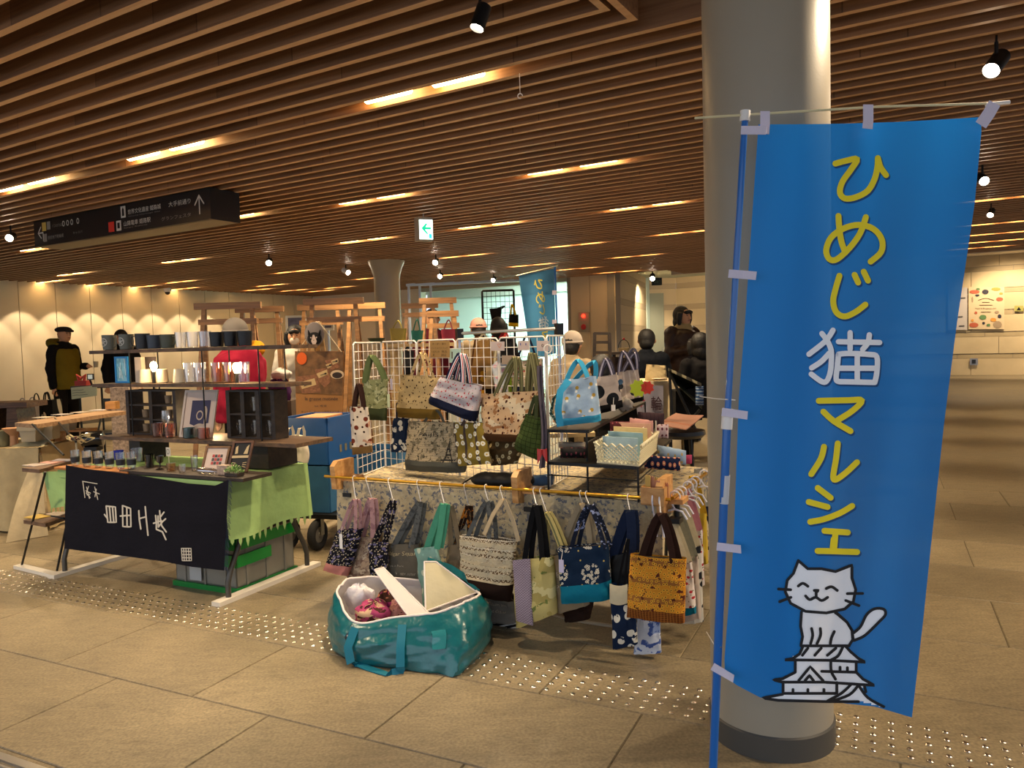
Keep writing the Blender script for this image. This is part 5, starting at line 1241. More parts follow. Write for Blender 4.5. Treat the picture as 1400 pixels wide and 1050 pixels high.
solo('cloth_strap', 'brown and cream strap looping over the clothes in the teal bag', 'strap', mb, F('brown cream strap', '4a3024', [('band', 'u', .0, .006, 'c9b48c')]), GC)
crumple('plastic_bag', 'white crumpled plastic at the back left inside the teal bag', 'plastic bag', 492, 818, .07, .05, .07, mat('white crumpled plastic', 'd9d4da', .5, bump=.5, bump_scale=30), 6, group=GC, D=3.54)

# ================================================================ black tiered rack on table B
M_shelf = mat('black shelf', '100f10', .45, .2)
def slab3(a, b, c, th): # parallelogram board a,b,c (+4th), thickness down
    a, b, c = Vector(a), Vector(b), Vector(c); d = a + (c - b); mb = MB(); return mb.prism([a, b, c, d], (0, 0, -th)), d
T = Thing('tiered_rack', 'black two tier wire and board rack loaded with pouches and bags', 'rack', onz(810, 668, ZT))
ta, tb, tc = onz(746, 587, .955), onz(805, 588, .955), onz(882, 549, .955)
mb, td = slab3(ta, tb, tc, .014); T.part('upper_shelf', mb, M_shelf, smooth=False)
la, lb, lc = onz(749, 631, .815), onz(872, 638, .815), onz(918, 600, .815)
mb, ld = slab3(la, lb, lc, .014); T.part('lower_shelf', mb, M_shelf, smooth=False)
for q, z1 in ((la, .955), (lb, .815), (ta.lerp(tb, .95), .955), (lc, .815), (tc, .955), (ld, .955)):
    mb = MB(); mb.tube([(q.x, q.y, ZT + .008), (q.x, q.y, z1 - .002)], .005, 6); T.part('leg', mb, M_shelf)
for (p, q_) in ((la, lb), (lb, lc)):
    mb = MB(); mb.tube([p + Vector((0, 0, -.06)), q_ + Vector((0, 0, -.06))], .003, 6); T.part('cross_wire', mb, M_shelf)
GS = 'bags standing on the black rack'
zt = .957
def fz(px, py, z):  # plane facing the viewer through a point on height z
    p = onz(px, py, z); return fY(p.y)
def sb(label, base_px, c4, t, M, seed, base=None, handles=(), **kw):
    pf = fz(*base_px, zt if len(base_px) == 2 else base_px[2]) if False else fY(base_px)
    return bag(label, pf, c4, t, M, base, handles, GS, seed=seed, **kw)
sb('pale blue bee print backpack bag with sky blue base on the rack', 3.42, [(768, 520), (815, 514), (822, 574), (768, 582)], .11, F_bee, 50, (.16, F_sky),
   [((790, 492), .1, .75, F_sky, .022, 1), ((812, 494), .35, .98, F_sky, .022, -1)], flare=.35)
mb = MB(); mb.strip([atY(778, 520, 3.35), atY(766, 535, 3.33), atY(763, 560, 3.33), atY(766, 583, 3.34)], .03, (1, 0, 0), .005); solo('shoulder_strap', 'wide sky blue strap hanging beside the bee print bag', 'strap', mb, F_sky)
mb = MB(); mb.strip([atY(772, 528, 3.5), atY(757, 545, 3.5), atY(753, 565, 3.5), atY(762, 578, 3.5)], .022, (.6, 1, 0), .004); solo('shoulder_strap', 'dark teal spotted strap behind the sky blue strap', 'strap', mb, F('teal dark dots', '123a3c', [('dots', 60, .2, '9aa8a0', 1)]))
sb('black cat silhouette print tote with black base on the rack', 3.85, [(812, 516), (843, 512), (852, 556), (816, 566)], .11, F_cat2, 51, (.22, F_blk), [((828, 490), .2, .8, F_lavs, .02, 1), ((832, 492), .25, .9, F_lavs, .02, -1)], tag=(836, 552, .02, .03, M_wht))
sb('grey striped cat print tote with dark handles at the back of the rack', 4.25, [(842, 510), (872, 504), (880, 546), (846, 556)], .12, F_stripc, 52, (.14, F_blk), [((852, 480), .1, .8, F_lavs, .022, 1), ((868, 482), .3, .98, F_lavs, .022, -1)])
crumple('drawstring_pouch', 'grey crumpled pouch leaning before the striped cat tote', 'pouch', 854, 553, .045, .03, .035, F('grey pouch cloth', '9a948c'), 9, D=3.95)
bag('dark brown tote behind the striped cat tote', fY(4.52), [(836, 488), (872, 490), (874, 548), (838, 550)], .1, F('espresso cloth', '2c211c'), None, [((866, 476), .5, 1, F('grey web', '6d6a78'), .016, 1)], GS, seed=53)
# hand straps standing up: navy/white loops
# lower shelf -----------------------------------------------------
zl = .818
def basket(T, a, b, c, h, m, holes=7):
    """lattice basket: a,b front corners, c far right corner"""
    a, b, c = Vector(a), Vector(b), Vector(c); d = a + (c - b); fl = .012
    for (p, q_) in ((a, b), (b, c), (c, d), (d, a)):
        n_ = (q_ - p).cross(Vector((0, 0, 1))).normalized()
        if n_.dot(p - (a + c) / 2) < 0: n_ = -n_
        L_ = (q_ - p).length; k = max(4, int(L_ / .02)); mb = MB()
        up = lambda t, z: p.lerp(q_, t) + n_ * fl * z / h + Vector((0, 0, z))
        for i in range(k):
            for j in range(4):
                t0, t1 = i / k, (i + 1) / k; z0, z1 = h * .86 * j / 4, h * .86 * (j + 1) / 4
                mb.beam(up(t0, z0), up(t1, z1), .003, .004, n_); mb.beam(up(t1, z0), up(t0, z1), .003, .004, n_)
        mb.beam(up(0, .0), up(1, .0), .004, .008, n_)
        zz = [up(i / k, h * (.86 if i % 2 else 1.04)) for i in range(k + 1)]
        for i in range(k): mb.beam(zz[i], zz[i + 1], .004, .010, n_)
        T.part('lattice_side', mb, m, smooth=False)
    mb = MB(); mb.prism([a, b, c, d], (0, 0, .003)); T.part('basket_floor', mb, m, smooth=False)
M_bask = mat('ivory lattice plastic', 'd8cfae', .5)
ba, bb, bc = onz(817, 632, zl), onz(873, 637, zl), onz(897, 615, zl)
T = Thing('lattice_basket', 'ivory lattice basket full of card packets on the lower shelf', 'basket', (ba + bc) / 2); basket(T, ba, bb, bc, .085, M_bask)
bd = ba + (bc - bb)
for i, (t, col, lab) in enumerate([(.15, 'a7c0c4', 'pale blue packet at the front of the lattice basket'), (.4, '8fb0b8', 'blue grey packet second in the lattice basket'), (.65, 'd8c48c', 'cream packet third in the lattice basket'), (.88, 'c9a08c', 'rosy packet at the back of the lattice basket')]):
    p, q_ = ba.lerp(bd, t), bb.lerp(bc, t); e = (q_ - p) * .06; mb = MB(); mb.prism([p + e + Vector((0, 0, .006)), q_ - e + Vector((0, 0, .006)), q_ - e + Vector((0, .01, .105 + .008 * i)), p + e + Vector((0, .01, .105 + .008 * i))], (0, .012, 0))
    solo('card_packet', lab, 'packet', mb, mat('packet ' + col, col, .6, noise_amt=.12, noise_scale=30), 'packets in the lattice basket', smooth=False)
for i in range(5):
    p = onz(880 + i * 4, 617 - i * 3, zl) + Vector((0, 0, .004)); mb = MB(); mb.box(p + Vector((0, 0, .055)), (.004, .05, .11), -.3 + .1 * i); solo('card_packet', ['white card nearest in the row beside the lattice basket', 'second white card beside the lattice basket', 'third white card beside the lattice basket', 'fourth white card beside the lattice basket', 'last white card of the row beside the lattice basket'][i], 'packet', mb, mat('packet white', 'd6cfc4', .6), 'white cards beside the lattice basket', smooth=False)
def pouch(x0, y0, x1, y1, D, t, m, lab, seed, group='pouches on the black rack', name='pouch', tilt=0):
    a, b, c, d = atY(x0, y0 + tilt, D), atY(x1, y0 - tilt, D), atY(x1, y1 - tilt, D), atY(x0, y1 + tilt, D); mb = MB()
    def f(u, v):
        p = d.lerp(c, u).lerp(a.lerp(b, u), (1 - math.cos(v * math.pi * 2)) / 2)
        return p + Vector((0, -math.sin(v * math.pi * 2) * t / 2 * (1 - (2 * u - 1) ** 4), .003 * noise.noise(Vector((u * 6, v * 4, seed)))))
    mb.grid(f, 14, 20, ((b - a).length, (a - d).length * 2)); 
    mb.add([f(0, j / 20) for j in range(20)], [tuple(range(20))]); mb.add([f(1, j / 20) for j in range(20)], [tuple(range(19, -1, -1))])
    return solo(name, lab, 'pouch', mb, m, group)
pouch(834, 576, 862, 593, 3.75, .06, F('burgundy print', '4a2028', [('dots', 50, .2, '8a4a50', 1)]), 'burgundy patterned pouch behind the lattice basket', 1)
pouch(861, 573, 893, 595, 3.72, .05, F('pink cat print', 'c29088', [('dots', 30, .2, '3c2226', 1)]), 'pink zigzag edged pouch beside the burgundy one', 2, tilt=-2)
pouch(872, 564, 908, 588, 3.95, .08, F('plum quilted', '3a2a30', [('stripe', 'u', .02, .1, '281c20')]), 'plum brown quilted pouch behind the pink pouch', 3, tilt=-1)
pouch(898, 580, 914, 599, 3.78, .04, F('white heart print', 'cfb8bc', [('dots', 50, .25, '6a2c3c', .3)]), 'small white pouch printed with dark red marks', 4)
pouch(766, 612, 802, 626, 3.35, .07, F('black lace', '121012', [('dots', 50, .2, '5a2a34', .5)]), 'black lace pouch lying on the lower shelf', 5)
pouch(764, 604, 800, 612, 3.6, .04, F('white packet', 'b5a898'), 'white packet behind the black lace pouch', 6)
pouch(881, 624, 930, 642, 3.5, .05, F('navy flower patch', '141c3a', [('dots', 38, .28, 'c07a6a', .4), ('dots', 38, .1, 'e0d48c', .4)]), 'navy pouch with pastel flowers at the rack corner', 7, tilt=-2)
pouch(899, 612, 938, 632, 3.6, .06, F('pale blue bee cloth', '93aac4', [('dots', 30, .15, 'b9a060', .6)]), 'pale blue rounded pouch lying over the navy flower pouch', 8, tilt=-4)
pouch(930, 622, 946, 634, 3.75, .03, F('magenta scrap', 'b8486c'), 'small magenta pouch beside the blue one', 9)
a, b, c = atY(897, 582, 4.45), atY(938, 586, 4.35), atY(962, 568, 4.75); d = a + (c - b); mb = MB(); mb.grid(lambda u, v: a.lerp(b, u).lerp(d.lerp(c, u), v) + Vector((0, 0, .004 * math.sin(u * 4 + v * 3))), 8, 8, (.2, .2), .006, (0, 0, -1))
solo('paper_bag', 'flat salmon pink paper bag lying on the black seat by the rack', 'bag', mb, F('salmon paper', 'a67c6a', [('band', 'v', .05, .07, 'a87058')]))
# chair-like black seat under the paper bag
T = Thing('folding_stool', 'black padded stool under the salmon paper bag', 'stool', atY(935, 640, 4.6) * 1.0 + Vector((0, 0, -.68)))
T.e.location.z = 0; T.base.z = 0
cs = atY(930, 584, 4.6); mb = MB(); mb.lathe([(1e-6, -.03), (.13, -.03), (.15, -.01), (.145, .012), (1e-6, .02)], (cs.x, cs.y, cs.z - .03), 20); T.part('seat', mb, M_blackp)
for k in range(4):
    mb = MB(); a_ = .6 + k * math.pi / 2; mb.tube([(cs.x + .08 * math.cos(a_), cs.y + .08 * math.sin(a_), cs.z - .06), (cs.x + .14 * math.cos(a_), cs.y + .14 * math.sin(a_), 0)], .009, 6); T.part('leg', mb, M_black)
# neon price tags
for (x, y, c_, lab, r_) in ((873, 531, 'c8dc30', 'neon yellow zigzag price tag at the back of the rack', 13), (885, 530, 'e0402c', 'neon red zigzag price tag beside the yellow tag', 10)):
    p = atY(x, y, 4.15); mb = MB(); k = r_ * 4.15 / 1050; mb.prism([p + Vector((k * (1 if i % 2 else .75) * math.cos(i * math.pi / 8), 0, k * (1 if i % 2 else .75) * math.sin(i * math.pi / 8))) for i in range(16)], (0, .003, 0))
    solo('price_tag', lab, 'tag', mb, mat('neon ' + c_, c_, .5), 'neon tags on the rack', smooth=False)
# wooden box with pinked scraps
p = onz(876, 690, ZT + .004); q_ = onz(908, 693, ZT + .004)
T = Thing('wooden_box', 'light wooden box of zigzag cut cloth pieces behind the rail corner', 'box', (p + q_) / 2)
mb = MB(); w_ = q_ - p; dd = VB * .10; th = .008
mb.prism([p, q_, q_ + Vector((0, 0, .075)), p + Vector((0, 0, .075))], VB * th); mb.prism([p + dd, q_ + dd, q_ + dd + Vector((0, 0, .075)), p + dd + Vector((0, 0, .075))], VB * th)
mb.prism([p, p + dd, p + dd + Vector((0, 0, .075)), p + Vector((0, 0, .075))], UB * th); mb.prism([q_, q_ + dd, q_ + dd + Vector((0, 0, .075)), q_ + Vector((0, 0, .075))], UB * -th); mb.prism([p, q_, q_ + dd, p + dd], (0, 0, .006))
T.part('box_body', mb, M_pine, smooth=False)
for i in range(6):
    a = p.lerp(q_, .12 + .14 * i) + VB * (.03 + .012 * (i % 3)); mb = MB()
    mb.prism([a + Vector((0, 0, .01)), a + w_ * .22 + Vector((0, 0, .01))] + [a + w_ * (.22 - .22 * k / 6) + Vector((0, 0, .115 - .006 * i + (.008 if k % 2 else 0))) for k in range(7)], VB * .004)
    solo('cloth_square', ['yellow pinked cloth square at the left of the wooden box', 'second pinked cloth square in the wooden box', 'reddish pinked cloth square in the wooden box', 'fourth pinked cloth square in the wooden box', 'fifth pinked cloth square in the wooden box', 'pinked cloth square at the right of the wooden box'][i], 'cloth', mb, F('pinked %d' % (i % 2), ['c9a860', 'c08a70'][i % 2], [('blot', 30, .56, ['a8504a', 'd8c490'][i % 2])]), 'pinked cloth squares in the wooden box', smooth=False)

# ================================================================ table A: glass stall
PA = Plane((-2.815, 4.647), (-1.558, 4.041)); UA, VA = PA.d.copy(), Vector((-PA.n.x, -PA.n.y, 0)); FLA = Vector((-2.815, 4.647, 0))
def A3(u, v, z=0.0): p = FLA + UA * u + VA * v; return Vector((p.x, p.y, z))
def fA(v): return lambda x, y: PA.at(x, y, -v)
ZA = .655; M_legg = mat('leg tube grey', '4e4c48', .4, .5); M_foot = mat('white foot board', 'cfc8bc', .5)
T = Thing('folding_table', 'folding table of the glass stall with bent grey legs on white boards', 'table', A3(.7, .35, 0))
mb = MB(); mb.box(A3(.735, .33, ZA - .022), (1.31, .58, .035), rz=math.atan2(UA.y, UA.x)); T.part('tabletop', mb, mat('laminate grey', '8a857c', .5), smooth=False)
for u in (.02, 1.38):
    for v, s_ in ((.03, 1), (.66, -1)):
        mb = MB(); mb.tube([A3(u, v, .02), A3(u, v, .10), A3(u, v + s_ * .02, .16), A3(u, v + s_ * .13, .36), A3(u, v + s_ * .16, .44), A3(u, v + s_ * .16, ZA - .04)], .015, 10); T.part('leg', mb, M_legg)
    mb = MB(); mb.tube([A3(u, .19, .33), A3(u, .53, .33)], .011, 8); T.part('stretcher', mb, M_legg)
    mb = MB(); mb.beam(A3(u, -.06, .012), A3(u, .75, .012), .06, .024); T.part('foot_board', mb, M_foot, smooth=False)
M_gcl = F('lime green cloth', '98b878', [('stripe', 'v', .9, .0, '7aa048')], bump=.4)
mb = MB(); zc = ZA + .004
mb.grid(lambda u, v: A3(.06 + 1.36 * u, .64 * v, zc + .002 * noise.noise(Vector((u * 9, v * 5, 0)))), 20, 8, (1.36, .64))
def hem(u, v, L, drop, ph, toothed=True):
    return drop + (.012 * math.sin(u * 7 + ph))
def sideA(u, v):  # right side skirt, v=1 at the table edge; toothed hem
    d = (.31 + .01 * math.sin(u * 7)) * (1 - v); w = .012 * math.sin(u * 9) * (1 - v) + .02 * (1 - v)
    return A3(1.42 + w + .004, .66 * u - .01, zc - d)
mb.grid(sideA, 40, 10, (.66, .31))
n_t = 13
for i in range(n_t):
    u0, u1 = (i + .18) / n_t, (i + .62) / n_t; L_ = .03 + .012 * ((i * 7) % 3)
    a, b = sideA(u0, 0), sideA(u1, 0); mb.add([a, b, b + Vector((0, 0, -L_ * .4)), (a + b) / 2 + Vector((0, 0, -L_)), a + Vector((0, 0, -L_ * .4))], [(0, 1, 2, 3, 4)], [(0, 0)] * 5)
mb.grid(lambda u, v: A3(.06 + 1.36 * u, -.006, zc - .045 * (1 - v)), 20, 3, (1.36, .05))
f0 = fA(-.01)
mb.grid(lambda u, v: PA.at(58 + 10 * v * 0 + (34) * u + 12 * (1 - v) * 1.0, 645 + (50 - 4 * u) * (1 - v) - 1 * u, .01 + .01 * math.sin(u * 6)), 8, 8, (.2, .2))
mb.grid(lambda u, v: A3(.06 + 1.36 * u, .645, zc - .25 * (1 - v)), 16, 4, (1.36, .25))
solo('tablecloth', 'lime green cloth with a toothed hem on the glass stall table', 'tablecloth', mb, M_gcl)
for i in range(4):
    p = PA.at(70 + i * 6, 692 - i, .012); mb = MB(); mb.tube([p, p + Vector((0, 0, -.04))], .003, 5); solo('tassel', ['leftmost green tassel on the left hem of the lime cloth', 'second green tassel on the left hem of the lime cloth', 'third green tassel on the left hem of the lime cloth', 'green tassel nearest the black cloth on the left hem'][i], 'tassel', mb, M_gcl, 'tassels on the left hem')
def bc_pt(x, y, off=.0):
    u = (x - 88) / 225; v = (y - 640) / 140
    return PA.at(x, y, .028 + off + .010 * math.sin(u * 9 + v * 1.5) * min(1, max(0, v * 2)) + .006 * math.sin(u * 21 + 1) * v)
def bc_grid(u, v):
    tops = [(0, 636), (.12, 641), (.35, 647), (.5, 652), (.75, 661), (.92, 664), (1, 656)]
    yt = next(y0 + (y1 - y0) * (u - x0) / (x1 - x0) for (x0, y0), (x1, y1) in zip(tops, tops[1:]) if u <= x1 + 1e-9)
    yb = [(0, 750), (.4, 761), (.6, 767), (.8, 775), (1, 780)]; ybb = next(y0 + (y1 - y0) * (u - x0) / (x1 - x0) for (x0, y0), (x1, y1) in zip(yb, yb[1:]) if u <= x1 + 1e-9)
    xl, xr = 90 - 2 * v, 312 - 6 * v; return bc_pt(xl + (xr - xl) * u, yt + (ybb - yt) * v)
T = Thing('hanging_cloth', 'black fringed cloth with white Japanese lettering hung before the green cloth', 'cloth', A3(.72, -.03, .16))
M_bcl = F('black indigo cloth', '14141d', bump=.3); mb = MB(); mb.grid(bc_grid, 60, 24, (1.3, .55), .003, VA); T.part('cloth_panel', mb, M_bcl)
mb = MB()
for i in range(60):
    p = bc_grid(1, i / 60); e = UA * (.022 + .012 * ((i * 5) % 4) / 4) + Vector((0, 0, -.012 - .012 * ((i * 3) % 3) / 3)); mb.tube([p, p + e * .5 + Vector((0, 0, .002)), p + e], .0016, 4)
T.part('fringe', mb, F('indigo fringe', '2a3248'), kind='stuff')
ZC = lambda x, y: (90 + x / 5.833, 640 + y / 5.833); M_cw = mat('cloth lettering white', 'c2bbae', .8)
mb = MB(); mbs = MB()
CS = [[(325, 303), (395, 310), (402, 432), (335, 432), (322, 303)], [(348, 308), (358, 430)], [(372, 308), (382, 430)], [(308, 370), (332, 402)], [(455, 300), (516, 322), (519, 468), (455, 466), (452, 300)], [(435, 382), (516, 376)], [(486, 312), (489, 466)],
      [(582, 340), (586, 410), (598, 485)], [(633, 308), (640, 390), (655, 535)], [(588, 402), (640, 388)], [(716, 378), (722, 440), (722, 488), (770, 508), (798, 570)], [(748, 340), (753, 400), (765, 460), (800, 508)], [(700, 440), (762, 420)], [(795, 405), (768, 430), (738, 470)], [(735, 382), (738, 470)], [(782, 352), (758, 385)]]
for s_ in CS: put_stroke(mb, [ZC(*p) for p in s_], 2.1, lambda x, y: bc_pt(x, y, .004), smooth=False)
for s_ in [[(133, 105), (250, 125)], [(135, 105), (152, 235)], [(165, 150), (188, 242)], [(182, 145), (163, 200), (195, 235)], [(160, 180), (196, 200)], [(230, 150), (255, 250)], [(222, 188), (267, 206)], [(243, 168), (232, 228)], [(170, 215), (192, 212)]]:
    put_stroke(mbs, [ZC(*p) for p in s_], 1.1, lambda x, y: bc_pt(x, y, .004), smooth=False)
for s_ in [[(922, 640), (998, 640), (1002, 738), (928, 738), (922, 640)], [(940, 640), (944, 738)], [(958, 640), (962, 738)], [(978, 640), (984, 738)], [(925, 662), (1000, 664)], [(925, 690), (1000, 690)], [(927, 714), (1000, 716)]]:
    put_stroke(mbs, [ZC(*p) for p in s_], 1.3, lambda x, y: bc_pt(x, y, .004), smooth=False)
T.part('lettering', mb, M_cw, smooth=False); T.part('small_lettering', mbs, M_cw, smooth=False)
# green and grey storage crate under table A
T = Thing('storage_crate', 'green and grey plastic storage crate under the glass stall table', 'crate', A3(1.20, .36, 0))
def crate(T, u0, u1, v0, v1, z0, z1, m, ribs=4, fr=None, P3=A3, lip=True, stack=True):
    fr = fr or P3; mb = MB(); th = .008
    c = [fr(u0, v0), fr(u1, v0), fr(u1, v1), fr(u0, v1)]
    for i in range(4):
        a, b = c[i], c[(i + 1) % 4]; n_ = (b - a).cross(Vector((0, 0, 1))).normalized()
        mb.prism([a + Vector((0, 0, z0)), b + Vector((0, 0, z0)), b + Vector((0, 0, z1)), a + Vector((0, 0, z1))], -n_ * th)
    mb.prism([p + Vector((0, 0, z0)) for p in c], (0, 0, .008)); T.part('crate_body', mb, m, smooth=False)
    mb = MB()
    for i in range(4):
        a, b = c[i], c[(i + 1) % 4]; n_ = (b - a).cross(Vector((0, 0, 1))).normalized() * .008; d_ = (b - a).normalized() * .008
        if lip: mb.prism([a + n_ - d_ + Vector((0, 0, z1 - .035)), b + n_ + d_ + Vector((0, 0, z1 - .035)), b + n_ + d_ + Vector((0, 0, z1)), a + n_ - d_ + Vector((0, 0, z1))], -n_)
    if mb.v: T.part('rim', mb, m, smooth=False)
    mb = MB()
    for i in range(4):
        a, b = c[i], c[(i + 1) % 4]; n_ = (b - a).cross(Vector((0, 0, 1))).normalized() * .006
        for k in range(ribs):
            q0 = a.lerp(b, (k + .5) / ribs); mb.beam(q0 + n_ / 2 + Vector((0, 0, z0)), q0 + n_ / 2 + Vector((0, 0, z1 - .03)), .012, .008, n_)
    T.part('ribs', mb, m, smooth=False, kind='stuff')
M_grc = mat('clear grey plastic', '7d7a70', .35, spec=.5, noise_amt=.1, noise_scale=6); M_ggr = mat('green plastic', '0a7a2e', .4)
crate(T, .86, 1.33, .14, .60, .03, .30, M_grc, 3)
mb = MB(); mb.box(A3(1.095, .37, .015), (.50, .49, .03), rz=math.atan2(UA.y, UA.x)); T.part('green_base', mb, M_ggr, smooth=False)
mb = MB()
for z0, z1, k in ((.245, .31, 1), (.15, .215, .55)):
    a, b = A3(1.345, .13), A3(1.345, .13 + .48 * k); mb.prism([a + Vector((0, 0, z0)), b + Vector((0, 0, z0)), b + Vector((0, 0, z1)), a + Vector((0, 0, z1))], UA * .006)
    a, b = A3(.86, .13), A3(1.34, .13); mb.prism([a + Vector((0, 0, z0)), b + Vector((0, 0, z0)), b + Vector((0, 0, z1)), a + Vector((0, 0, z1))], -VA * .006)
T.part('green_tape', mb, mat('green tape', '0c8a34', .35), smooth=False)
mb = MB(); a = A3(.99, .125); mb.prism([a + Vector((0, 0, .05)), a + UA * .09 + Vector((0, 0, .05)), a + UA * .09 + Vector((0, 0, .24)), a + Vector((0, 0, .24))], -VA * .004); T.part('paper_label', mb, mat('paper label', 'a9abaa', .7), smooth=False)

# dark display furniture on table A
M_dw = wood('dark stained wood', '1c140e', '33251a', .6); M_dwt = wood('worn dark plank', '3a2a1e', '6a503a', .6)
z0 = ZA + .012
pa, pb, pc, pd = onz(343, 640, z0), onz(350, 637, z0), onz(392, 624, z0), onz(310, 625, z0)
T = Thing('display_box', 'dark wooden box supporting the plank at the right of the glass stall', 'box', A3(1.17, .47, ZA))
mb = MB(); mb.box(A3(1.17, .47, (z0 + .80) / 2 + .0), (.46, .24, .80 - z0), rz=math.atan2(UA.y, UA.x)); T.part('box_body', mb, M_dw, smooth=False)
mb = MB(); mb.box(A3(.28, .47, (z0 + .80) / 2), (.10, .22, .80 - z0), rz=math.atan2(UA.y, UA.x)); solo('display_box', 'small dark wooden block supporting the plank on the left of the glass stall', 'box', mb, M_dw, smooth=False)
T = Thing('plank_rack', 'tall rack of dark planks on thin black posts on the glass stall', 'rack', A3(.7, .42, .80))
def plank(T, x0, y0, x1, y1, v, z, dp, th=.020, m=M_dwt):
    a, b = PA.at(x0, y0, -v), PA.at(x1, y1, -v); ua, ub = (a - FLA).dot(UA), (b - FLA).dot(UA)
    mb = MB(); mb.prism([A3(ua, v, z), A3(ub, v, z), A3(ub, v + dp, z), A3(ua, v + dp, z)], (0, 0, th)); T.part('plank', mb, m, smooth=False); return ua, ub
u0, u1 = plank(T, 137, 612, 404, 604, .30, .804, .32, .022)
zm = PA.at(250, 527, -.36).z; zu = PA.at(250, 478, -.36).z
plank(T, 126, 530, 390, 523, .36, zm - .01, .22, .020); plank(T, 122, 485, 398, 472, .36, zu - .012, .22, .022)
for x in (181, 280, 357):
    p = PA.at(x, 560, -.365); uu = (p - FLA).dot(UA)
    for v in (.362, .575):
        mb = MB(); mb.tube([A3(uu, v, .826), A3(uu, v, zu - .01)], .0045, 8); T.part('post', mb, M_black)
zp1, zp2, zp3 = .828, zm + .012, zu + .012
T = Thing('serving_board', 'dark tray board along the front edge of the glass stall', 'board', A3(.8, .1, ZA + .01))
ua, ub = (PA.at(165, 640, -.0) - FLA).dot(UA), (PA.at(334, 650, .0) - FLA).dot(UA)
mb = MB(); mb.prism([A3(ua, -.01, ZA + .010), A3(ub, -.01, ZA + .010), A3(ub, .20, ZA + .010), A3(ua, .20, ZA + .010)], (0, 0, .018)); T.part('board', mb, M_dw, smooth=False)
ua, ub = (PA.at(78, 635, -.0) - FLA).dot(UA), (PA.at(178, 643, .0) - FLA).dot(UA)
mb = MB(); mb.prism([A3(ua, -.02, ZA + .010), A3(ub, -.02, ZA + .010), A3(ub, .10, ZA + .010), A3(ua, .10, ZA + .010)], (0, 0, .012)); solo('serving_board', 'orange brown board under the row of small glasses', 'board', mb, wood('orange wood', '8a5424', 'b87a3c', .5), smooth=False)
ZB_, ZO = ZA + .030, ZA + .024

# cubby boxes
def cubby(lab, x0, x1, v, z, h, cols, rws, name='cubby_box'):
    ua, ub = (PA.at(x0, 590, -v) - FLA).dot(UA), (PA.at(x1, 590, -v) - FLA).dot(UA); dp = .11; th = .010; W = ub - ua
    T = Thing(name, lab, 'box', A3((ua + ub) / 2, v + dp / 2, z)); rz = math.atan2(UA.y, UA.x)
    for i in range(cols + 1):
        t = .028 if i in (0, cols) else .03; mb = MB(); mb.box(A3(ua + W * i / cols, v + dp / 2, z + h / 2), (t, dp, h), rz=rz); T.part('upright', mb, M_dw, smooth=False)
    for j in range(rws + 1): mb = MB(); mb.box(A3((ua + ub) / 2, v + dp / 2, z + .004 + (h - .008) * j / rws), (W, dp - .004, .010), rz=rz); T.part('shelf', mb, M_dw, smooth=False)
    cells = []
    for j in range(rws):
        for i in range(cols): cells.append(A3(ua + W * (i + .5) / cols, v + dp * .45, z + .014 + (h - .008) * j / rws))
    return cells
G_cl = glass('clear glass'); G_pk = glass('pink glass', 'f0d0c4'); G_tl = glass('teal glass', '8fb8bc'); G_am = glass('amber glass', 'f4e0c4'); G_pu = glass('plum glass', '5a2030'); G_bl = glass('cobalt glass', '2038a0'); G_dk = glass('dark print glass', '707880')
def cup(p, r, h, m, lab, kind='glass', group=None, ct='glass', handle=None, rb=None, name=None, th=.002, emblem=None):
    """open vessel with wall thickness; base centre p"""
    rb = rb or r * .85; p = Vector(p); T = Thing(name or ('drinking_glass' if ct == 'glass' else 'mug'), lab, ct, p, group)
    mb = MB(); mb.lathe([(rb * .9, 0), (rb, .002), (r, h), (r - th, h), (rb - th, .006), (1e-6, .006)], p, 18); T.part('vessel', mb, m)
    if handle:
        hd = Vector(handle).normalized(); mb = MB(); q = [p + hd * (r * .92) + Vector((0, 0, h * .85)), p + hd * (r + .018) + Vector((0, 0, h * .8)), p + hd * (r + .022) + Vector((0, 0, h * .5)), p + hd * (r + .014) + Vector((0, 0, h * .25)), p + hd * (rb * .95) + Vector((0, 0, h * .18))]
        mb.tube(q, .0035, 7); T.part('handle', mb, m)
    if emblem:
        mb = MB(); n_ = -VA; c_ = p + n_ * (r * .96 + .0015) + Vector((0, 0, h * .52)); R_ = h * .26
        f = lambda x, y: c_ + UA * x + Vector((0, 0, y)) + VA * (x * x / (2 * r))
        put_stroke(mb, [(R_ * math.cos(i / 16 * 6.283), R_ * math.sin(i / 16 * 6.283)) for i in range(17)], R_ * .22, f, smooth=False)
        for i in range(5): put_stroke(mb, [(0, 0), (R_ * .7 * math.cos(i * 1.257 + .3), R_ * .7 * math.sin(i * 1.257 + .3))], R_ * .28, f, smooth=False)
        T.part('emblem', mb, mat('emblem white', 'bdbdb4', .6), smooth=False)
    return T
def onp(x, v, z): q = PA.at(x, 600, -v); return A3((q - FLA).dot(UA), v, z)
MG = 'mugs and cups on the top plank'
M_mgry = mat('mug grey', '66695f', .4); M_mdk = mat('mug charcoal', '2a2c30', .4); M_mnv = mat('mug slate blue', '3c4552', .4); M_mgn = mat('mug olive grey', '4a4f42', .4); M_mbk = mat('cup black print', '17181c', .35, noise_amt=.3, noise_scale=40)
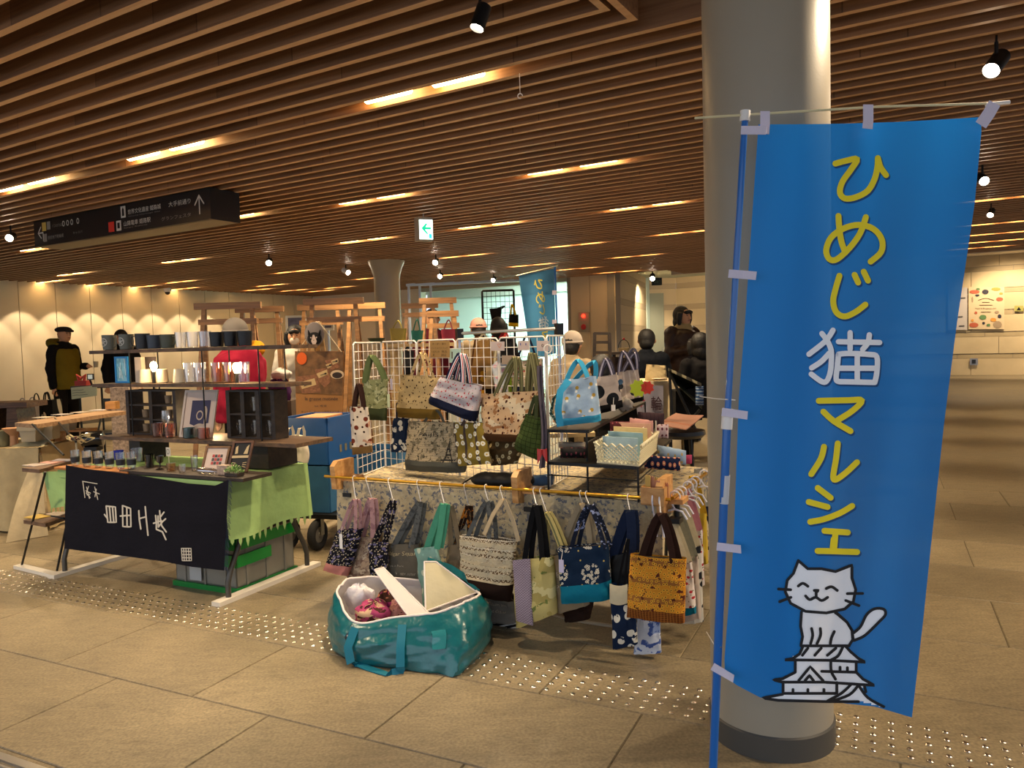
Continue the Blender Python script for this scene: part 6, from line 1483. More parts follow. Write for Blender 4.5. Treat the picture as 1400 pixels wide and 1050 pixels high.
for x, m, lab, em, hd in [(157, M_mgry, 'grey mug with white flower crest at the left end of the top plank', 1, UA), (180, M_mgry, 'second grey mug with white flower crest on the top plank', 1, UA),
                      (202, M_mdk, 'charcoal mug with its handle towards the viewer on the top plank', 0, -UA * .7 - VA), (218, M_mnv, 'slate blue cup on the top plank between charcoal and olive mugs', 0, UA), (236, M_mgn, 'olive grey cup on the top plank left of the clear glasses', 0, UA)]:
    cup(onp(x, .45, zp3), .046, .098 if x < 210 else .086, m, lab, ct='mug', group=MG, handle=hd, emblem=em, rb=.040)
for i, x in enumerate((254, 270, 287)): cup(onp(x, .45, zp3), .036, .096, G_cl, ['clear glass nearest the olive cup on the top plank', 'middle clear glass on the top plank', 'clear glass beside the black cups on the top plank'][i], group='clear glasses on the top plank')
for i, x in enumerate((303, 322, 341)): cup(onp(x, .45, zp3), .044, .088, M_mbk, ['black printed cup beside the clear glasses', 'plain black cup in the middle of the three', 'black printed cup at the right of the top plank'][i], ct='cup', name='cup', group=MG)
# middle plank
G2_ = 'glasses and cups on the middle plank'
M_catc = mat('white cat cup', 'cdbfa6', .5)
for i, x in enumerate((203, 226, 250)): cup(onp(x, .45, zp2), .032, .086, M_catc, ['white cat face cup left of the lit bulb', 'white cat face cup right of the lit bulb', 'cream cup third from left on the middle plank'][i], ct='cup', name='cup', rb=.040, group=G2_)
for i, (x, m) in enumerate(((264, G_cl), (278, G_cl), (302, G_am), (318, G_am), (337, G_cl))): cup(onp(x, .45, zp2), .038, .122, m, ['small glass right of the cream cup on the middle plank', 'tall clear glass at the second post', 'amber lit tumbler left of the glowing bulb', 'amber lit tumbler right behind the glowing bulb', 'clear tumbler at the right of the glowing bulb'][i], group=G2_)
def bulb(px, py, v, lab, pw):
    c = PA.at(px, py, -v); T = Thing('light_bulb', lab, 'lamp', (c.x, c.y, zp2))
    mb = MB(); mb.tube([(c.x, c.y, zp2), (c.x, c.y, c.z - .035)], .009, 8); T.part('socket', mb, M_black)
    mb = MB(); mb.lathe([(.008, -.036), (.012, -.03), (.020, -.008), (.020, .008), (.012, .022), (1e-6, .027)], c, 16); T.part('bulb', mb, mat('bulb glow', 'fff2cc', .5, emit=('ffd898', 40)))
    light('POINT', 'bulb_light', (c.x, c.y - .03, c.z), pw, (1, .72, .38), shadow_soft_size=.03)
bulb(210, 500, .40, 'glowing bulb before the dark lampshade at the left of the middle plank', 2.0); bulb(323, 502, .40, 'bright glowing bulb at the right of the middle plank', 3.0)
mb = MB(); c = onp(211, .52, zp2); mb.prism([c - UA * .055, c + UA * .03, c + UA * .05 + Vector((0, 0, .165)), c - UA * .055 + Vector((0, 0, .165))], VA * .006); solo('lamp_screen', 'dusky blue screen behind the left bulb', 'screen', mb, mat('dusky screen', '6a5c58', .8), smooth=False)
T = Thing('glass_picture', 'small picture of pale blue glass in a bright blue frame', 'picture', onp(172, .44, zp2)); c = onp(172, .44, zp2)
def frame(T, c, w, h, fw, m, tilt=.0, d=.012, rz=0.0, lean=.0):
    """picture frame standing at c, leaning back; returns mapping (x,y)->point on its face"""
    ux = UA * math.cos(rz) + VA * math.sin(rz); uz = (Vector((0, 0, 1)) * math.cos(lean) + VA * math.sin(lean)); nn_ = ux.cross(uz).normalized()
    if nn_.dot(VA) > 0: nn_ = -nn_
    f = lambda x, y, o=0.0: c + ux * ((x - .5) * w) + uz * (y * h) + nn_ * o
    for (xa, ya, xb, yb) in ((0, 0, 1, fw / h), (0, 1 - fw / h, 1, 1), (0, fw / h, fw / w, 1 - fw / h), (1 - fw / w, fw / h, 1, 1 - fw / h)):
        mb = MB(); mb.prism([f(xa, ya, d / 2), f(xb, ya, d / 2), f(xb, yb, d / 2), f(xa, yb, d / 2)], -nn_ * d); T.part('frame_bar', mb, m, smooth=False)
    return f, nn_
f, n_ = frame(T, c, .125, .172, .012, mat('bright blue frame', '1c7cc0', .4)); mb = MB(); mb.prism([f(.08, .06), f(.92, .06), f(.92, .94), f(.08, .94)], -n_ * .003)
T.part('glass_panel', mb, mat('pale blue glass panel', '7fbcd0', .2, noise_amt=.35, noise_scale=28, bump=.5, bump_scale=40), smooth=False)
mb = MB()
for (a_, b_) in (((.3, .2), (.42, .75)), ((.42, .2), (.3, .6)), ((.55, .15), (.42, .5)), ((.72, .9), (.78, .3))): put_stroke(mb, [a_, b_], .05, lambda x, y: f(x, y, .002), smooth=False)
T.part('glass_strips', mb, mat('frosted strip', 'cfe6ea', .3), smooth=False)
c = onp(194, .46, zp2); mb = MB(); mb.prism([c - UA * .03, c + UA * .03, c + UA * .03 + Vector((0, 0, .165)), c - UA * .03 + Vector((0, 0, .165))], VA * .03); solo('white_box', 'narrow cream box standing right of the blue picture', 'box', mb, mat('cream box', 'cbb8a4', .7), smooth=False)
# lower plank
cells = cubby('black cubby box of six holes with small cups, left on the lower plank', 176, 240, .42, zp1, .285, 2, 3)
for i, k in enumerate((2, 3, 5, 0)): cup(cells[k], .022, .05, mat('rough stone cup', '8a7660', .7, noise_amt=.3, noise_scale=40), ['small rough cup in the left hole of the middle row', 'small rough cup in the right hole of the middle row', 'small rough cup in the top row of the left cubby', 'small rough cup in the bottom row of the left cubby'][i], ct='cup', name='cup', group='cups in the left cubby box')
cells = cubby('dark cubby box with glass mugs in its holes, right on the lower plank', 313, 374, .42, zp1, .285, 3, 2)
for i, k in enumerate((0, 1, 2, 4)): cup(cells[k] + Vector((0, 0, .006)), .024, .085, G_cl, ['glass mug in the lower left hole of the right cubby', 'glass mug in the lower middle hole of the right cubby', 'glass mug in the lower right hole of the right cubby', 'glass mug in the upper middle hole of the right cubby'][i], group='glass mugs in the right cubby box', handle=-UA)
T = Thing('framed_print', 'large framed white print of a dark night scene with cats', 'picture', onp(268, .40, zp1)); c = onp(268, .40, zp1)
f, n_ = frame(T, c, .225, .29, .014, mat('white frame', 'bfb0a4', .5), rz=.25, lean=.22); mb = MB(); mb.prism([f(.04, .04), f(.96, .04), f(.96, .96), f(.04, .96)], -n_ * .004); T.part('mount_card', mb, mat('mount card', 'cbb7ab', .8), smooth=False)
mb = MB(); mb.add([f(.26, .28, .002), f(.40, .24, .002), f(.82, .30, .002), f(.82, .78, .002), f(.26, .78, .002)], [(0, 1, 2, 3, 4)]); T.part('night_print', mb, mat('night blue print', '2c2a4c', .6), smooth=False)
mb = MB(); fo = lambda x, y: f(x, y, .004); put_stroke(mb, [(.54 + .09 * math.cos(i / 12 * 6.283), .46 + .09 * math.sin(i / 12 * 6.283)) for i in range(13)], .03, fo, smooth=False); put_stroke(mb, [(.72, .3), (.72, .55), (.69, .62)], .07, fo); put_stroke(mb, [(.42, .22), (.55, .26), (.72, .24)], .05, fo)
T.part('cat_print', mb, mat('print cream', 'b5a294', .8), smooth=False)
light('POINT', 'hidden_candle', onp(296, .56, zp1 + .08), 1.6, (1, .75, .4), shadow_soft_size=.02)
for i, (x, m, r, h, vv) in enumerate(((216, G_pk, .034, .085, .36), (233, G_pk, .034, .085, .36), (259, G_tl, .036, .062, .36), (279, G_pk, .036, .062, .36))): cup(onp(x, vv, zp1), r, h, m, ['pink patterned tumbler on the lower plank, left', 'pink patterned tumbler on the lower plank, right', 'round teal bottomed tumbler before the framed print', 'round rose tumbler beside the teal tumbler'][i], group='tumblers on the lower plank', rb=r * (.85 if i < 2 else 1.0))
p = onp(228, .35, zp1); mb = MB(); mb.lathe([(.03, 0), (.028, .003), (.003, .006), (.003, .06), (.018, .08), (.026, .12), (.022, .165), (.0205, .165), (.024, .12), (.016, .082), (1e-6, .07)], p, 18); solo('wine_glass', 'tall clear wine glass before the left cubby box', 'glass', mb, G_cl)
# front tray: small glasses
GT = 'small glasses on the orange board'
M_dprint = mat('dark cat print', '20242c', .4)
for i, x in enumerate((101, 117, 133, 148, 163, 178)):
    p = onp(x, .05, ZO if i < 5 else ZB_); T = cup(p, .026, .095, G_cl, ['printed shot glass at the left end of the orange board', 'second printed shot glass from the left on the orange board', 'third printed shot glass from the left on the orange board', 'fourth printed shot glass from the left on the orange board', 'fifth printed shot glass from the left on the orange board', 'sixth printed shot glass, at the right end of the row'][i], group=GT, rb=.022)
    mb = MB(); mb.lathe([(.0235, .022), (.0255, .055)], p, 10, sx=1.04, sy=1.04); T.part('dark_print', mb, M_dprint)
for i, (x, m, r, h, v) in enumerate(((161, mat('cobalt cup', '1c2c98', .25), .030, .060, .27), (186, G_cl, .034, .085, .24), (203, G_pu, .026, .075, .12), (232, G_am, .026, .042, .06), (247, G_cl, .018, .045, .03), (264, G_cl, .019, .085, .10))):
    cup(onp(x, v, ZB_), r, h, m, ['cobalt blue cup behind the row of printed glasses', 'round clear jar glass right of the blue cup', 'dark plum glass in the middle of the tray', 'low amber glass on the tray', 'tiny clear glass at the front of the tray', 'tall shot glass left of the small brown frame'][i], group='glasses on the dark tray')
p = onp(217, .09, ZB_); mb = MB(); mb.lathe([(.020, 0), (.004, .006), (.004, .03), (.018, .04), (.022, .075), (.020, .075), (.016, .042), (1e-6, .036)], p, 16); solo('stem_glass', 'plum coloured stemmed glass beside the ring card', 'glass', mb, G_pu)
T = Thing('ring_card', 'small white card with a dark ring mark standing on the tray', 'card', onp(226, .12, ZB_)); c = onp(226, .12, ZB_ + .07); mb = MB(); mb.prism([c, c + UA * .035, c + UA * .035 + Vector((0, 0, .05)), c + Vector((0, 0, .05))], VA * .002); mb.tube([c + UA * .017 + VA * .003, c + UA * .017 + VA * .003 - Vector((0, 0, .07))], .0015, 5); T.part('card', mb, mat('card white', 'c2bcb0', .7), smooth=False)
mb = MB(); put_stroke(mb, [(.017 + .010 * math.cos(i / 12 * 6.283), .026 + .014 * math.sin(i / 12 * 6.283)) for i in range(13)], .003, lambda x, y: c + UA * x + Vector((0, 0, y)) - VA * .001, smooth=False); T.part('ring_mark', mb, mat('ink dark', '2c2c30', .7), smooth=False)
p = onp(270, .03, ZB_ + .018); mb = MB(); mb.lathe([(.017, 0), (.019, .01), (.019, .10), (.015, .12), (.013, .12), (.016, .10), (.016, .01)], p, 14, axis=UA); solo('glass_bottle', 'clear glass bottle lying at the front of the tray', 'bottle', mb, G_cl)
M_bf = wood('brown frame wood', '5a3c20', '80592e', .5); M_bf2 = wood('red brown frame wood', '3a2012', '5c3820', .5)
T = Thing('framed_print', 'small brown frame with red and black stamp marks', 'picture', onp(289, .10, ZB_)); c = onp(289, .10, ZB_)
f, n_ = frame(T, c, .150, .145, .012, M_bf, lean=.35, rz=.25); mb = MB(); mb.prism([f(.05, .05), f(.95, .05), f(.95, .95), f(.05, .95)], -n_ * .003); T.part('mount_card', mb, mat('mount card', 'cbb7ab', .8), smooth=False)
mb = MB(); mr_ = MB()
for i in range(4):
    for j in range(3): (mb if (i + j) % 2 else mr_).add([f(.34 + .11 * i, .28 + .14 * j, .002), f(.43 + .11 * i, .28 + .14 * j, .002), f(.43 + .11 * i, .39 + .14 * j, .002), f(.34 + .11 * i, .39 + .14 * j, .002)], [(0, 1, 2, 3)])
T.part('dark_stamps', mb, mat('stamp grey', '4c4848', .8), smooth=False, kind='stuff'); T.part('red_stamps', mr_, mat('stamp red', 'b04a48', .8), smooth=False, kind='stuff')
T = Thing('framed_cutout', 'red brown frame with black cat ear cut-outs, leaning right of the stamp frame', 'picture', onp(322, .13, ZB_)); c = onp(322, .13, ZB_)
f, n_ = frame(T, c, .115, .175, .012, M_bf2, lean=.35, rz=.45); mb = MB(); mb.prism([f(.08, .05), f(.92, .05), f(.92, .95), f(.08, .95)], -n_ * .003); T.part('back_panel', mb, mat('panel black', '14110f', .5), smooth=False)
mb = MB(); mb.add([f(.1, .45, .004), f(.9, .45, .004), f(.9, .53, .004), f(.1, .53, .004)], [(0, 1, 2, 3)]); mb.add([f(.22, .58, .003), f(.35, .60, .003), f(.30, .85, .003), f(.2, .80, .003)], [(0, 1, 2, 3)]); mb.add([f(.62, .58, .003), f(.82, .58, .003), f(.82, .88, .003), f(.72, .8, .003)], [(0, 1, 2, 3)])
for k in range(3): put_stroke(mb, [(.18, .15 + .08 * k), (.34, .19 + .05 * k)], .02, lambda x, y: f(x, y, .003), smooth=False); put_stroke(mb, [(.85, .15 + .08 * k), (.68, .19 + .05 * k)], .02, lambda x, y: f(x, y, .003), smooth=False)
T.part('cream_cutout', mb, mat('cut-out cream', 'b5a07c', .7), smooth=False, kind='stuff')
p = onp(305, .06, ZB_); mb = MB(); mb.box(p + Vector((0, 0, .025)), (.07, .04, .05), math.atan2(UA.y, UA.x)); solo('small_box', 'small pale box with dark red marks behind the plant', 'box', mb, mat('pale marked box', 'a08c80', .7, noise_amt=.4, noise_scale=60), smooth=False)
T = Thing('succulent_plant', 'bushy green artificial plant at the right end of the tray', 'plant', onp(318, .04, ZB_)); p = onp(318, .04, ZB_); mb = MB(); rnd = random.Random(3)
mb.box(p + Vector((0, 0, .008)), (.09, .05, .016), math.atan2(UA.y, UA.x)); T.part('tray', mb, M_dw, smooth=False); mb = MB(); mb2 = MB()
for i in range(260):
    a_ = rnd.random() * 6.283; r_ = rnd.random() ** .5; q = p + UA * (.062 * r_ * math.cos(a_)) + VA * (.035 * r_ * math.sin(a_)) + Vector((0, 0, .012 + .045 * (1 - r_ * r_) * rnd.random() + .008))
    d_ = Vector((rnd.uniform(-1, 1), rnd.uniform(-1, 1), rnd.uniform(.2, 1))).normalized() * .012; s_ = d_.cross(Vector((rnd.random(), rnd.random(), .3))).normalized() * .0035
    (mb if i % 3 else mb2).add([q, q + d_ * .5 + s_, q + d_, q + d_ * .5 - s_], [(0, 1, 2, 3)])
T.part('leaves', mb, mat('leaf green', '5c8a3a', .6), smooth=False, kind='stuff'); T.part('pale_leaves', mb2, mat('leaf pale', 'b0c08c', .6), smooth=False, kind='stuff')
# ================================================================ things behind the stalls
def bxp(mb, x0, y0, x1, y1, D, dp, rz=0.0):
    """box whose near face covers the pixels at distance D"""
    a, b = atY(x0, y1, D), atY(x1, y0, D); c = (a + b) / 2
    return mb.box((c.x, D + dp / 2, c.z), (abs(b.x - a.x), dp, abs(b.z - a.z)), rz)
def boxthing(name, label, cat, x0, y0, x1, y1, D, dp, m, group=None, rz=0.0):
    return solo(name, label, cat, bxp(MB(), x0, y0, x1, y1, D, dp, rz), m, group, smooth=False)
M_tr = wood('trestle pine', '6c4c2c', '946c42', .45)
def trestle(label, x0, x1, y, D, yr, rx0=None, rx1=None, dz=.18, w=.045):
    a, b = atY(x0, y, D), atY(x1, y, D); zt_ = (a.z + b.z) / 2; a.z = b.z = zt_; d = (b - a).normalized()
    T = Thing('wooden_trestle', label, 'trestle', ((a.x + b.x) / 2, D, 0), 'wooden trestles behind the stalls')
    mb = MB(); mb.beam(a, b, w, w * 1.3); T.part('top_beam', mb, M_tr, smooth=False)
    zr = atY(x0, yr, D).z; i0, i1 = a.lerp(b, .14), a.lerp(b, .86)
    for p, s_ in ((i0, -1), (i1, 1)):
        for q in (-1, 1):
            f_ = p + d * s_ * .10; f_.z = 0; f_ += Vector((0, q * .22, 0)); mb = MB(); mb.beam(p + Vector((0, 0, -.02)), f_, w * .8, w * .6); T.part('leg', mb, M_tr, smooth=False)
    k = (zt_ - zr) / zt_
    for q in (-1, 1):
        pa_ = i0.lerp(i0 - d * .10 + Vector((0, q * .22, -zt_)), k); pb_ = i1.lerp(i1 + d * .10 + Vector((0, q * .22, -zt_)), k); mb = MB(); mb.beam(pa_ - d * .04, pb_ + d * .04, w * .5, w * 1.1); T.part('rung', mb, M_tr, smooth=False)
trestle('tall wooden trestle behind the mugs, nearest of the left pair', 266, 357, 418, 7.0, 441)
trestle('tall wooden trestle right of the left pair, partly behind the first', 322, 388, 423, 7.6, 440)
trestle('tallest wooden trestle of the middle cluster behind the cat pouch', 415, 497, 412, 7.2, 438)
trestle('wooden trestle at the left of the middle cluster', 407, 470, 420, 7.9, 442)
trestle('wooden trestle at the right of the middle cluster by the far column', 470, 527, 418, 7.7, 437)
trestle('wooden trestle with the highest beam right of the far column', 573, 624, 411, 8.0, 430)
trestle('wooden trestle just right of the far column', 549, 599, 418, 8.5, 431)
trestle('lower wooden trestle frame in front of the highest beam', 584, 627, 429, 7.7, 446)

# cat pouch and coffee poster tote
M_kr = mat('kraft poster', '9c6c3c', .75, noise_amt=.06, noise_scale=12)
DPo = 6.15; pz = lambda x, y, o=0.0: atY(x, y, DPo - o)
T = Thing('poster_tote', 'brown hanging poster of coffee bags and a cup with typewriter lettering', 'poster', pz(436, 567))
mb = MB(); mb.prism([pz(403, 480), pz(470, 480), pz(468, 567), pz(405, 567)], (0, .012, 0)); T.part('kraft_panel', mb, M_kr, smooth=False)
mb = MB(); mb.add([pz(403.5, 480.5, .004), pz(469, 480.5, .004), pz(468.5, 540, .004), pz(404.5, 537, .004)], [(0, 1, 2, 3)]); T.part('photo_print', mb, mat('poster photo', '72502f', .6, noise_amt=.5, noise_scale=18), smooth=False)
Z8 = lambda x, y: (380 + x / 10.0, 480 + y / 10.0)
def poly8(L, m, nm, o):
    mb = MB()
    for P in L: mb.add([pz(*Z8(*p), o) for p in P], [tuple(range(len(P)))])
    T.part(nm, mb, m, smooth=False, kind='stuff')
poly8([[(240, 350), (520, 320), (590, 560), (330, 580)], [(500, 250), (690, 230), (720, 420), (640, 500), (560, 420)], [(640, 130), (800, 90), (850, 220), (720, 270)]], mat('coffee bag print', '8a5c40', .7, noise_amt=.4, noise_scale=60), 'coffee_bag_print', .006)
poly8([[(290, 430), (500, 370), (525, 460), (330, 520)], [(525, 310), (670, 250), (685, 320), (560, 370)], [(650, 185), (725, 165), (735, 215), (680, 240)], [(725, 130), (820, 95), (830, 150), (750, 190)]], mat('label print cream', 'c4a676', .7), 'label_print', .008)
poly8([[(700 + 95 * math.cos(a / 14 * 6.283) + 110, 320 + 62 * math.sin(a / 14 * 6.283)) for a in range(14)]], mat('cup print white', 'c9b090', .6), 'cup_print', .010)
poly8([[(810 + 70 * math.cos(a / 14 * 6.283), 330 + 42 * math.sin(a / 14 * 6.283)) for a in range(14)]], mat('coffee print dark', '2a1c18', .6), 'coffee_print', .012)
poly8([[(325 + 70 * math.cos(a / 14 * 6.283), 100 + 85 * math.sin(a / 14 * 6.283)) for a in range(14)]], mat('orange sticker', 'd45a12', .6), 'orange_disc', .010)
mb = MB()
for a, b in (((355, 480), (450, 440)), ((580, 330), (655, 305)), ((745, 150), (805, 135)), ((665, 210), (720, 190))): put_stroke(mb, [Z8(*a), Z8(*b)], .9, lambda x, y: pz(x, y, .011)); put_stroke(mb, [Z8(b[0] - 12, b[1] + 4), Z8(*b)], 2.2, lambda x, y: pz(x, y, .011), smooth=False)
T.part('spoon_print', mb, mat('ink dark', '2c2c30', .7), smooth=False, kind='stuff')
mb = MB(); ft = lambda x, y: pz(x, -y, .006)
put_text(mb, 'la grasse matinée', lambda x, y: pz(417 + x, 549 - y, .006), w=45, h=6.5); put_text(mb, 'lait 喫茶', lambda x, y: pz(430 + x, 556.5 - y, .006), w=17, h=3); put_text(mb, 'ゆっくり、おいしい時間をどうぞ', lambda x, y: pz(412 + x, 564.5 - y, .006), w=52, h=3)
T.part('lettering', mb, mat('ink dark', '2c2c30', .7), smooth=False)
for x in (406, 467): mb = MB(); mb.tube([pz(x, 481, .004), pz(436, 440 if x < 436 else 440, -.02)], .003, 5); T.part('string', mb, mat('cream cord', 'c9b898', .7))
M_post = wood('pale stand wood', '8a6a3a', 'b0905c', .6)
T = Thing('wooden_easel', 'wooden stand carrying the coffee poster and the cat pouch', 'stand', (pz(436, 500).x, DPo + .2, 0))
for x0, x1 in ((432, 402), (436, 474), (434, 436)): mb = MB(); a = atY(x0, 440, DPo + .05); b = atY(x1, 640, DPo + (.035 if x0 != 434 else .5)); b.z = 0; mb.beam(a, b, .035, .025); T.part('leg', mb, M_post, smooth=False)
DC = DPo - .02; cz = lambda x, y, o=0.0: atY(x, y, DC - o)
T = Thing('cat_pouch', 'grey plush pouch with a black and white cat face hung over the coffee poster', 'pouch', cz(430, 478))
mb = MB(); c = cz(430, 457); mb.ball(c, .078, 20, 1.25, 12, 1, .4); T.part('pouch_body', mb, F('grey plush', '7e7674'))
mb = MB(); c = cz(430, 463, .028); mb.ball(c, .058, 20, .9, 12, 1, .4)
for sx in (-1, 1): mb.lathe([(.022, 0), (.016, .02), (1e-6, .048)], c + Vector((sx * .038, 0, .028)), 8, axis=(sx * .25, 0, 1), sy=.5)
T.part('cat_face', mb, mat('cat black felt', '121216', .9))
mb = MB(); o = c + Vector((0, -.025, 0)); mb.add([o + Vector(p) for p in ((-.006, -.002, .03), (.006, -.002, .03), (.022, .004, -.02), (.012, .006, -.045), (-.012, .006, -.045), (-.022, .004, -.02))], [(0, 1, 2, 3, 4, 5)]); T.part('white_muzzle', mb, mat('felt cream', 'c9b4a8', .9), smooth=False)
for sx in (-1, 1): mb = MB(); mb.ball(o + Vector((sx * .022, -.0, .008)), .006, 8, 1, 5); T.part('eye', mb, mat('felt cream', 'c9b4a8', .9))

# cart with blue crates
FRC = Vector((-1.233, 5.06, 0)); UC, VC = Vector((-.96, .285, 0)), Vector((.285, .96, 0))
def C3(u, v, z=0.0): p = FRC + UC * u + VC * v; return Vector((p.x, p.y, z))
M_blu = mat('blue crate plastic', '1c4f8c', .4, noise_amt=.08, noise_scale=8); M_blu2 = mat('faded blue crate plastic', '2f5f86', .5, noise_amt=.12, noise_scale=8)
T = Thing('storage_crate', 'open blue plastic crate on top of the stack, holding flat boards', 'crate', C3(.18, .2, .57), 'stacked blue crates'); crate(T, 0, .36, 0, .42, .575, .885, M_blu, 3, C3)
for i, (x, z) in enumerate(((.12, .62), (.12, .60))): pass
mb = MB()
for k in range(3): mb.add([C3(-.011, .14 + .07 * k, .64), C3(-.011, .17 + .07 * k, .64), C3(-.011, .17 + .07 * k, .69), C3(-.011, .14 + .07 * k, .69)], [(0, 1, 2, 3)])
T.part('sticker_residue', mb, mat('sticker residue', '6a6450', .8), smooth=False, kind='stuff')
T = Thing('storage_crate', 'faded blue crate directly under the open blue crate', 'crate', C3(.18, .2, .25), 'stacked blue crates'); crate(T, 0, .36, 0, .42, .255, .565, M_blu2, 3, C3)
T = Thing('storage_crate', 'blue crate behind the stack, beside the rail bracket', 'crate', C3(-.05, .75, .25), 'stacked blue crates'); crate(T, -.28, .22, .47, .85, .255, .60, M_blu2, 3, C3)
for k in range(2):
    mb = MB(); mb.box(C3(.18, .22, .865 + .014 * k), (.24 - .04 * k, .30, .010), math.atan2(UC.y, UC.x) + .06 * k); solo('flat_board', ['light wooden board lying in the open blue crate', 'smaller light wooden board lying uppermost in the open blue crate'][k], 'board', mb, mat('pale board', 'c08a5c', .7), 'boards in the blue crate', smooth=False)
T = Thing('cart', 'black hand cart with rubber wheels under the blue crates', 'cart', C3(.18, .3, 0))
mb = MB(); mb.box(C3(.06, .40, .235), (.66, .90, .03), math.atan2(UC.y, UC.x)); T.part('deck', mb, M_black, smooth=False)
mb = MB(); mb.tube([C3(-.25, .85, .22), C3(-.32, .4, .20), C3(-.45, .5, .21)], .010, 8); T.part('tow_bar', mb, M_black)
M_tyre = mat('tyre rubber', '1a1817', .8)
for u, v in ((.09, -.02), (.30, -.02), (-.2, .8), (.3, .8)):
    c = C3(u, v, .107); ax = UC; mb = MB()
    pts = [c + VC * (.078 * math.cos(a / 20 * 6.283)) + Vector((0, 0, .078 * math.sin(a / 20 * 6.283))) for a in range(20)]; mb.tube(pts, .028, 10, closed=True); w_ = T.part('wheel', mb, M_tyre)
    mb = MB(); mb.lathe([(.052, -.016), (.056, 0), (.052, .016), (.02, .018), (.018, .024), (1e-6, .024)], c, 20, axis=-ax); T.part('rim', mb, mat('wheel hub', '6f6a60', .5, .4), parent=w_)
    mb = MB(); mb.beam(c - ax * .04, C3(u, v, .22) - ax * .04, .035, .005, ax); T.part('fork', mb, mat('fork steel', '8b8678', .4, .6), smooth=False)
T = Thing('plastic_bag', 'white plastic carrier bag hanging before the blue crates', 'plastic bag', atY(405, 632, 4.86))
M_pb = mat('thin white plastic', 'cfc4ae', .5, bump=.3, bump_scale=30)
mb = MB(); mb.grid(lambda u, v: atY(391 + 28 * u + 2 * math.sin(v * 5), 634 - 36 * v - 3 * math.sin(u * 3.1), 4.86 - .03 * math.sin(u * 3.14) * (1 - v * .5) + .01 * noise.noise(Vector((u * 5, v * 5, 1)))), 14, 12, (.1, .1), .04, (0, 1, 0)); T.part('bag_body', mb, M_pb)
for x in (397, 412): mb = MB(); mb.strip([atY(x - 6, 600, 4.84), atY(x - 3, 586, 4.85), atY(x + 2, 583, 4.86), atY(x + 4, 590, 4.86), atY(x + 4, 602, 4.86)], .018, (1, 0, .2), .003); T.part('handle', mb, M_pb)

# little leather totes on a shelf behind the grid
M_shw = wood('shelf board pale', '9a8258', 'c0a878', .6)
sh0, sh1 = atY(530, 470, 7.0), atY(632, 468, 7.0); zsh = sh0.z
T = Thing('display_shelf', 'pale wooden shelf carrying small leather totes behind the grid', 'shelf', ((sh0.x + sh1.x) / 2, 7.05, 0))
mb = MB(); mb.box(((sh0.x + sh1.x) / 2, 7.1, zsh - .02), (sh1.x - sh0.x, .25, .03)); T.part('shelf_board', mb, M_shw, smooth=False)
for x in (sh0.x + .04, sh1.x - .04): mb = MB(); mb.box((x, 7.1, (zsh - .035) / 2), (.04, .2, zsh - .035)); T.part('leg', mb, M_shw, smooth=False)
for (x0, x1, y0, c_, lab, ap) in ((533, 556, 449, '8a7c38', 'small khaki leather tote on the pale shelf', 438), (562, 579, 452, '1c5a50', 'small dark green leather tote on the pale shelf', 436), (603, 624, 450, '6e1c2c', 'small wine red leather tote on the pale shelf', 437)):
    bag(lab, fY(7.05), [(x0, y0), (x1, y0), (x1 - 2, 468), (x0 + 2, 468)], .09, F('leather ' + c_, c_, rough=.5), None, [(((x0 + x1) / 2, ap), .2, .75, F('leather ' + c_, c_), .012, 1)], 'small leather totes on the pale shelf', seed=x0, flare=.2, wr=.001, name='leather_tote')
mb = MB(); p = atY(515, 470, 7.45); mb.lathe([(.05, 0), (.085, .05), (.088, .055), (.08, .055), (1e-6, .02)], p, 20); solo('metal_tub', 'dark green tub left of the khaki leather tote', 'tub', mb, mat('dark green enamel', '233c2c', .4))

# things behind the right half of the grid
BG = 'bags displayed behind the grid'
for (lab, c4, M, D, hs, ap) in (('pale pastel print tote seen through the grid', [(671, 495), (693, 490), (694, 538), (678, 538)], F('pastel print', 'b3bcc8', [('dots', 20, .25, 'c89aac', 1)]), 5.2, F_cream, (682, 462)),
        ('lime green tote beside the pastel tote behind the grid', [(689, 500), (700, 498), (700, 538), (690, 538)], F('lime canvas', '86a834'), 5.3, F_green, (695, 462)),
        ('white flowered tote with navy base behind the grid', [(699, 494), (742, 490), (744, 540), (700, 540)], F('white posy print', 'bfae98', [('dots', 26, .2, '9a4a4c', 1), ('dots', 30, .15, '4a6a4a', 1)]), 5.25, F_navy, (720, 458)),
        ('beige sack tote hanging from the garment rack', [(650, 466), (672, 464), (676, 500), (646, 500)], F_tan, 5.2, F_cream, (661, 456)),
        ('brown and yellow tote behind the cherry bag', [(640, 500), (664, 500), (664, 545), (642, 545)], F('ochre brown print', '6a4a20', [('blot', 12, .5, 'b08020'), ('blot', 20, .6, '2a1a14')]), 5.3, F_brown, (652, 458)),
        ('black coat-like bag with red strap hanging from the rack', [(678, 462), (700, 462), (702, 496), (680, 496)], F_blk, 5.15, F('red strap', 'a0262a'), (690, 453)),
        ('black tote behind the left grid panels', [(551, 480), (566, 480), (566, 512), (552, 512)], F_blk, 4.40, F_blk, (558, 474))):
    bag(lab, fY(D), c4, .07, M, (.25, F_navy) if 'navy base' in lab else None, [(ap, .2, .8, hs, .014, 1)], BG, seed=len(lab))
T = Thing('display_table', 'wooden table behind the grid panels holding more bags', 'table', (-.3, 5.4, 0)); mb = MB(); mb.box((0.05, 5.85, .66), (1.1, .5, .03)); T.part('tabletop', mb, M_shw, smooth=False)
for x in (-.4, .5):
    for y in (5.68, 6.02): mb = MB(); mb.box((x, y, .322), (.04, .04, .645)); T.part('leg', mb, M_shw, smooth=False)
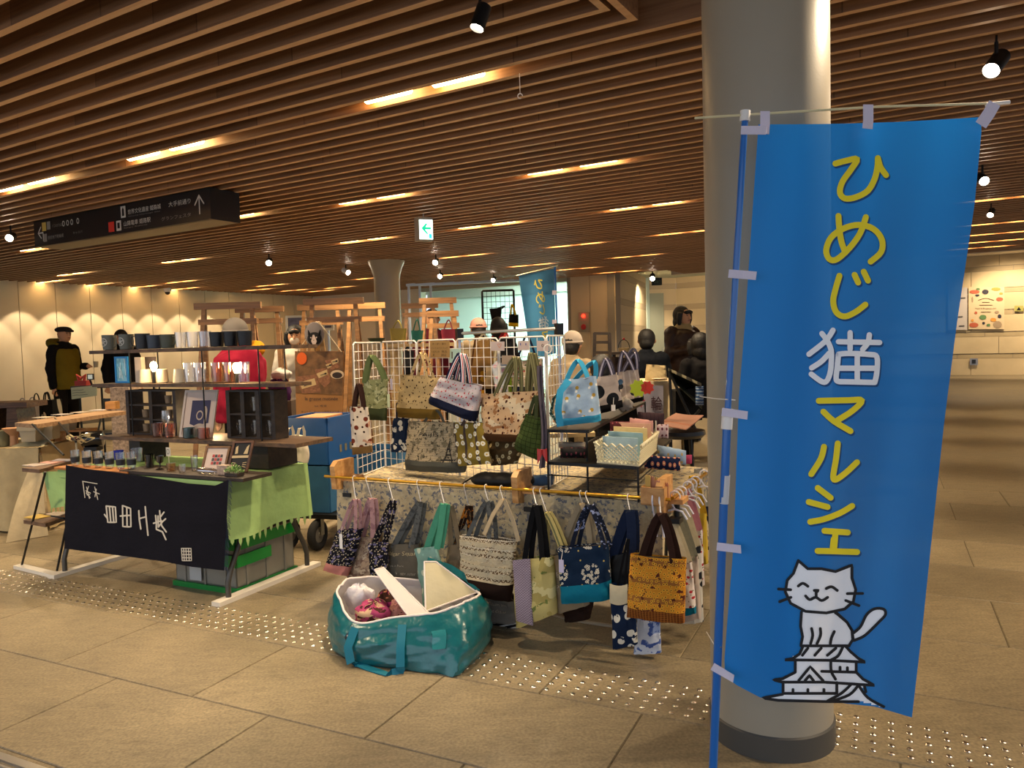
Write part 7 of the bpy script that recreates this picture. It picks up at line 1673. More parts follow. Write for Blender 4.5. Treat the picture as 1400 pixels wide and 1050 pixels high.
# far black grid stand with bags in the lit passage
a, b = atY(660, 430, 12.5), atY(703, 430, 12.5)
grid_panel((a.x, a.y), (b.x, b.y), .0, 2.2, 'tall black grid stand in the lit passage', 7, 24, M_black, .018, .004, 'grid_stand', 'grid stand', None)
bag('black fringed bag hung on the tall black grid stand', fY(12.44), [(669, 422), (686, 421), (685, 436), (672, 437)], .1, F_blk, None, [((690, 418), .6, 1, F_blk, .02, 1)], None, seed=3)
bag('black bag with yellow base at the right of the black grid stand', fY(12.44), [(696, 429), (709, 430), (709, 447), (695, 446)], .1, F_blk, (.3, F('yellow canvas', 'c9a420')), [((700, 416), .2, .7, F('yellow canvas', 'c9a420'), .03, 1)], None, seed=4)
# fire alarm panel
A_, B_ = pA0, pA1; dA = (B_ - A_).normalized(); PAW = Plane(A_, B_, .05)
T = Thing('fire_alarm', 'grey wall panel with a lit red lamp above a round red alarm button', 'alarm', PAW.at(798, 454))
mb = MB(); c4 = [PAW.at(791, 427), PAW.at(805.5, 427), PAW.at(805.5, 454), PAW.at(791, 454)]; mb.prism(c4, -PAW.n * .03 * -1 * -1); T.part('panel', mb, mat('alarm panel grey', '8f8676', .5), smooth=False)
mb = MB(); mb.ball(PAW.at(797.5, 432, .02), .035, 14); T.part('lamp', mb, mat('red lamp glow', 'ff2010', .4, emit=('ff2010', 6)))
mb = MB(); mb.lathe([(.055, 0), (.06, .01), (.05, .025), (1e-6, .028)], PAW.at(798, 447, .0), 20, axis=PAW.n); T.part('button', mb, mat('alarm red', 'a01c18', .4))
# small dark sign at the recess ceiling
mb = MB(); bxp(mb, 892, 379.5, 905, 390, 16.5, .1); T = Thing('exit_sign', 'dark unlit exit sign hanging by the grey door recess', 'sign', atY(898, 390, 16.5)); T.part('sign_box', mb, mat('sign dark olive', '1e221c', .5), smooth=False)
mb = MB(); put_text(mb, '非常口', lambda x, y: atY(894 + x, 388 - y, 16.47), w=9, h=5); T.part('lettering', mb, mat('sign olive', '6a7a5c', .5), smooth=False)
# far banner seen from behind
T = Thing('nobori_banner', 'far blue banner seen from behind with mirrored lettering', 'banner', (atY(758, 400, 9.0).x, 9.0, 0))
def fb(u, v, o=0.0): # u: 0 left .. 1 right, v down
    x = (709 + 17 * v) * (1 - u) + (757.5 + 3 * v) * u; y = (377 + 115 * v) * (1 - u) + (367 + 116 * v) * u; return atY(x, y, 9.0 - o + .05 * math.sin(u * 7 + v * 2) * v)
mb = MB(); mb.grid(lambda u, v: fb(u, v), 14, 24, (.6, 1.6)); T.part('flag', mb, flag_material('far banner cloth', '3a78a4', .05))
def mapfb(x, y): u = 1 - (x - 1030) / 310.0; v = (y - 165) / 520.0 * .98; return fb(u, v, .006)
mb = MB()
for Z, pts in GY[:9]: put_stroke(mb, [Z(*p) for p in pts], 9, mapfb)
T.part('yellow_lettering', mb, mat('far print yellow', 'b9b040', .7), smooth=False)
mb = MB()
for Z, pts in GW: put_stroke(mb, [Z(*p) for p in pts], 9, mapfb)
T.part('white_lettering', mb, mat('far print white', 'a9b4c0', .7), smooth=False)
p = atY(758.5, 363, 9.02); mb = MB(); mb.tube([(p.x + .03, 9.02, 0), p], .012, 8); T.part('pole', mb, M_pole)
mb = MB(); mb.tube([atY(706, 377, 9.0), atY(763, 363, 9.0)], .006, 6); T.part('cross_bar', mb, mat('cross bar ivory', 'd8d0a8', .4))
for y in (400, 440): mb = MB(); mb.strip([atY(755, y, 8.99), atY(761, y, 8.99)], .05, (0, 0, 1), .003); T.part('tape', mb, M_tape, smooth=False)

# right background: cream table with a lilac cloth sign, stroller, chair
M_crc = F('cream linen', 'b8a888', bump=.4)
def drape_table(label, x0, x1, ytop, D, dp, zt_, m, zb=.05, cat='tablecloth'):
    a, b = atY(x0, ytop, D), atY(x1, ytop, D); T = Thing('tablecloth', label, cat, ((a.x + b.x) / 2, D, zb)); W = b.x - a.x
    mb = MB(); mb.grid(lambda u, v: Vector((a.x + W * u, D + dp * v, zt_)), 8, 4, (W, dp))
    mb.grid(lambda u, v: Vector((a.x + W * u, D - .015 - .03 * (1 - v) + .018 * math.sin(u * W * 28) * (1 - v), zb + (zt_ - zb) * v)), max(20, int(W * 50)), 8, (W, zt_))
    for s_, xx in ((-1, a.x), (1, b.x)): mb.grid(lambda u, v: Vector((xx + s_ * (.012 + .03 * (1 - v) + .015 * math.sin(u * dp * 28) * (1 - v)), D + dp * u, zb + (zt_ - zb) * v)), 24, 8, (dp, zt_))
    T.part('cloth', mb, m)
    mb = MB(); mb.box(((a.x + b.x) / 2, D + dp / 2, zt_ - .03), (W - .02, dp - .02, .03)); q = T.part('tabletop', mb, M_shw, smooth=False)
    for x in (a.x + .06, b.x - .06):
        for y in (D + .06, D + dp - .06): mb = MB(); mb.tube([(x, y, 0), (x, y, zt_ - .045)], .014, 6); T.part('leg', mb, M_steel)
    return a, b
zc_ = atY(900, 521, 7.2).z
drape_table('cream linen cloth over the small table behind the black rack', 862, 929, 521, 7.2, .6, zc_, M_crc)
pl_ = fY(7.12); T = Thing('cloth_sign', 'lilac hanging cloth printed with a red and black Japanese character', 'sign', pl_(885, 572)); mb = MB(); mb.grid(lambda u, v: atY(866 + 41 * u, 574 - 47 * v, 7.12 + .008 * math.sin(u * 9)), 12, 8, (.3, .3), .004, (0, 1, 0)); T.part('cloth_panel', mb, F('lilac cloth', '7c7a88'))
mb = MB(); put_text(mb, '輪', lambda x, y: atY(890 + x, 561 - y, 7.10), w=15, h=19, bold=.01); T.part('lettering', mb, mat('ink plum', '2c1420', .7), smooth=False)
mb = MB(); put_text(mb, 'サ', lambda x, y: atY(872 + x, 557 - y, 7.10), w=10, h=14, bold=.01); T.part('red_lettering', mb, mat('ink crimson', '8c2038', .7), smooth=False)
bag('crumpled beige cloth bag standing on the cream table', fY(7.35), [(884, 498), (910, 500), (912, 521), (882, 521)], .18, F('beige crumple', 'b3a078', bump=.9), None, (), None, seed=60, wr=.012)
mb = MB(); p = atY(901, 519, 7.15); mb.lathe([(.04, 0), (.07, .012), (1e-6, .008)], p, 16); solo('small_dish', 'small pale dish on the cream table front', 'dish', mb, mat('dish cream', 'cbb8a0', .4))
# chair back and wire basket behind
T = Thing('wooden_chair', 'dark brown wooden chair back behind the rack', 'chair', atY(823, 560, 8.6) * 1.0); T.e.location.z = 0; T.base.z = 0
for x, xb in ((813, 808), (833, 838)):
    a = atY(x, 455, 8.6); b = atY(xb, 560, 8.6); b.z = 0; mb = MB(); mb.beam(a, b, .035, .03); T.part('leg', mb, M_dw, smooth=False)
for y in (456, 468, 482): mb = MB(); mb.beam(atY(812, y, 8.6), atY(834, y, 8.6), .025, .03); T.part('back_rail', mb, M_dw, smooth=False)
zse = .45; q = atY(823, 500, 8.6); mb = MB(); mb.box((q.x, 8.42, zse), (.40, .38, .03)); T.part('seat', mb, M_dw, smooth=False)
for sx in (-.17, .17): mb = MB(); mb.box((q.x + sx, 8.26, zse / 2), (.03, .03, zse - .02)); T.part('leg', mb, M_dw, smooth=False)
zq = atY(856, 481, 9.5).z; T = Thing('display_table', 'low dark table far behind the rack, under the wire basket', 'table', (atY(856, 481, 9.5).x, 9.6, 0))
a, b = atY(836, 481, 9.5), atY(872, 481, 9.5); mb = MB(); mb.box(((a.x + b.x) / 2, 9.75, zq - .015), (b.x - a.x, .5, .03)); T.part('tabletop', mb, M_dw, smooth=False)
for x in (a.x + .04, b.x - .04): mb = MB(); mb.box((x, 9.75, (zq - .03) / 2), (.04, .4, zq - .035)); T.part('leg', mb, M_dw, smooth=False)
c = atY(853, 479, 9.6); c.z = zq; T = Thing('wire_basket', 'small wire handled basket on the far dark table', 'basket', c); mb = MB(); mb.lathe([(.05, .002), (.07, .05), (.072, .05), (.05, .0)], c, 14); T.part('basket_body', mb, M_shw); mb = MB(); mb.tube([c + Vector((.07 * math.cos(a_), 0, .05 + .10 * math.sin(a_))) for a_ in [i / 10 * math.pi for i in range(11)]], .005, 6); T.part('handle', mb, M_black); mb = MB(); mb.ball(c + Vector((0, 0, .16)), .016, 8); T.part('red_knob', mb, mat('alarm red', 'a01c18', .4))
# stroller
T = Thing('stroller', 'dark olive baby stroller with a grey hood beside the big column', 'stroller', (atY(938, 560, 6.4).x, 6.4, 0)); sp = lambda x, y, d=0.0: atY(x, y, 6.4 + d)
mb = MB(); mb.grid(lambda u, v: sp(915 + 45 * u, 506 + 22 * u + (10 + 22 * u) * v - 2 * math.sin(v * 3), .5 * (v - .5) * 0 + .35 * math.sin(v * 3.14)), 12, 10, (.4, .3), .02, (0, 1, 0)); T.part('hood', mb, F('olive stroller cloth', '33362a'))
mb = MB(); mb.grid(lambda u, v: sp(914 + 45 * u, 503 + 21 * u + 4 * v, -.05 + .05 * math.sin(u * 20)), 24, 3, (.4, .03), .01, (0, 1, 0)); T.part('trim', mb, F('grey ruffle', '6f6a58'))
mb = MB(); mb.grid(lambda u, v: sp(924 + 36 * u, 535 + 45 * v - 6 * u, .1 + .1 * u), 8, 8, (.3, .4), .25, (0, 1, 0)); T.part('seat', mb, F('black stroller cloth', '141414'))
for p0, p1 in (((915, 506), (921, 600)), ((921, 600), (957, 560)), ((917, 512), (957, 600))): mb = MB(); a = sp(*p0); b = sp(*p1); b.z = max(b.z, .08); mb.tube([a, b], .012, 8); T.part('frame_tube', mb, M_black)
for x in (921, 955):
    c = sp(x, 600); c.z = .09; mb = MB(); mb.tube([c + Vector((0, .07 * math.cos(a_ / 14 * 6.283), .07 * math.sin(a_ / 14 * 6.283))) for a_ in range(14)], .016, 8, closed=True); T.part('wheel', mb, M_tyre)
pouch(951, 528, 962, 554, 6.33, .05, F('blue scarf', '2c4468', [('stripe', 'v', .02, .3, '8a94a0')]), 'blue and white cloth hanging on the stroller handle', 70, group=None, name='scarf')

# posters and fittings on the far stone wall
PWR = Plane(SN(-13, 26.7), SN(6, 26.7), .10)
def wallflat(name, lab, cat, x0, y0, x1, y1, m, d=.02): T = Thing(name, lab, cat, PWR.at((x0 + x1) / 2, y1)); mb = MB(); mb.prism([PWR.at(x0, y0), PWR.at(x1, y0), PWR.at(x1, y1), PWR.at(x0, y1)], -PWR.n * d); T.part('panel', mb, m, smooth=False); return T
T = wallflat('poster', 'cream wall poster bordered with pictures of dishes', 'poster', 1324, 392.5, 1373, 450, mat('poster cream', 'cdb690', .6))
mbd, mbl = [MB() for _ in range(5)], MB(); rnd = random.Random(5); cols_ = ['b0583c', '2c2a34', 'd08c3c', '5a7a4a', '9a8468']
ZP = lambda x, y: (1300 + x / 5.25, 340 + y / 5.25)
for i, (x, y, rx, ry) in enumerate([(170, 310, 38, 14), (248, 310, 24, 18), (325, 290, 34, 12), (195, 290, 14, 8), (155, 365, 6, 22), (350, 362, 26, 14), (190, 335, 16, 8), (360, 322, 14, 8), (230, 492, 26, 18), (335, 545, 32, 26), (165, 548, 34, 18), (350, 485, 14, 14), (305, 510, 22, 14), (270, 548, 14, 10), (330, 455, 16, 10), (180, 460, 10, 10), (235, 535, 10, 10), (155, 515, 10, 10)]):
    mbd[i % 5].add([PWR.at(*ZP(x + rx * math.cos(a / 10 * 6.283), y + ry * math.sin(a / 10 * 6.283)), .012) for a in range(10)], [tuple(range(10))])
for i in range(5): T.part('dish_picture', mbd[i], mat('dish print ' + cols_[i], cols_[i], .6), smooth=False, kind='stuff')
mb = MB()
put_text(mb, 'Food & Shopping a Gift', lambda x, yy: PWR.at(*ZP(177 + x, 437 - yy), .012), w=150, h=13)
for y, w_ in ((362, 110), (385, 50), (405, 90), (455, 70)): put_stroke(mb, [ZP(252 - w_ / 2, y + (8 if y == 362 else 0)), ZP(252, y - (6 if y == 362 else 0)), ZP(252 + w_ / 2, y + (8 if y == 362 else 0))], .7, lambda a, b: PWR.at(a, b, .012), smooth=y == 362)
T.part('lettering', mb, mat('ink brown', '4a3018', .8), smooth=False)
T = wallflat('poster', 'pale poster half hidden behind the blue banner edge', 'poster', 1296, 393, 1322.5, 451, mat('poster pale grey', 'b9b0a8', .6)); mb = MB()
for x, y, r_ in ((85, 355, 16), (68, 490, 14), (78, 556, 16)): put_stroke(mb, [ZP(x - r_, y), ZP(x + r_, y - 2)], 1.6, lambda a, b: PWR.at(a, b, .012), smooth=False)
T.part('print_marks', mb, mat('stamp grey', '4c4848', .8), smooth=False, kind='stuff')
T = wallflat('wall_socket', 'metal socket plate low on the far stone wall', 'socket', 1326, 490, 1337, 499, M_steel); mb = MB(); mb.box(PWR.at(1331.5, 494.5, .01), (.10, .03, .12)); T.part('socket_hole', mb, M_blackp, smooth=False)
T = wallflat('wall_sign', 'small yellow green sign plate at the right edge of the wall', 'sign', 1387, 418, 1399, 425.5, mat('sign yellow green', 'a09a50', .5)); mb = MB(); mb.add([PWR.at(1390, 424, .012), PWR.at(1393, 419.5, .012), PWR.at(1396, 424, .012)], [(0, 1, 2)]); T.part('pictogram', mb, M_blackp, smooth=False)
# notices on the wall behind the trestles
for (x0, y0, x1, y1, lab) in ((391, 431, 417, 460, 'white framed notice with dark figures on the far left wall'), (441, 442, 456, 452, 'small pale picture right of the cat pouch')):
    T = Thing('wall_picture', lab, 'picture', atY((x0 + x1) / 2, y1, 9.5)); T.part('board', bxp(MB(), x0, y0, x1, y1, 9.5, .03), mat('notice card', 'a8a294', .7), smooth=False)
    T.part('print', bxp(MB(), x0 + 3, y0 + 3, x1 - 3, y1 - (y1 - y0) * .4, 9.49, .008), mat('notice print', '3f3c4e', .7, noise_amt=.6, noise_scale=14), smooth=False)
    a = atY((x0 + x1) / 2, y1, 9.53); mb = MB(); mb.tube([(a.x, 9.55, 0), (a.x, 9.55, a.z + .1)], .015, 6); T.part('stand', mb, M_steel)

# ================================================================ left stall and what lies around it
drape_table('cream woven cloth over the stall table at the left edge', -60, 54, 613, 5.86, .75, .648, F('cream woven cloth', 'b4a17a', [('stripe', 'v', .006, .25, 'a89570')], bump=.5), .02)
mb = MB(); mb.grid(lambda u, v: onz(8 + 58 * u, 742 - 10 * u, .006) .lerp(atY(40 + 22 * u, 640, 5.80), v) + Vector((0, -.03 * math.sin(v * 3.1), 0)), 10, 14, (.3, .6), .004, (0, 1, 0)); solo('cloth_tail', 'loose tail of cream cloth trailing onto the floor at the table corner', 'cloth', mb, M_crc)
ZL = .652
M_pot = mat('pale ceramic', 'a2967c', .6); M_owood = wood('honey wood', '96642c', 'c08c48', .5); M_clay = mat('clay stand', 'a87c58', .7)
def pot(x, y, w, h, lab, m=M_pot, D=6.05): # tapered square pot with rim
    z = atY(x, y, D).z; k = D / 1050; mb = MB(); c = Vector((atY(x, y, D).x, D, z)); W, Hh = w * k, h * k
    s4 = lambda r, zz: [c + Vector((sx * r, sy * r, zz)) for sx, sy in ((-1, -1), (1, -1), (1, 1), (-1, 1))]
    vs = s4(W * .36, 0) + s4(W * .43, Hh * .7) + s4(W * .5, Hh * .7) + s4(W * .5, Hh) + s4(W * .42, Hh) + s4(W * .36, Hh * .5)
    mb.add(vs, [(3, 2, 1, 0)] + [(4 * i + j, 4 * i + (j + 1) % 4, 4 * i + 4 + (j + 1) % 4, 4 * i + 4 + j) for i in range(5) for j in range(4)] + [(20, 21, 22, 23)])
    return solo('square_pot', lab, 'pot', mb, m, 'square pots on the left stall', smooth=False)
def stand(x0, x1, yt_, D, lab, dp=.18):
    a, b = atY(x0, yt_, D), atY(x1, yt_, D); T = Thing('wooden_riser', lab, 'riser', ((a.x + b.x) / 2, D, ZL), 'wooden risers on the left stall'); W = b.x - a.x
    mb = MB(); mb.box(((a.x + b.x) / 2, D + dp / 2, a.z - .008), (W, dp, .014)); T.part('top', mb, M_owood, smooth=False)
    for x in (a.x + .012, b.x - .012): mb = MB(); mb.box((x, D + dp / 2, (ZL + a.z - .015) / 2), (.016, dp - .02, a.z - .015 - ZL)); T.part('side', mb, M_owood, smooth=False)
stand(70, 117, 589, 6.15, 'honey coloured wooden riser behind the black canister'); stand(30, 66, 596, 6.2, 'honey coloured riser under the two pale pots')
pot(45, 603, 26, 22, 'pale square pot behind the tilted board', D=6.0); pot(68, 600, 24, 20, 'pale square pot beside the black rod', D=6.1); pot(91, 590, 23, 19, 'pale square pot on the wooden riser', D=6.2)
p = atY(20, 612, 6.0); p.z = ZL; mb = MB(); mb.lathe([(.035, 0), (.03, .01), (.028, .08), (.075, .13), (.08, .14), (1e-6, .14)], p, 14); solo('clay_stand', 'clay coloured pedestal at the left of the cream table', 'stand', mb, M_clay)
p = atY(2, 610, 6.0); p.z = ZL; mb = MB(); mb.lathe([(.06, 0), (.07, .06), (.065, .12), (1e-6, .12)], p, 14); solo('clay_jar', 'grey green jar at the left edge of the picture', 'jar', mb, mat('jar grey green', '6f6c50', .6))
T = Thing('tilted_board', 'pale tilted board with faint lettering on the cream table', 'sign', atY(45, 613, 5.92)); bq = lambda x, y, o=0.0: atY(x, y, 5.92 + (613 - y) * .012 - o)
mb = MB(); mb.prism([bq(14, 612), bq(55, 615), bq(69, 599), bq(30, 597)], (0, .01, -.01)); T.part('board', mb, mat('pale board grey', 'a39d80', .6), smooth=False)
mb = MB(); put_stroke(mb, [(36, 603), (52, 604)], 1.2, lambda x, y: bq(x, y, .01), smooth=False); put_stroke(mb, [(41, 607), (50, 607.5)], 1.0, lambda x, y: bq(x, y, .01), smooth=False); T.part('lettering', mb, mat('faint cream', 'cfc59c', .7), smooth=False)
mb = MB(); p = atY(127, 600, 6.0); mb.lathe([(.058, -.075), (.064, -.07), (.064, .06), (.058, .075), (1e-6, .08)], p, 20, axis=(1, .25, 0)); T = Thing('canister', 'glossy black canister lying on its side by the wooden riser', 'canister', p); T.part('body', mb, mat('gloss black', '0d0d10', .15, coat=.5)); mb = MB(); mb.box((p.x, p.y, p.z - .075), (.1, .1, .03)); mb.tube([(p.x, p.y, p.z - .09), (p.x, p.y, 0)], .012, 8); mb.lathe([(.12, 0), (.1, .02), (1e-6, .02)], (p.x, p.y, 0), 16); T.part('stand', mb, M_black)
# ladder shelf of planks on black rods between the stalls
M_pl = wood('worn pale plank', '8a6a4c', 'b0906c', .6); M_pl2 = wood('dark edge plank', '4a3424', '6c5038', .5)
T = Thing('ladder_shelf', 'black rod ladder shelf with three worn planks left of the glass stall', 'shelf', A3(-.3, .25, 0))
pk = lambda pts, th, m, nm='plank': T.part(nm, MB().prism(pts, (0, 0, -th)), m, smooth=False)
zu1, zu2, zu3 = .86, .672, .34
a, b, c = onz(20, 578, zu1), onz(50, 580, zu1), onz(172, 562, zu1); pk([a, b, c, a + (c - b)], .03, M_pl)
a, b, c = onz(30, 640, zu2), onz(54, 642, zu2), onz(104, 628, zu2); pk([a, b, c, a + (c - b)], .022, M_pl2)
a, b, c = onz(32, 711, zu3), onz(62, 716, zu3), onz(98, 704, zu3); pk([a, b, c, a + (c - b)], .022, M_pl2)
for p0, p1 in ((onz(44, 580, zu1), onz(87, 622, zu2)), (onz(75, 572, zu1), onz(104, 604, .80)), (onz(62, 645, zu2), onz(30, 772, .024)), (onz(92, 712, zu3), onz(78, 780, .024)), (onz(54, 703, zu3), onz(88, 709, zu3))):
    T.part('rod', MB().tube([p0, p1], .007, 8), M_black)
a, b = onz(24, 774, .012), onz(78, 787, .012); T.part('foot_board', MB().beam(a, b, .05, .022), M_foot, smooth=False)
GP = 'printed sheets lying on the ladder shelf'; rnd = random.Random(9)
sheets = [(60, 571, zu1, 'c8b8a4', 'pale printed sheet at the left end of the top plank of the ladder shelf'), (85, 567, zu1, 'c0b4ac', 'second pale sheet on the top plank of the ladder shelf'), (110, 564, zu1, 'b8a898', 'third pale sheet on the top plank of the ladder shelf'), (135, 561, zu1, 'c4bab4', 'fourth pale sheet on the top plank of the ladder shelf'),
          (50, 636, zu2, 'a89c94', 'greyish printed sheet at the left of the middle plank'), (68, 633, zu2, 'c09084', 'rosy printed sheet in the middle of the middle plank'), (86, 630, zu2, '8f8c96', 'bluish printed sheet at the right of the middle plank'),
          (52, 707, zu3, 'c8a850', 'yellow printed sheet on the lowest plank'), (78, 703, zu3, 'c4b4a0', 'cream printed sheet on the lowest plank')]
for x, y, z, c_, lab in sheets:
    p = onz(x, y, z) + Vector((0, 0, .003)); mb = MB(); mb.box(p, (.13, .10, .004), rnd.uniform(-.5, .1)); solo('printed_sheet', lab, 'sheet', mb, mat('sheet ' + c_, c_, .6, noise_amt=.25, noise_scale=40), GP, smooth=False)
boxthing('wooden_block', 'small square wooden block on the right of the top plank', 'block', 144, 549, 157, 560, 6.6, .08, M_owood)
# cream ribbon bouquet
T = Thing('ribbon_bouquet', 'cream cloth loops tied with a burgundy bow behind the small glasses', 'ribbon', atY(106, 640, 5.0)); mb = MB(); p = atY(104, 600, 5.0)
mb.tube([p, p - Vector((0, 0, .16))], .006, 6); T.part('stem', mb, M_pot)
for ang, L_ in ((.35, .10), (2.7, .07), (-.5, .06), (.0, .12)):
    d_ = Vector((math.cos(ang), 0, math.sin(ang) * .6)); mb = MB(); mb.strip([p, p + d_ * L_ * .5 + Vector((0, -.01, .02)), p + d_ * L_ + Vector((0, 0, .0)), p + d_ * L_ * .5 + Vector((0, .01, -.025)), p], .02, (0, 1, 0), .003); T.part('loop', mb, mat('cream cloth loop', 'b8a880', .8))
mb = MB(); mb.ball(p, .016, 10); mb.ball(p + Vector((.02, 0, .006)), .013, 8); mb.ball(p + Vector((-.02, 0, .002)), .013, 8); T.part('bow', mb, mat('burgundy bow', '4a1426', .7))
# bench, bags and tables by the left wall
T = Thing('wooden_bench', 'brown wooden bench by the wall at the left edge', 'bench', (atY(10, 560, 10).x, 10, 0)); a, b = atY(-30, 551, 10), atY(38, 551, 10)
T.part('seat', MB().box(((a.x + b.x) / 2, 10.2, a.z - .04), (b.x - a.x, .45, .07)), wood('bench brown', '54341c', '7a5430', .5), smooth=False)
for x in (a.x + .1, b.x - .22): T.part('leg', MB().prism([Vector((x - .12, 10.0, 0)), Vector((x + .12, 10.0, 0)), Vector((x + .06, 10.0, a.z - .08)), Vector((x - .06, 10.0, a.z - .08))], (0, .4, 0)), wood('bench brown', '54341c', '7a5430', .5), smooth=False)
M_bwp = F('black white pattern', '1c1b1a', [('dots', 9, .3, 'b9ac94', .6)])
def gbox(x0, y0, x1, D, lab, m, name='shopping_bag', cat='bag', dp=.3, grp=None):
    a, b = atY(x0, y0, D), atY(x1, y0, D); mb = MB(); mb.box(((a.x + b.x) / 2, D + dp / 2, a.z / 2), (b.x - a.x, dp, a.z)); return solo(name, lab, cat, mb, m, grp, smooth=False)
def gbag(x0, y0, x1, D, lab, m, grp=None): # stiff shopping bag on the floor with two handles
    a, b = atY(x0, y0, D), atY(x1, y0, D); T = Thing('shopping_bag', lab, 'bag', ((a.x + b.x) / 2, D + .12, 0), grp); W = b.x - a.x
    s4 = lambda r, z: [Vector(((a.x + b.x) / 2 + sx * W / 2 * r, D + .12 + sy * .12 * r, z)) for sx, sy in ((-1, -1), (1, -1), (1, 1), (-1, 1))]
    mb = MB(); mb.add(s4(.92, 0) + s4(1, a.z) + s4(.97, a.z) + s4(.9, .02), [(3, 2, 1, 0), (12, 13, 14, 15)] + [(4 * i + j, 4 * i + (j + 1) % 4, 4 * i + 4 + (j + 1) % 4, 4 * i + 4 + j) for i in range(3) for j in range(4)], [((k % 2) * W, (k // 2) * .1) for k in range(16)])
    T.part('bag_body', mb, m, smooth=False)
    for y in (D + .01, D + .23): T.part('handle', MB().tube([Vector(((a.x + b.x) / 2 + W * .25 * math.cos(t / 8 * math.pi), y, a.z + .12 * math.sin(t / 8 * math.pi) - .01)) for t in range(9)], .008, 6), m)
gbag(42, 549, 57, 10.6, 'black bag with white pattern on the floor by the left wall, left one', M_bwp, 'patterned bags by the wall'); gbag(58, 547, 71, 10.6, 'black bag with white pattern on the floor right of its twin', M_bwp, 'patterned bags by the wall'); gbag(20, 556, 41, 10.4, 'pale pinkish bag on the floor between bench and patterned bags', F('pale mauve bag', 'a39890'))
z0t = atY(110, 528, 9.2).z; a, b = atY(96, 528, 9.2), atY(190, 526, 9.2)
T = Thing('display_table', 'dark folding table by the left wall behind the man', 'table', ((a.x + b.x) / 2, 9.4, 0)); T.part('tabletop', MB().box(((a.x + b.x) / 2, 9.5, z0t - .015), (b.x - a.x, .6, .03)), M_dw, smooth=False)
for x in (a.x + .08, b.x - .08):
    for y in (9.25, 9.75): T.part('leg', MB().tube([(x, y, 0), (x, y, z0t - .03)], .013, 6), M_black)
T = Thing('chalk_sign', 'pale green sign with handwritten lines hung on the dark folding table', 'sign', atY(115, 545, 9.15)); cs_ = lambda x, y, o=0.0: atY(x, y, 9.16 - o); T.part('board', MB().prism([cs_(97, 530), cs_(132, 527), cs_(132, 541), cs_(98, 546)], (0, .012, 0)), mat('pale green card', 'a3a585', .7), smooth=False)
mb = MB()
for i in range(3): put_stroke(mb, [(0, 0), (6, .3), (10, -.2), (15 + 3 * i, 0)], .5, lambda x, y: cs_(99 + x, 534 + i * 3.4 - y - x * .08, .006))
T.part('lettering', mb, mat('ink dark', '2c2c30', .7), smooth=False)
mb = MB(); p = atY(113, 526, 9.4); p.z = z0t; mb.box(p + Vector((0, 0, .03)), (.14, .10, .06)); mb2 = MB(); mb2.tube([p + Vector((-.03, -.02, .06)), p + Vector((-.05, -.02, .13)), p + Vector((0, -.02, .09)), p + Vector((.05, -.02, .13)), p + Vector((.03, -.02, .06))], .018, 7)
T = Thing('gift_box', 'red gift box with a big red ribbon on the dark table', 'box', p); T.part('box_body', mb, mat('gift red', 'a03020', .6), smooth=False); T.part('ribbon', mb2, mat('ribbon red', 'c03c28', .5))
T = Thing('small_mirror', 'small dark framed mirror beside the red ribbon box', 'mirror', atY(123, 520, 9.35)); T.part('frame', bxp(MB(), 119, 511, 127.5, 519.5, 9.35, .02), M_dw, smooth=False); T.part('mirror_glass', bxp(MB(), 120.3, 512.3, 126.2, 518.2, 9.345, .006), mat('mirror', 'b0a890', .1, .9), smooth=False); T.part('foot', MB().beam(atY(123, 519, 9.36), (atY(123, 519, 9.36).x, 9.40, z0t), .02, .01), M_dw, smooth=False)
T = Thing('folding_chair', 'black folding chair before the dark table by the left wall', 'chair', (atY(143, 560, 8.6).x, 8.6, 0)); q = atY(143, 560, 8.6).x; zs_ = .45
T.part('seat', MB().box((q, 8.75, zs_), (.38, .36, .03)), M_blackp, smooth=False); T.part('backrest', MB().box((q, 8.95, .76), (.38, .03, .14)), M_blackp, smooth=False)
for sx in (-.18, .18): T.part('leg', MB().tube([(q + sx, 8.95, .83), (q + sx, 8.55, 0)], .011, 6), M_black); T.part('leg', MB().tube([(q + sx, 8.62, .46), (q + sx, 8.98, 0)], .011, 6), M_black)
gb_ = atY(150, 530, 8.2); gbox(150, 530, 175, 8.2, 'tall cardboard box with speckled print behind the wooden block', mat('speckled card', 'b09a84', .7, noise_amt=.5, noise_scale=50), 'carton', 'box')
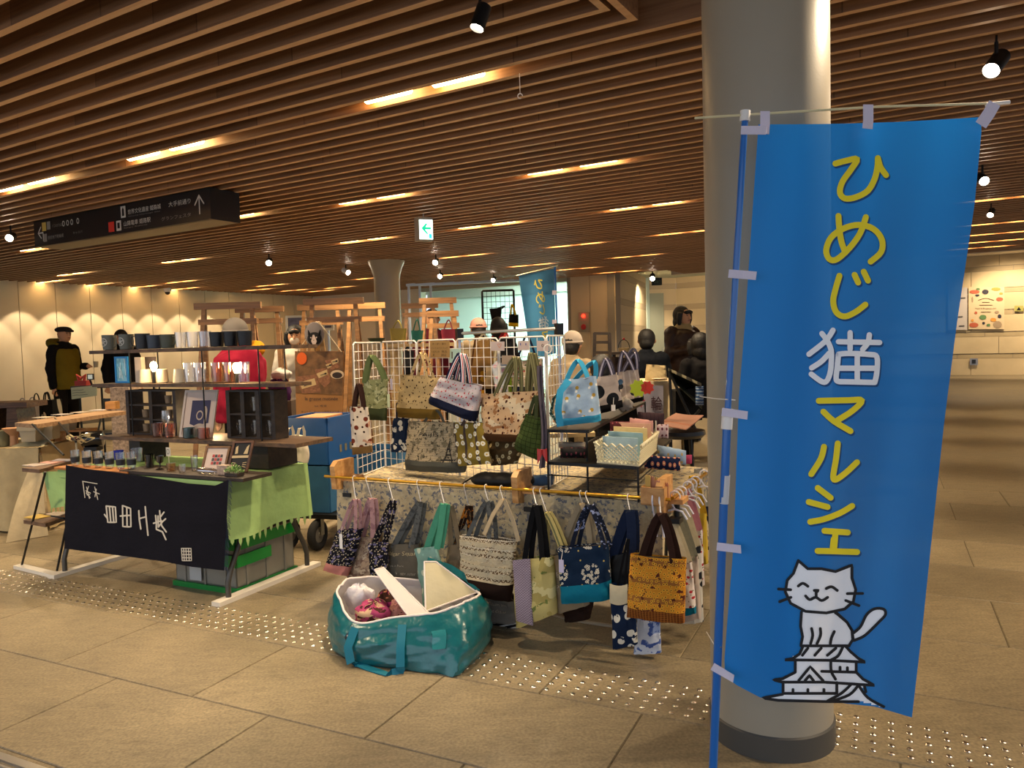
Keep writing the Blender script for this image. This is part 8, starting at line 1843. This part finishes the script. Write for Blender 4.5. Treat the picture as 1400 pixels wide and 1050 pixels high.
# ================================================================ people
M_skin = mat('skin', 'b98a68', .55); M_hair = mat('black hair', '0e0c0c', .6, bump=.4, bump_scale=120)
def remesh(o, vs, mat_smooth=True):
    md = o.modifiers.new('remesh', 'REMESH'); md.mode = 'VOXEL'; md.voxel_size = vs; md.use_smooth_shade = True
    sm = o.modifiers.new('smooth', 'SMOOTH'); sm.iterations = 2; sm.factor = .5
def limb(mb, pts, rs, n=12):
    mb.tube(pts, rs, n)
    for p, r in zip(pts, rs): mb.ball(p, r * 1.0, n, 1, 8)
def person(label, x, y, h, face, top, bottom, D=None, pose='stand', arms=None, hair='short', hat=None, scarf=None, vest=None, hood=None, skirtcoat=False, look=0.0, group=None, bulk=1.0, lean=0.0, seat=.45, face_mask=None):
    """stands at ground point (x,y); face = heading angle the figure looks to (0 = +x)"""
    B = Vector((x, y, 0)); k = h / 1.70
    T = Thing('person', label, 'person', B, group)
    fw = Vector((math.cos(face), math.sin(face), 0)); lf = Vector((-fw.y, fw.x, 0)); up = Vector((0, 0, 1))
    drop = 0 if pose == 'stand' else (.92 - seat - .05) * k
    def P(f, l, z, ln=1.0): return B + fw * (f * k + lean * max(0, z - .9) * ln) + lf * (l * k) + up * (z * k - drop)
    hip, chest, neck = P(0, 0, .92), P(0.0, 0, 1.25), P(.0, 0, 1.45)
    head = P(.035, 0, 1.585)
    arms = arms or [[(.0, .0, 1.38), (.02, .05, 1.10), (.06, .04, .86)]] * 2
    legs = [[(.0, .09, .92), (.02, .10, .50), (.0, .10, .07)], [(.0, -.09, .92), (.02, -.10, .50), (.0, -.10, .07)]]
    def leg_pts(L):
        if pose == 'stand': return [P(*q) for q in L]
        s_ = L[0][1]; return [P(.0, s_, .92), P(.42, s_ * 1.3, .95), Vector((0, 0, 0)) + B + fw * (.44 * k) + lf * (s_ * 1.3 * k) + up * .08]
    body = MB()
    body.tube([P(0, 0, .90), P(0, 0, 1.02), P(.01, 0, 1.2), P(0, 0, 1.36), P(.0, 0, 1.44), P(.01, 0, 1.50)], [.13 * k, .115 * k, .13 * k, .12 * k, .06 * k, .052 * k], 14)
    # head with face
    hd = Vector((math.cos(face + look), math.sin(face + look), 0)); hl = Vector((-hd.y, hd.x, 0)); H = lambda a, b, c: head + hd * (a * k) + hl * (b * k) + up * (c * k)
    body.ball(head, .088 * k, 18, 1.22, 12); body.ball(H(.022, 0, -.045), .066 * k, 14, 1.1, 8); body.lathe([(.018 * k, -.03 * k), (.012 * k, .0), (.004 * k, .03 * k)], H(.096, 0, -.005), 8, axis=up * 1.0 - hd * .25)
    for s_ in (-1, 1): body.ball(H(-.005, s_ * .088, -.005), .020 * k, 8, 1.4, 6)
    body.ball(H(.078, 0, -.052), .018 * k, 8, .5, 6); body.tube([head, neck], [.055 * k, .05 * k], 10)
    arm_pts = []
    for s_, A in zip((1, -1), arms):
        pts = [P(A[0][0], s_ * (.165 + A[0][1]), A[0][2]), P(A[1][0], s_ * (.185 + A[1][1]), A[1][2]), P(A[2][0], s_ * (.185 + A[2][1]), A[2][2])]; arm_pts.append(pts)
        limb(body, pts, [.045 * k, .038 * k, .028 * k]); d_ = (pts[2] - pts[1]).normalized(); hp = pts[2] + d_ * .05 * k
        body.ball(hp, .034 * k, 10, 1, 6, 1, .7)
        sd = d_.cross(fw).normalized() if abs(d_.dot(fw)) < .95 else lf; nrm = sd.cross(d_).normalized()
        for i, L_ in enumerate((.058, .070, .066, .052)):
            q = hp + sd * ((i - 1.5) * .017 * k) + d_ * .02 * k; body.tube([q, q + d_ * L_ * .55 * k, q + d_ * L_ * k * .9 + nrm * .022 * k], [.0095 * k, .0088 * k, .007 * k], 6)
        q = hp - sd * .028 * k * s_; body.tube([q, q + d_ * .03 * k - sd * .016 * k * s_, q + d_ * .052 * k - sd * .012 * k * s_ + nrm * .01 * k], [.011 * k, .010 * k, .008 * k], 6)
    for L in legs: limb(body, leg_pts(L), [.08 * k, .055 * k, .04 * k])
    o = T.part('body', body, M_skin); remesh(o, .0085 if D is None or D < 12.5 else .012)
    # trousers and shoes
    mb = MB(); mb.tube([P(0, 0, 1.02), P(0, 0, .92), P(0, 0, .84)], [.15 * k * bulk, .155 * k * bulk, .12 * k], 14)
    for L in legs: limb(mb, leg_pts(L), [.10 * k, .078 * k, .062 * k])
    o = T.part('trousers', mb, bottom); remesh(o, .02)
    for L in legs:
        a = leg_pts(L)[2]; mb = MB(); q = Vector((a.x, a.y, .035)); mb.tube([q - fw * .06, q + fw * .02, q + fw * .14, q + fw * .19], [.035, .042, .035, .022], 10); T.part('shoe', mb, M_blackp)
    # jacket
    mb = MB(); zb = .55 if skirtcoat else .82
    Ls = [(zb, .17), (zb + .15, .185), (1.1, .165), (1.25, .185), (1.38, .17), (1.45, .09), (1.49, .07)]
    mb.tube([P(0, 0, z) for z, r in Ls], [r * k * bulk if z < 1.43 else r * k for z, r in Ls], 18)
    for pts in arm_pts: limb(mb, [pts[0] - up * .01, pts[1], pts[1].lerp(pts[2], .93)], [.082 * k * bulk, .068 * k * bulk, .052 * k])
    o = T.part('jacket', mb, top); remesh(o, .018)
    dp = o.modifiers.new('folds', 'DISPLACE'); tx = bpy.data.textures.get('folds') or bpy.data.textures.new('folds', 'CLOUDS'); tx.noise_scale = .11; dp.texture = tx; dp.strength = .035; dp.texture_coords = 'LOCAL'
    if vest:
        mb = MB(); mb.tube([P(0, 0, z) for z in (.80, .95, 1.1, 1.25, 1.36, 1.42)], [.20 * k, .212 * k, .20 * k, .21 * k, .19 * k, .11 * k], 18); o = T.part('vest', mb, vest); remesh(o, .018); d2 = o.modifiers.new('folds', 'DISPLACE'); d2.texture = tx; d2.strength = .04; d2.texture_coords = 'LOCAL'
    if hood:
        mb = MB(); mb.tube([P(-.10, .10, 1.45), P(-.16, .05, 1.46), P(-.17, -.05, 1.46), P(-.10, -.10, 1.45), P(.03, -.11, 1.42)], [.05 * k, .075 * k, .075 * k, .05 * k, .035 * k], 12); mb.tube([P(-.1, .1, 1.45), P(.03, .11, 1.42)], [.05 * k, .035 * k], 10); o = T.part('hood', mb, hood); remesh(o, .014)
    # hair
    mb = MB(); r = .098 * k
    if hair == 'bob':
        mb.ball(H(-.045, 0, .028), r * 1.10, 20, 1.10, 12); mb.ball(H(-.062, 0, -.06), r * .98, 18, 1.05, 10)
        for s_ in (-1, 1): mb.tube([H(.015, s_ * .085, .05), H(.01, s_ * .098, -.03), H(.0, s_ * .09, -.105)], [.035 * k, .034 * k, .022 * k], 10)
        mb.tube([H(.075, .06, .05), H(.088, .0, .065), H(.075, -.06, .05)], [.024 * k] * 3, 8)
    elif hair == 'short':
        mb.ball(H(-.022, 0, .028), r * 1.02, 20, 1.1, 12); mb.ball(H(-.045, 0, -.03), r * .86, 16, 1.0, 8)
    if hair: o = T.part('hair', mb, M_hair); remesh(o, .010)
    # face details
    for s_ in (-1, 1): mb = MB(); mb.ball(H(.083, s_ * .032, .012), .009 * k, 8, .7, 5); T.part('eye', mb, M_blackp)
    for s_ in (-1, 1): mb = MB(); mb.tube([H(.080, s_ * .048, .030), H(.088, s_ * .032, .036), H(.089, s_ * .016, .032)], .004 * k, 5); T.part('eyebrow', mb, M_hair)
    mb = MB(); mb.tube([H(.083, .022, -.054), H(.092, 0, -.052), H(.083, -.022, -.054)], .005 * k, 6); T.part('mouth', mb, mat('lips', '8c4a40', .5))
    if face_mask: mb = MB(); mb.ball(H(.045, 0, -.045), .058 * k, 14, .9, 8, 1, 1); T.part('face_mask', mb, face_mask)
    if hat == 'flat':
        mb = MB(); mb.ball(H(-.01, 0, .062), .112 * k, 20, .42, 10, 1.0, 1.0); o = T.part('flat_cap', mb, M_fcap); mb = MB(); mb.tube([H(.08, .05, .048), H(.128, .03, .040), H(.135, 0, .038), H(.128, -.03, .040), H(.08, -.05, .048)], [.016 * k] * 5, 8); mb.ball(H(.09, 0, .046), .05 * k, 12, .25, 6); T.part('cap_peak', mb, M_fcap)
    elif hat:
        mb = MB(); mb.ball(H(-.01, 0, .045), .108 * k, 20, 1.0, 12); o = T.part('beanie', mb, hat); mb = MB(); mb.tube([H(-.01 + .104 * math.cos(t / 14 * 6.283), .104 * math.sin(t / 14 * 6.283), .03) for t in range(14)], .014 * k, 8, closed=True); T.part('beanie_rim', mb, hat)
    if scarf:
        mb = MB()
        for z, r in ((1.455, .078), (1.485, .070), (1.43, .085)): mb.tube([P(.015 + r * math.cos(t / 12 * 6.283), r * math.sin(t / 12 * 6.283), z + .008 * math.sin(t)) for t in range(12)], .030 * k, 8, closed=True)
        mb.tube([P(.09, .03, 1.44), P(.12, .04, 1.33), P(.13, .045, 1.24)], [.035 * k, .032 * k, .028 * k], 8); o = T.part('scarf', mb, scarf); remesh(o, .012)
    return T, P, H
M_fcap = mat('cap charcoal', '1a1613', .8)
def gx(px, D): p = atY(px, 470, D); return p.x
def ht(px, py, D): return atY(px, py, D).z
C_blk = F('black coat cloth', '121113'); C_vest = F('mustard green vest', '6a5a16'); C_leather = F('brown leather coat', '2a1a14', rough=.5); C_navyc = F('black indigo coat', '0c1018'); C_puff = F('charcoal puffer', '1e1c1a', [('stripe', 'v', .08, .06, '0e0d0c')])
C_tr = F('dark trousers', '14110f'); C_brt = F('olive brown trousers', '3c3418'); C_red = F('magenta red jacket', '8c1830'); C_yel = F('yellow hood', 'c08410'); C_purp = F('purple cloth', '3a1c44')
fwd = [[(.0, .0, 1.38), (.02, .03, 1.12), (.26, -.04, 1.12)], [(.0, .0, 1.38), (.0, .04, 1.10), (.03, .03, .84)]]
T, P, H = person('elderly man in flat cap and mustard vest over black sleeves, standing by the left wall', gx(86, 11.5), 11.5, ht(88, 444, 11.5) - .02, R(-18), C_blk, C_tr, 11.5, arms=[fwd[0], fwd[1]], hair=None, hat='flat', vest=C_vest, hood=C_vest)
mb = MB(); c = P(.40, .17, 1.10); mb.lathe([(.03, 0), (.036, .09), (.032, .09), (1e-6, .01)], c, 14); solo('cup', 'small pale cup held by the man in the flat cap', 'cup', mb, M_pot)
hold = [[(.0, .0, 1.38), (.0, .05, 1.12), (.24, -.10, 1.20)], [(.0, .0, 1.38), (.02, .05, 1.12), (.26, -.10, 1.18)]]
T, P, H = person('woman with black bob, beige scarf and big brown leather coat, looking right', gx(933, 10.0), 10.0, ht(930, 421, 10.0), R(-62), C_leather, C_tr, 10.0, arms=hold, hair='bob', scarf=F('beige scarf', 'a08c62'), skirtcoat=True, bulk=1.25, look=.15)
mb = MB(); mb.box(P(.36, .06, 1.20), (.16, .03, .10), .4); solo('paper_packet', 'pale packet held by the woman in the leather coat', 'packet', mb, mat('pale packet', 'b8a488', .6), smooth=False)
person('person in black sitting with back turned, left of the woman in leather coat', gx(884, 8.8), 8.8, 1.72, R(75), C_navyc, C_tr, 8.8, pose='sit', hair='short', bulk=1.15, seat=.50 + .10)
person('person in charcoal puffer jacket sitting, seen from behind above the rack bags', gx(821, 6.6), 6.6, 1.70, R(80), C_puff, C_tr, 6.6, pose='sit', hood=C_puff, hair='short', bulk=1.3, seat=.38)
person('person with pale beanie crouching behind the end of the garment rack', gx(781, 7.6), 7.6, 1.62, R(60), F('beige coat', '8a7a62'), C_tr, 7.6, pose='sit', hat=F('pale beanie', 'a89c90'), hair='short', seat=.66)
person('person in pink hat and beige coat in front of the lit passage', gx(655, 9.6), 9.6, ht(655, 438, 9.6), R(100), F('beige coat', '8a7a62'), C_tr, 9.6, hat=F('pink hat', 'b8877a'), hair='short')
person('dark haired person in black with red scarf by the black grid stand', gx(682, 10.6), 10.6, ht(682, 436, 10.6), R(80), C_blk, C_tr, 10.6, hair='bob', scarf=F('red scarf', '9c2420'))
person('stallholder in magenta red jacket with yellow hood and grey beanie behind the glass stall', gx(326, 6.3), 6.3, ht(318, 440, 6.3), R(-125), C_red, C_tr, 6.3, hair=None, hat=F('grey beanie', '77716c'), hood=C_yel, bulk=1.25)
person('dark haired person with white mask and white collar behind the stalls', gx(404, 8.6), 8.6, ht(404, 447, 8.6), R(-80), F('white blouse', 'b4ada0'), C_tr, 7.9, hair='bob', face_mask=mat('mask cream', 'c4b4a4', .7))
crumple('folded_jacket', 'purple jacket bundled on a box behind the right end of the planks', 'jacket', 384, 535, .10, .09, .12, C_purp, 8, D=6.7)
boxthing('carton', 'dark storage carton carrying the purple jacket', 'box', 370, 548, 398, 690, 6.6, .3, mat('dark carton', '3a2c22', .8))
crumple('folded_cloth', 'white and grey cloths heaped on the purple jacket', 'cloth', 385, 512, .09, .08, .05, F('white grey cloth', 'a8a09a'), 12, D=6.7)
person('dark haired person behind the grey mugs, standing by the left wall', gx(166, 12.0), 12.0, ht(166, 452, 12.0), R(-60), C_blk, C_brt, 12.0, hair='short')
person('dark haired person in black, mostly hidden behind the big column', gx(957, 8.0), 8.0, 1.66, R(110), C_blk, C_tr, 8.0, pose='sit', hair='bob', seat=.58)
person('person in dark top browsing behind the highest trestle beam', gx(592, 10.6), 10.6, ht(594, 424, 10.6), R(-90), F('wine top', '4a1420'), C_tr, 9.6, hair='short')
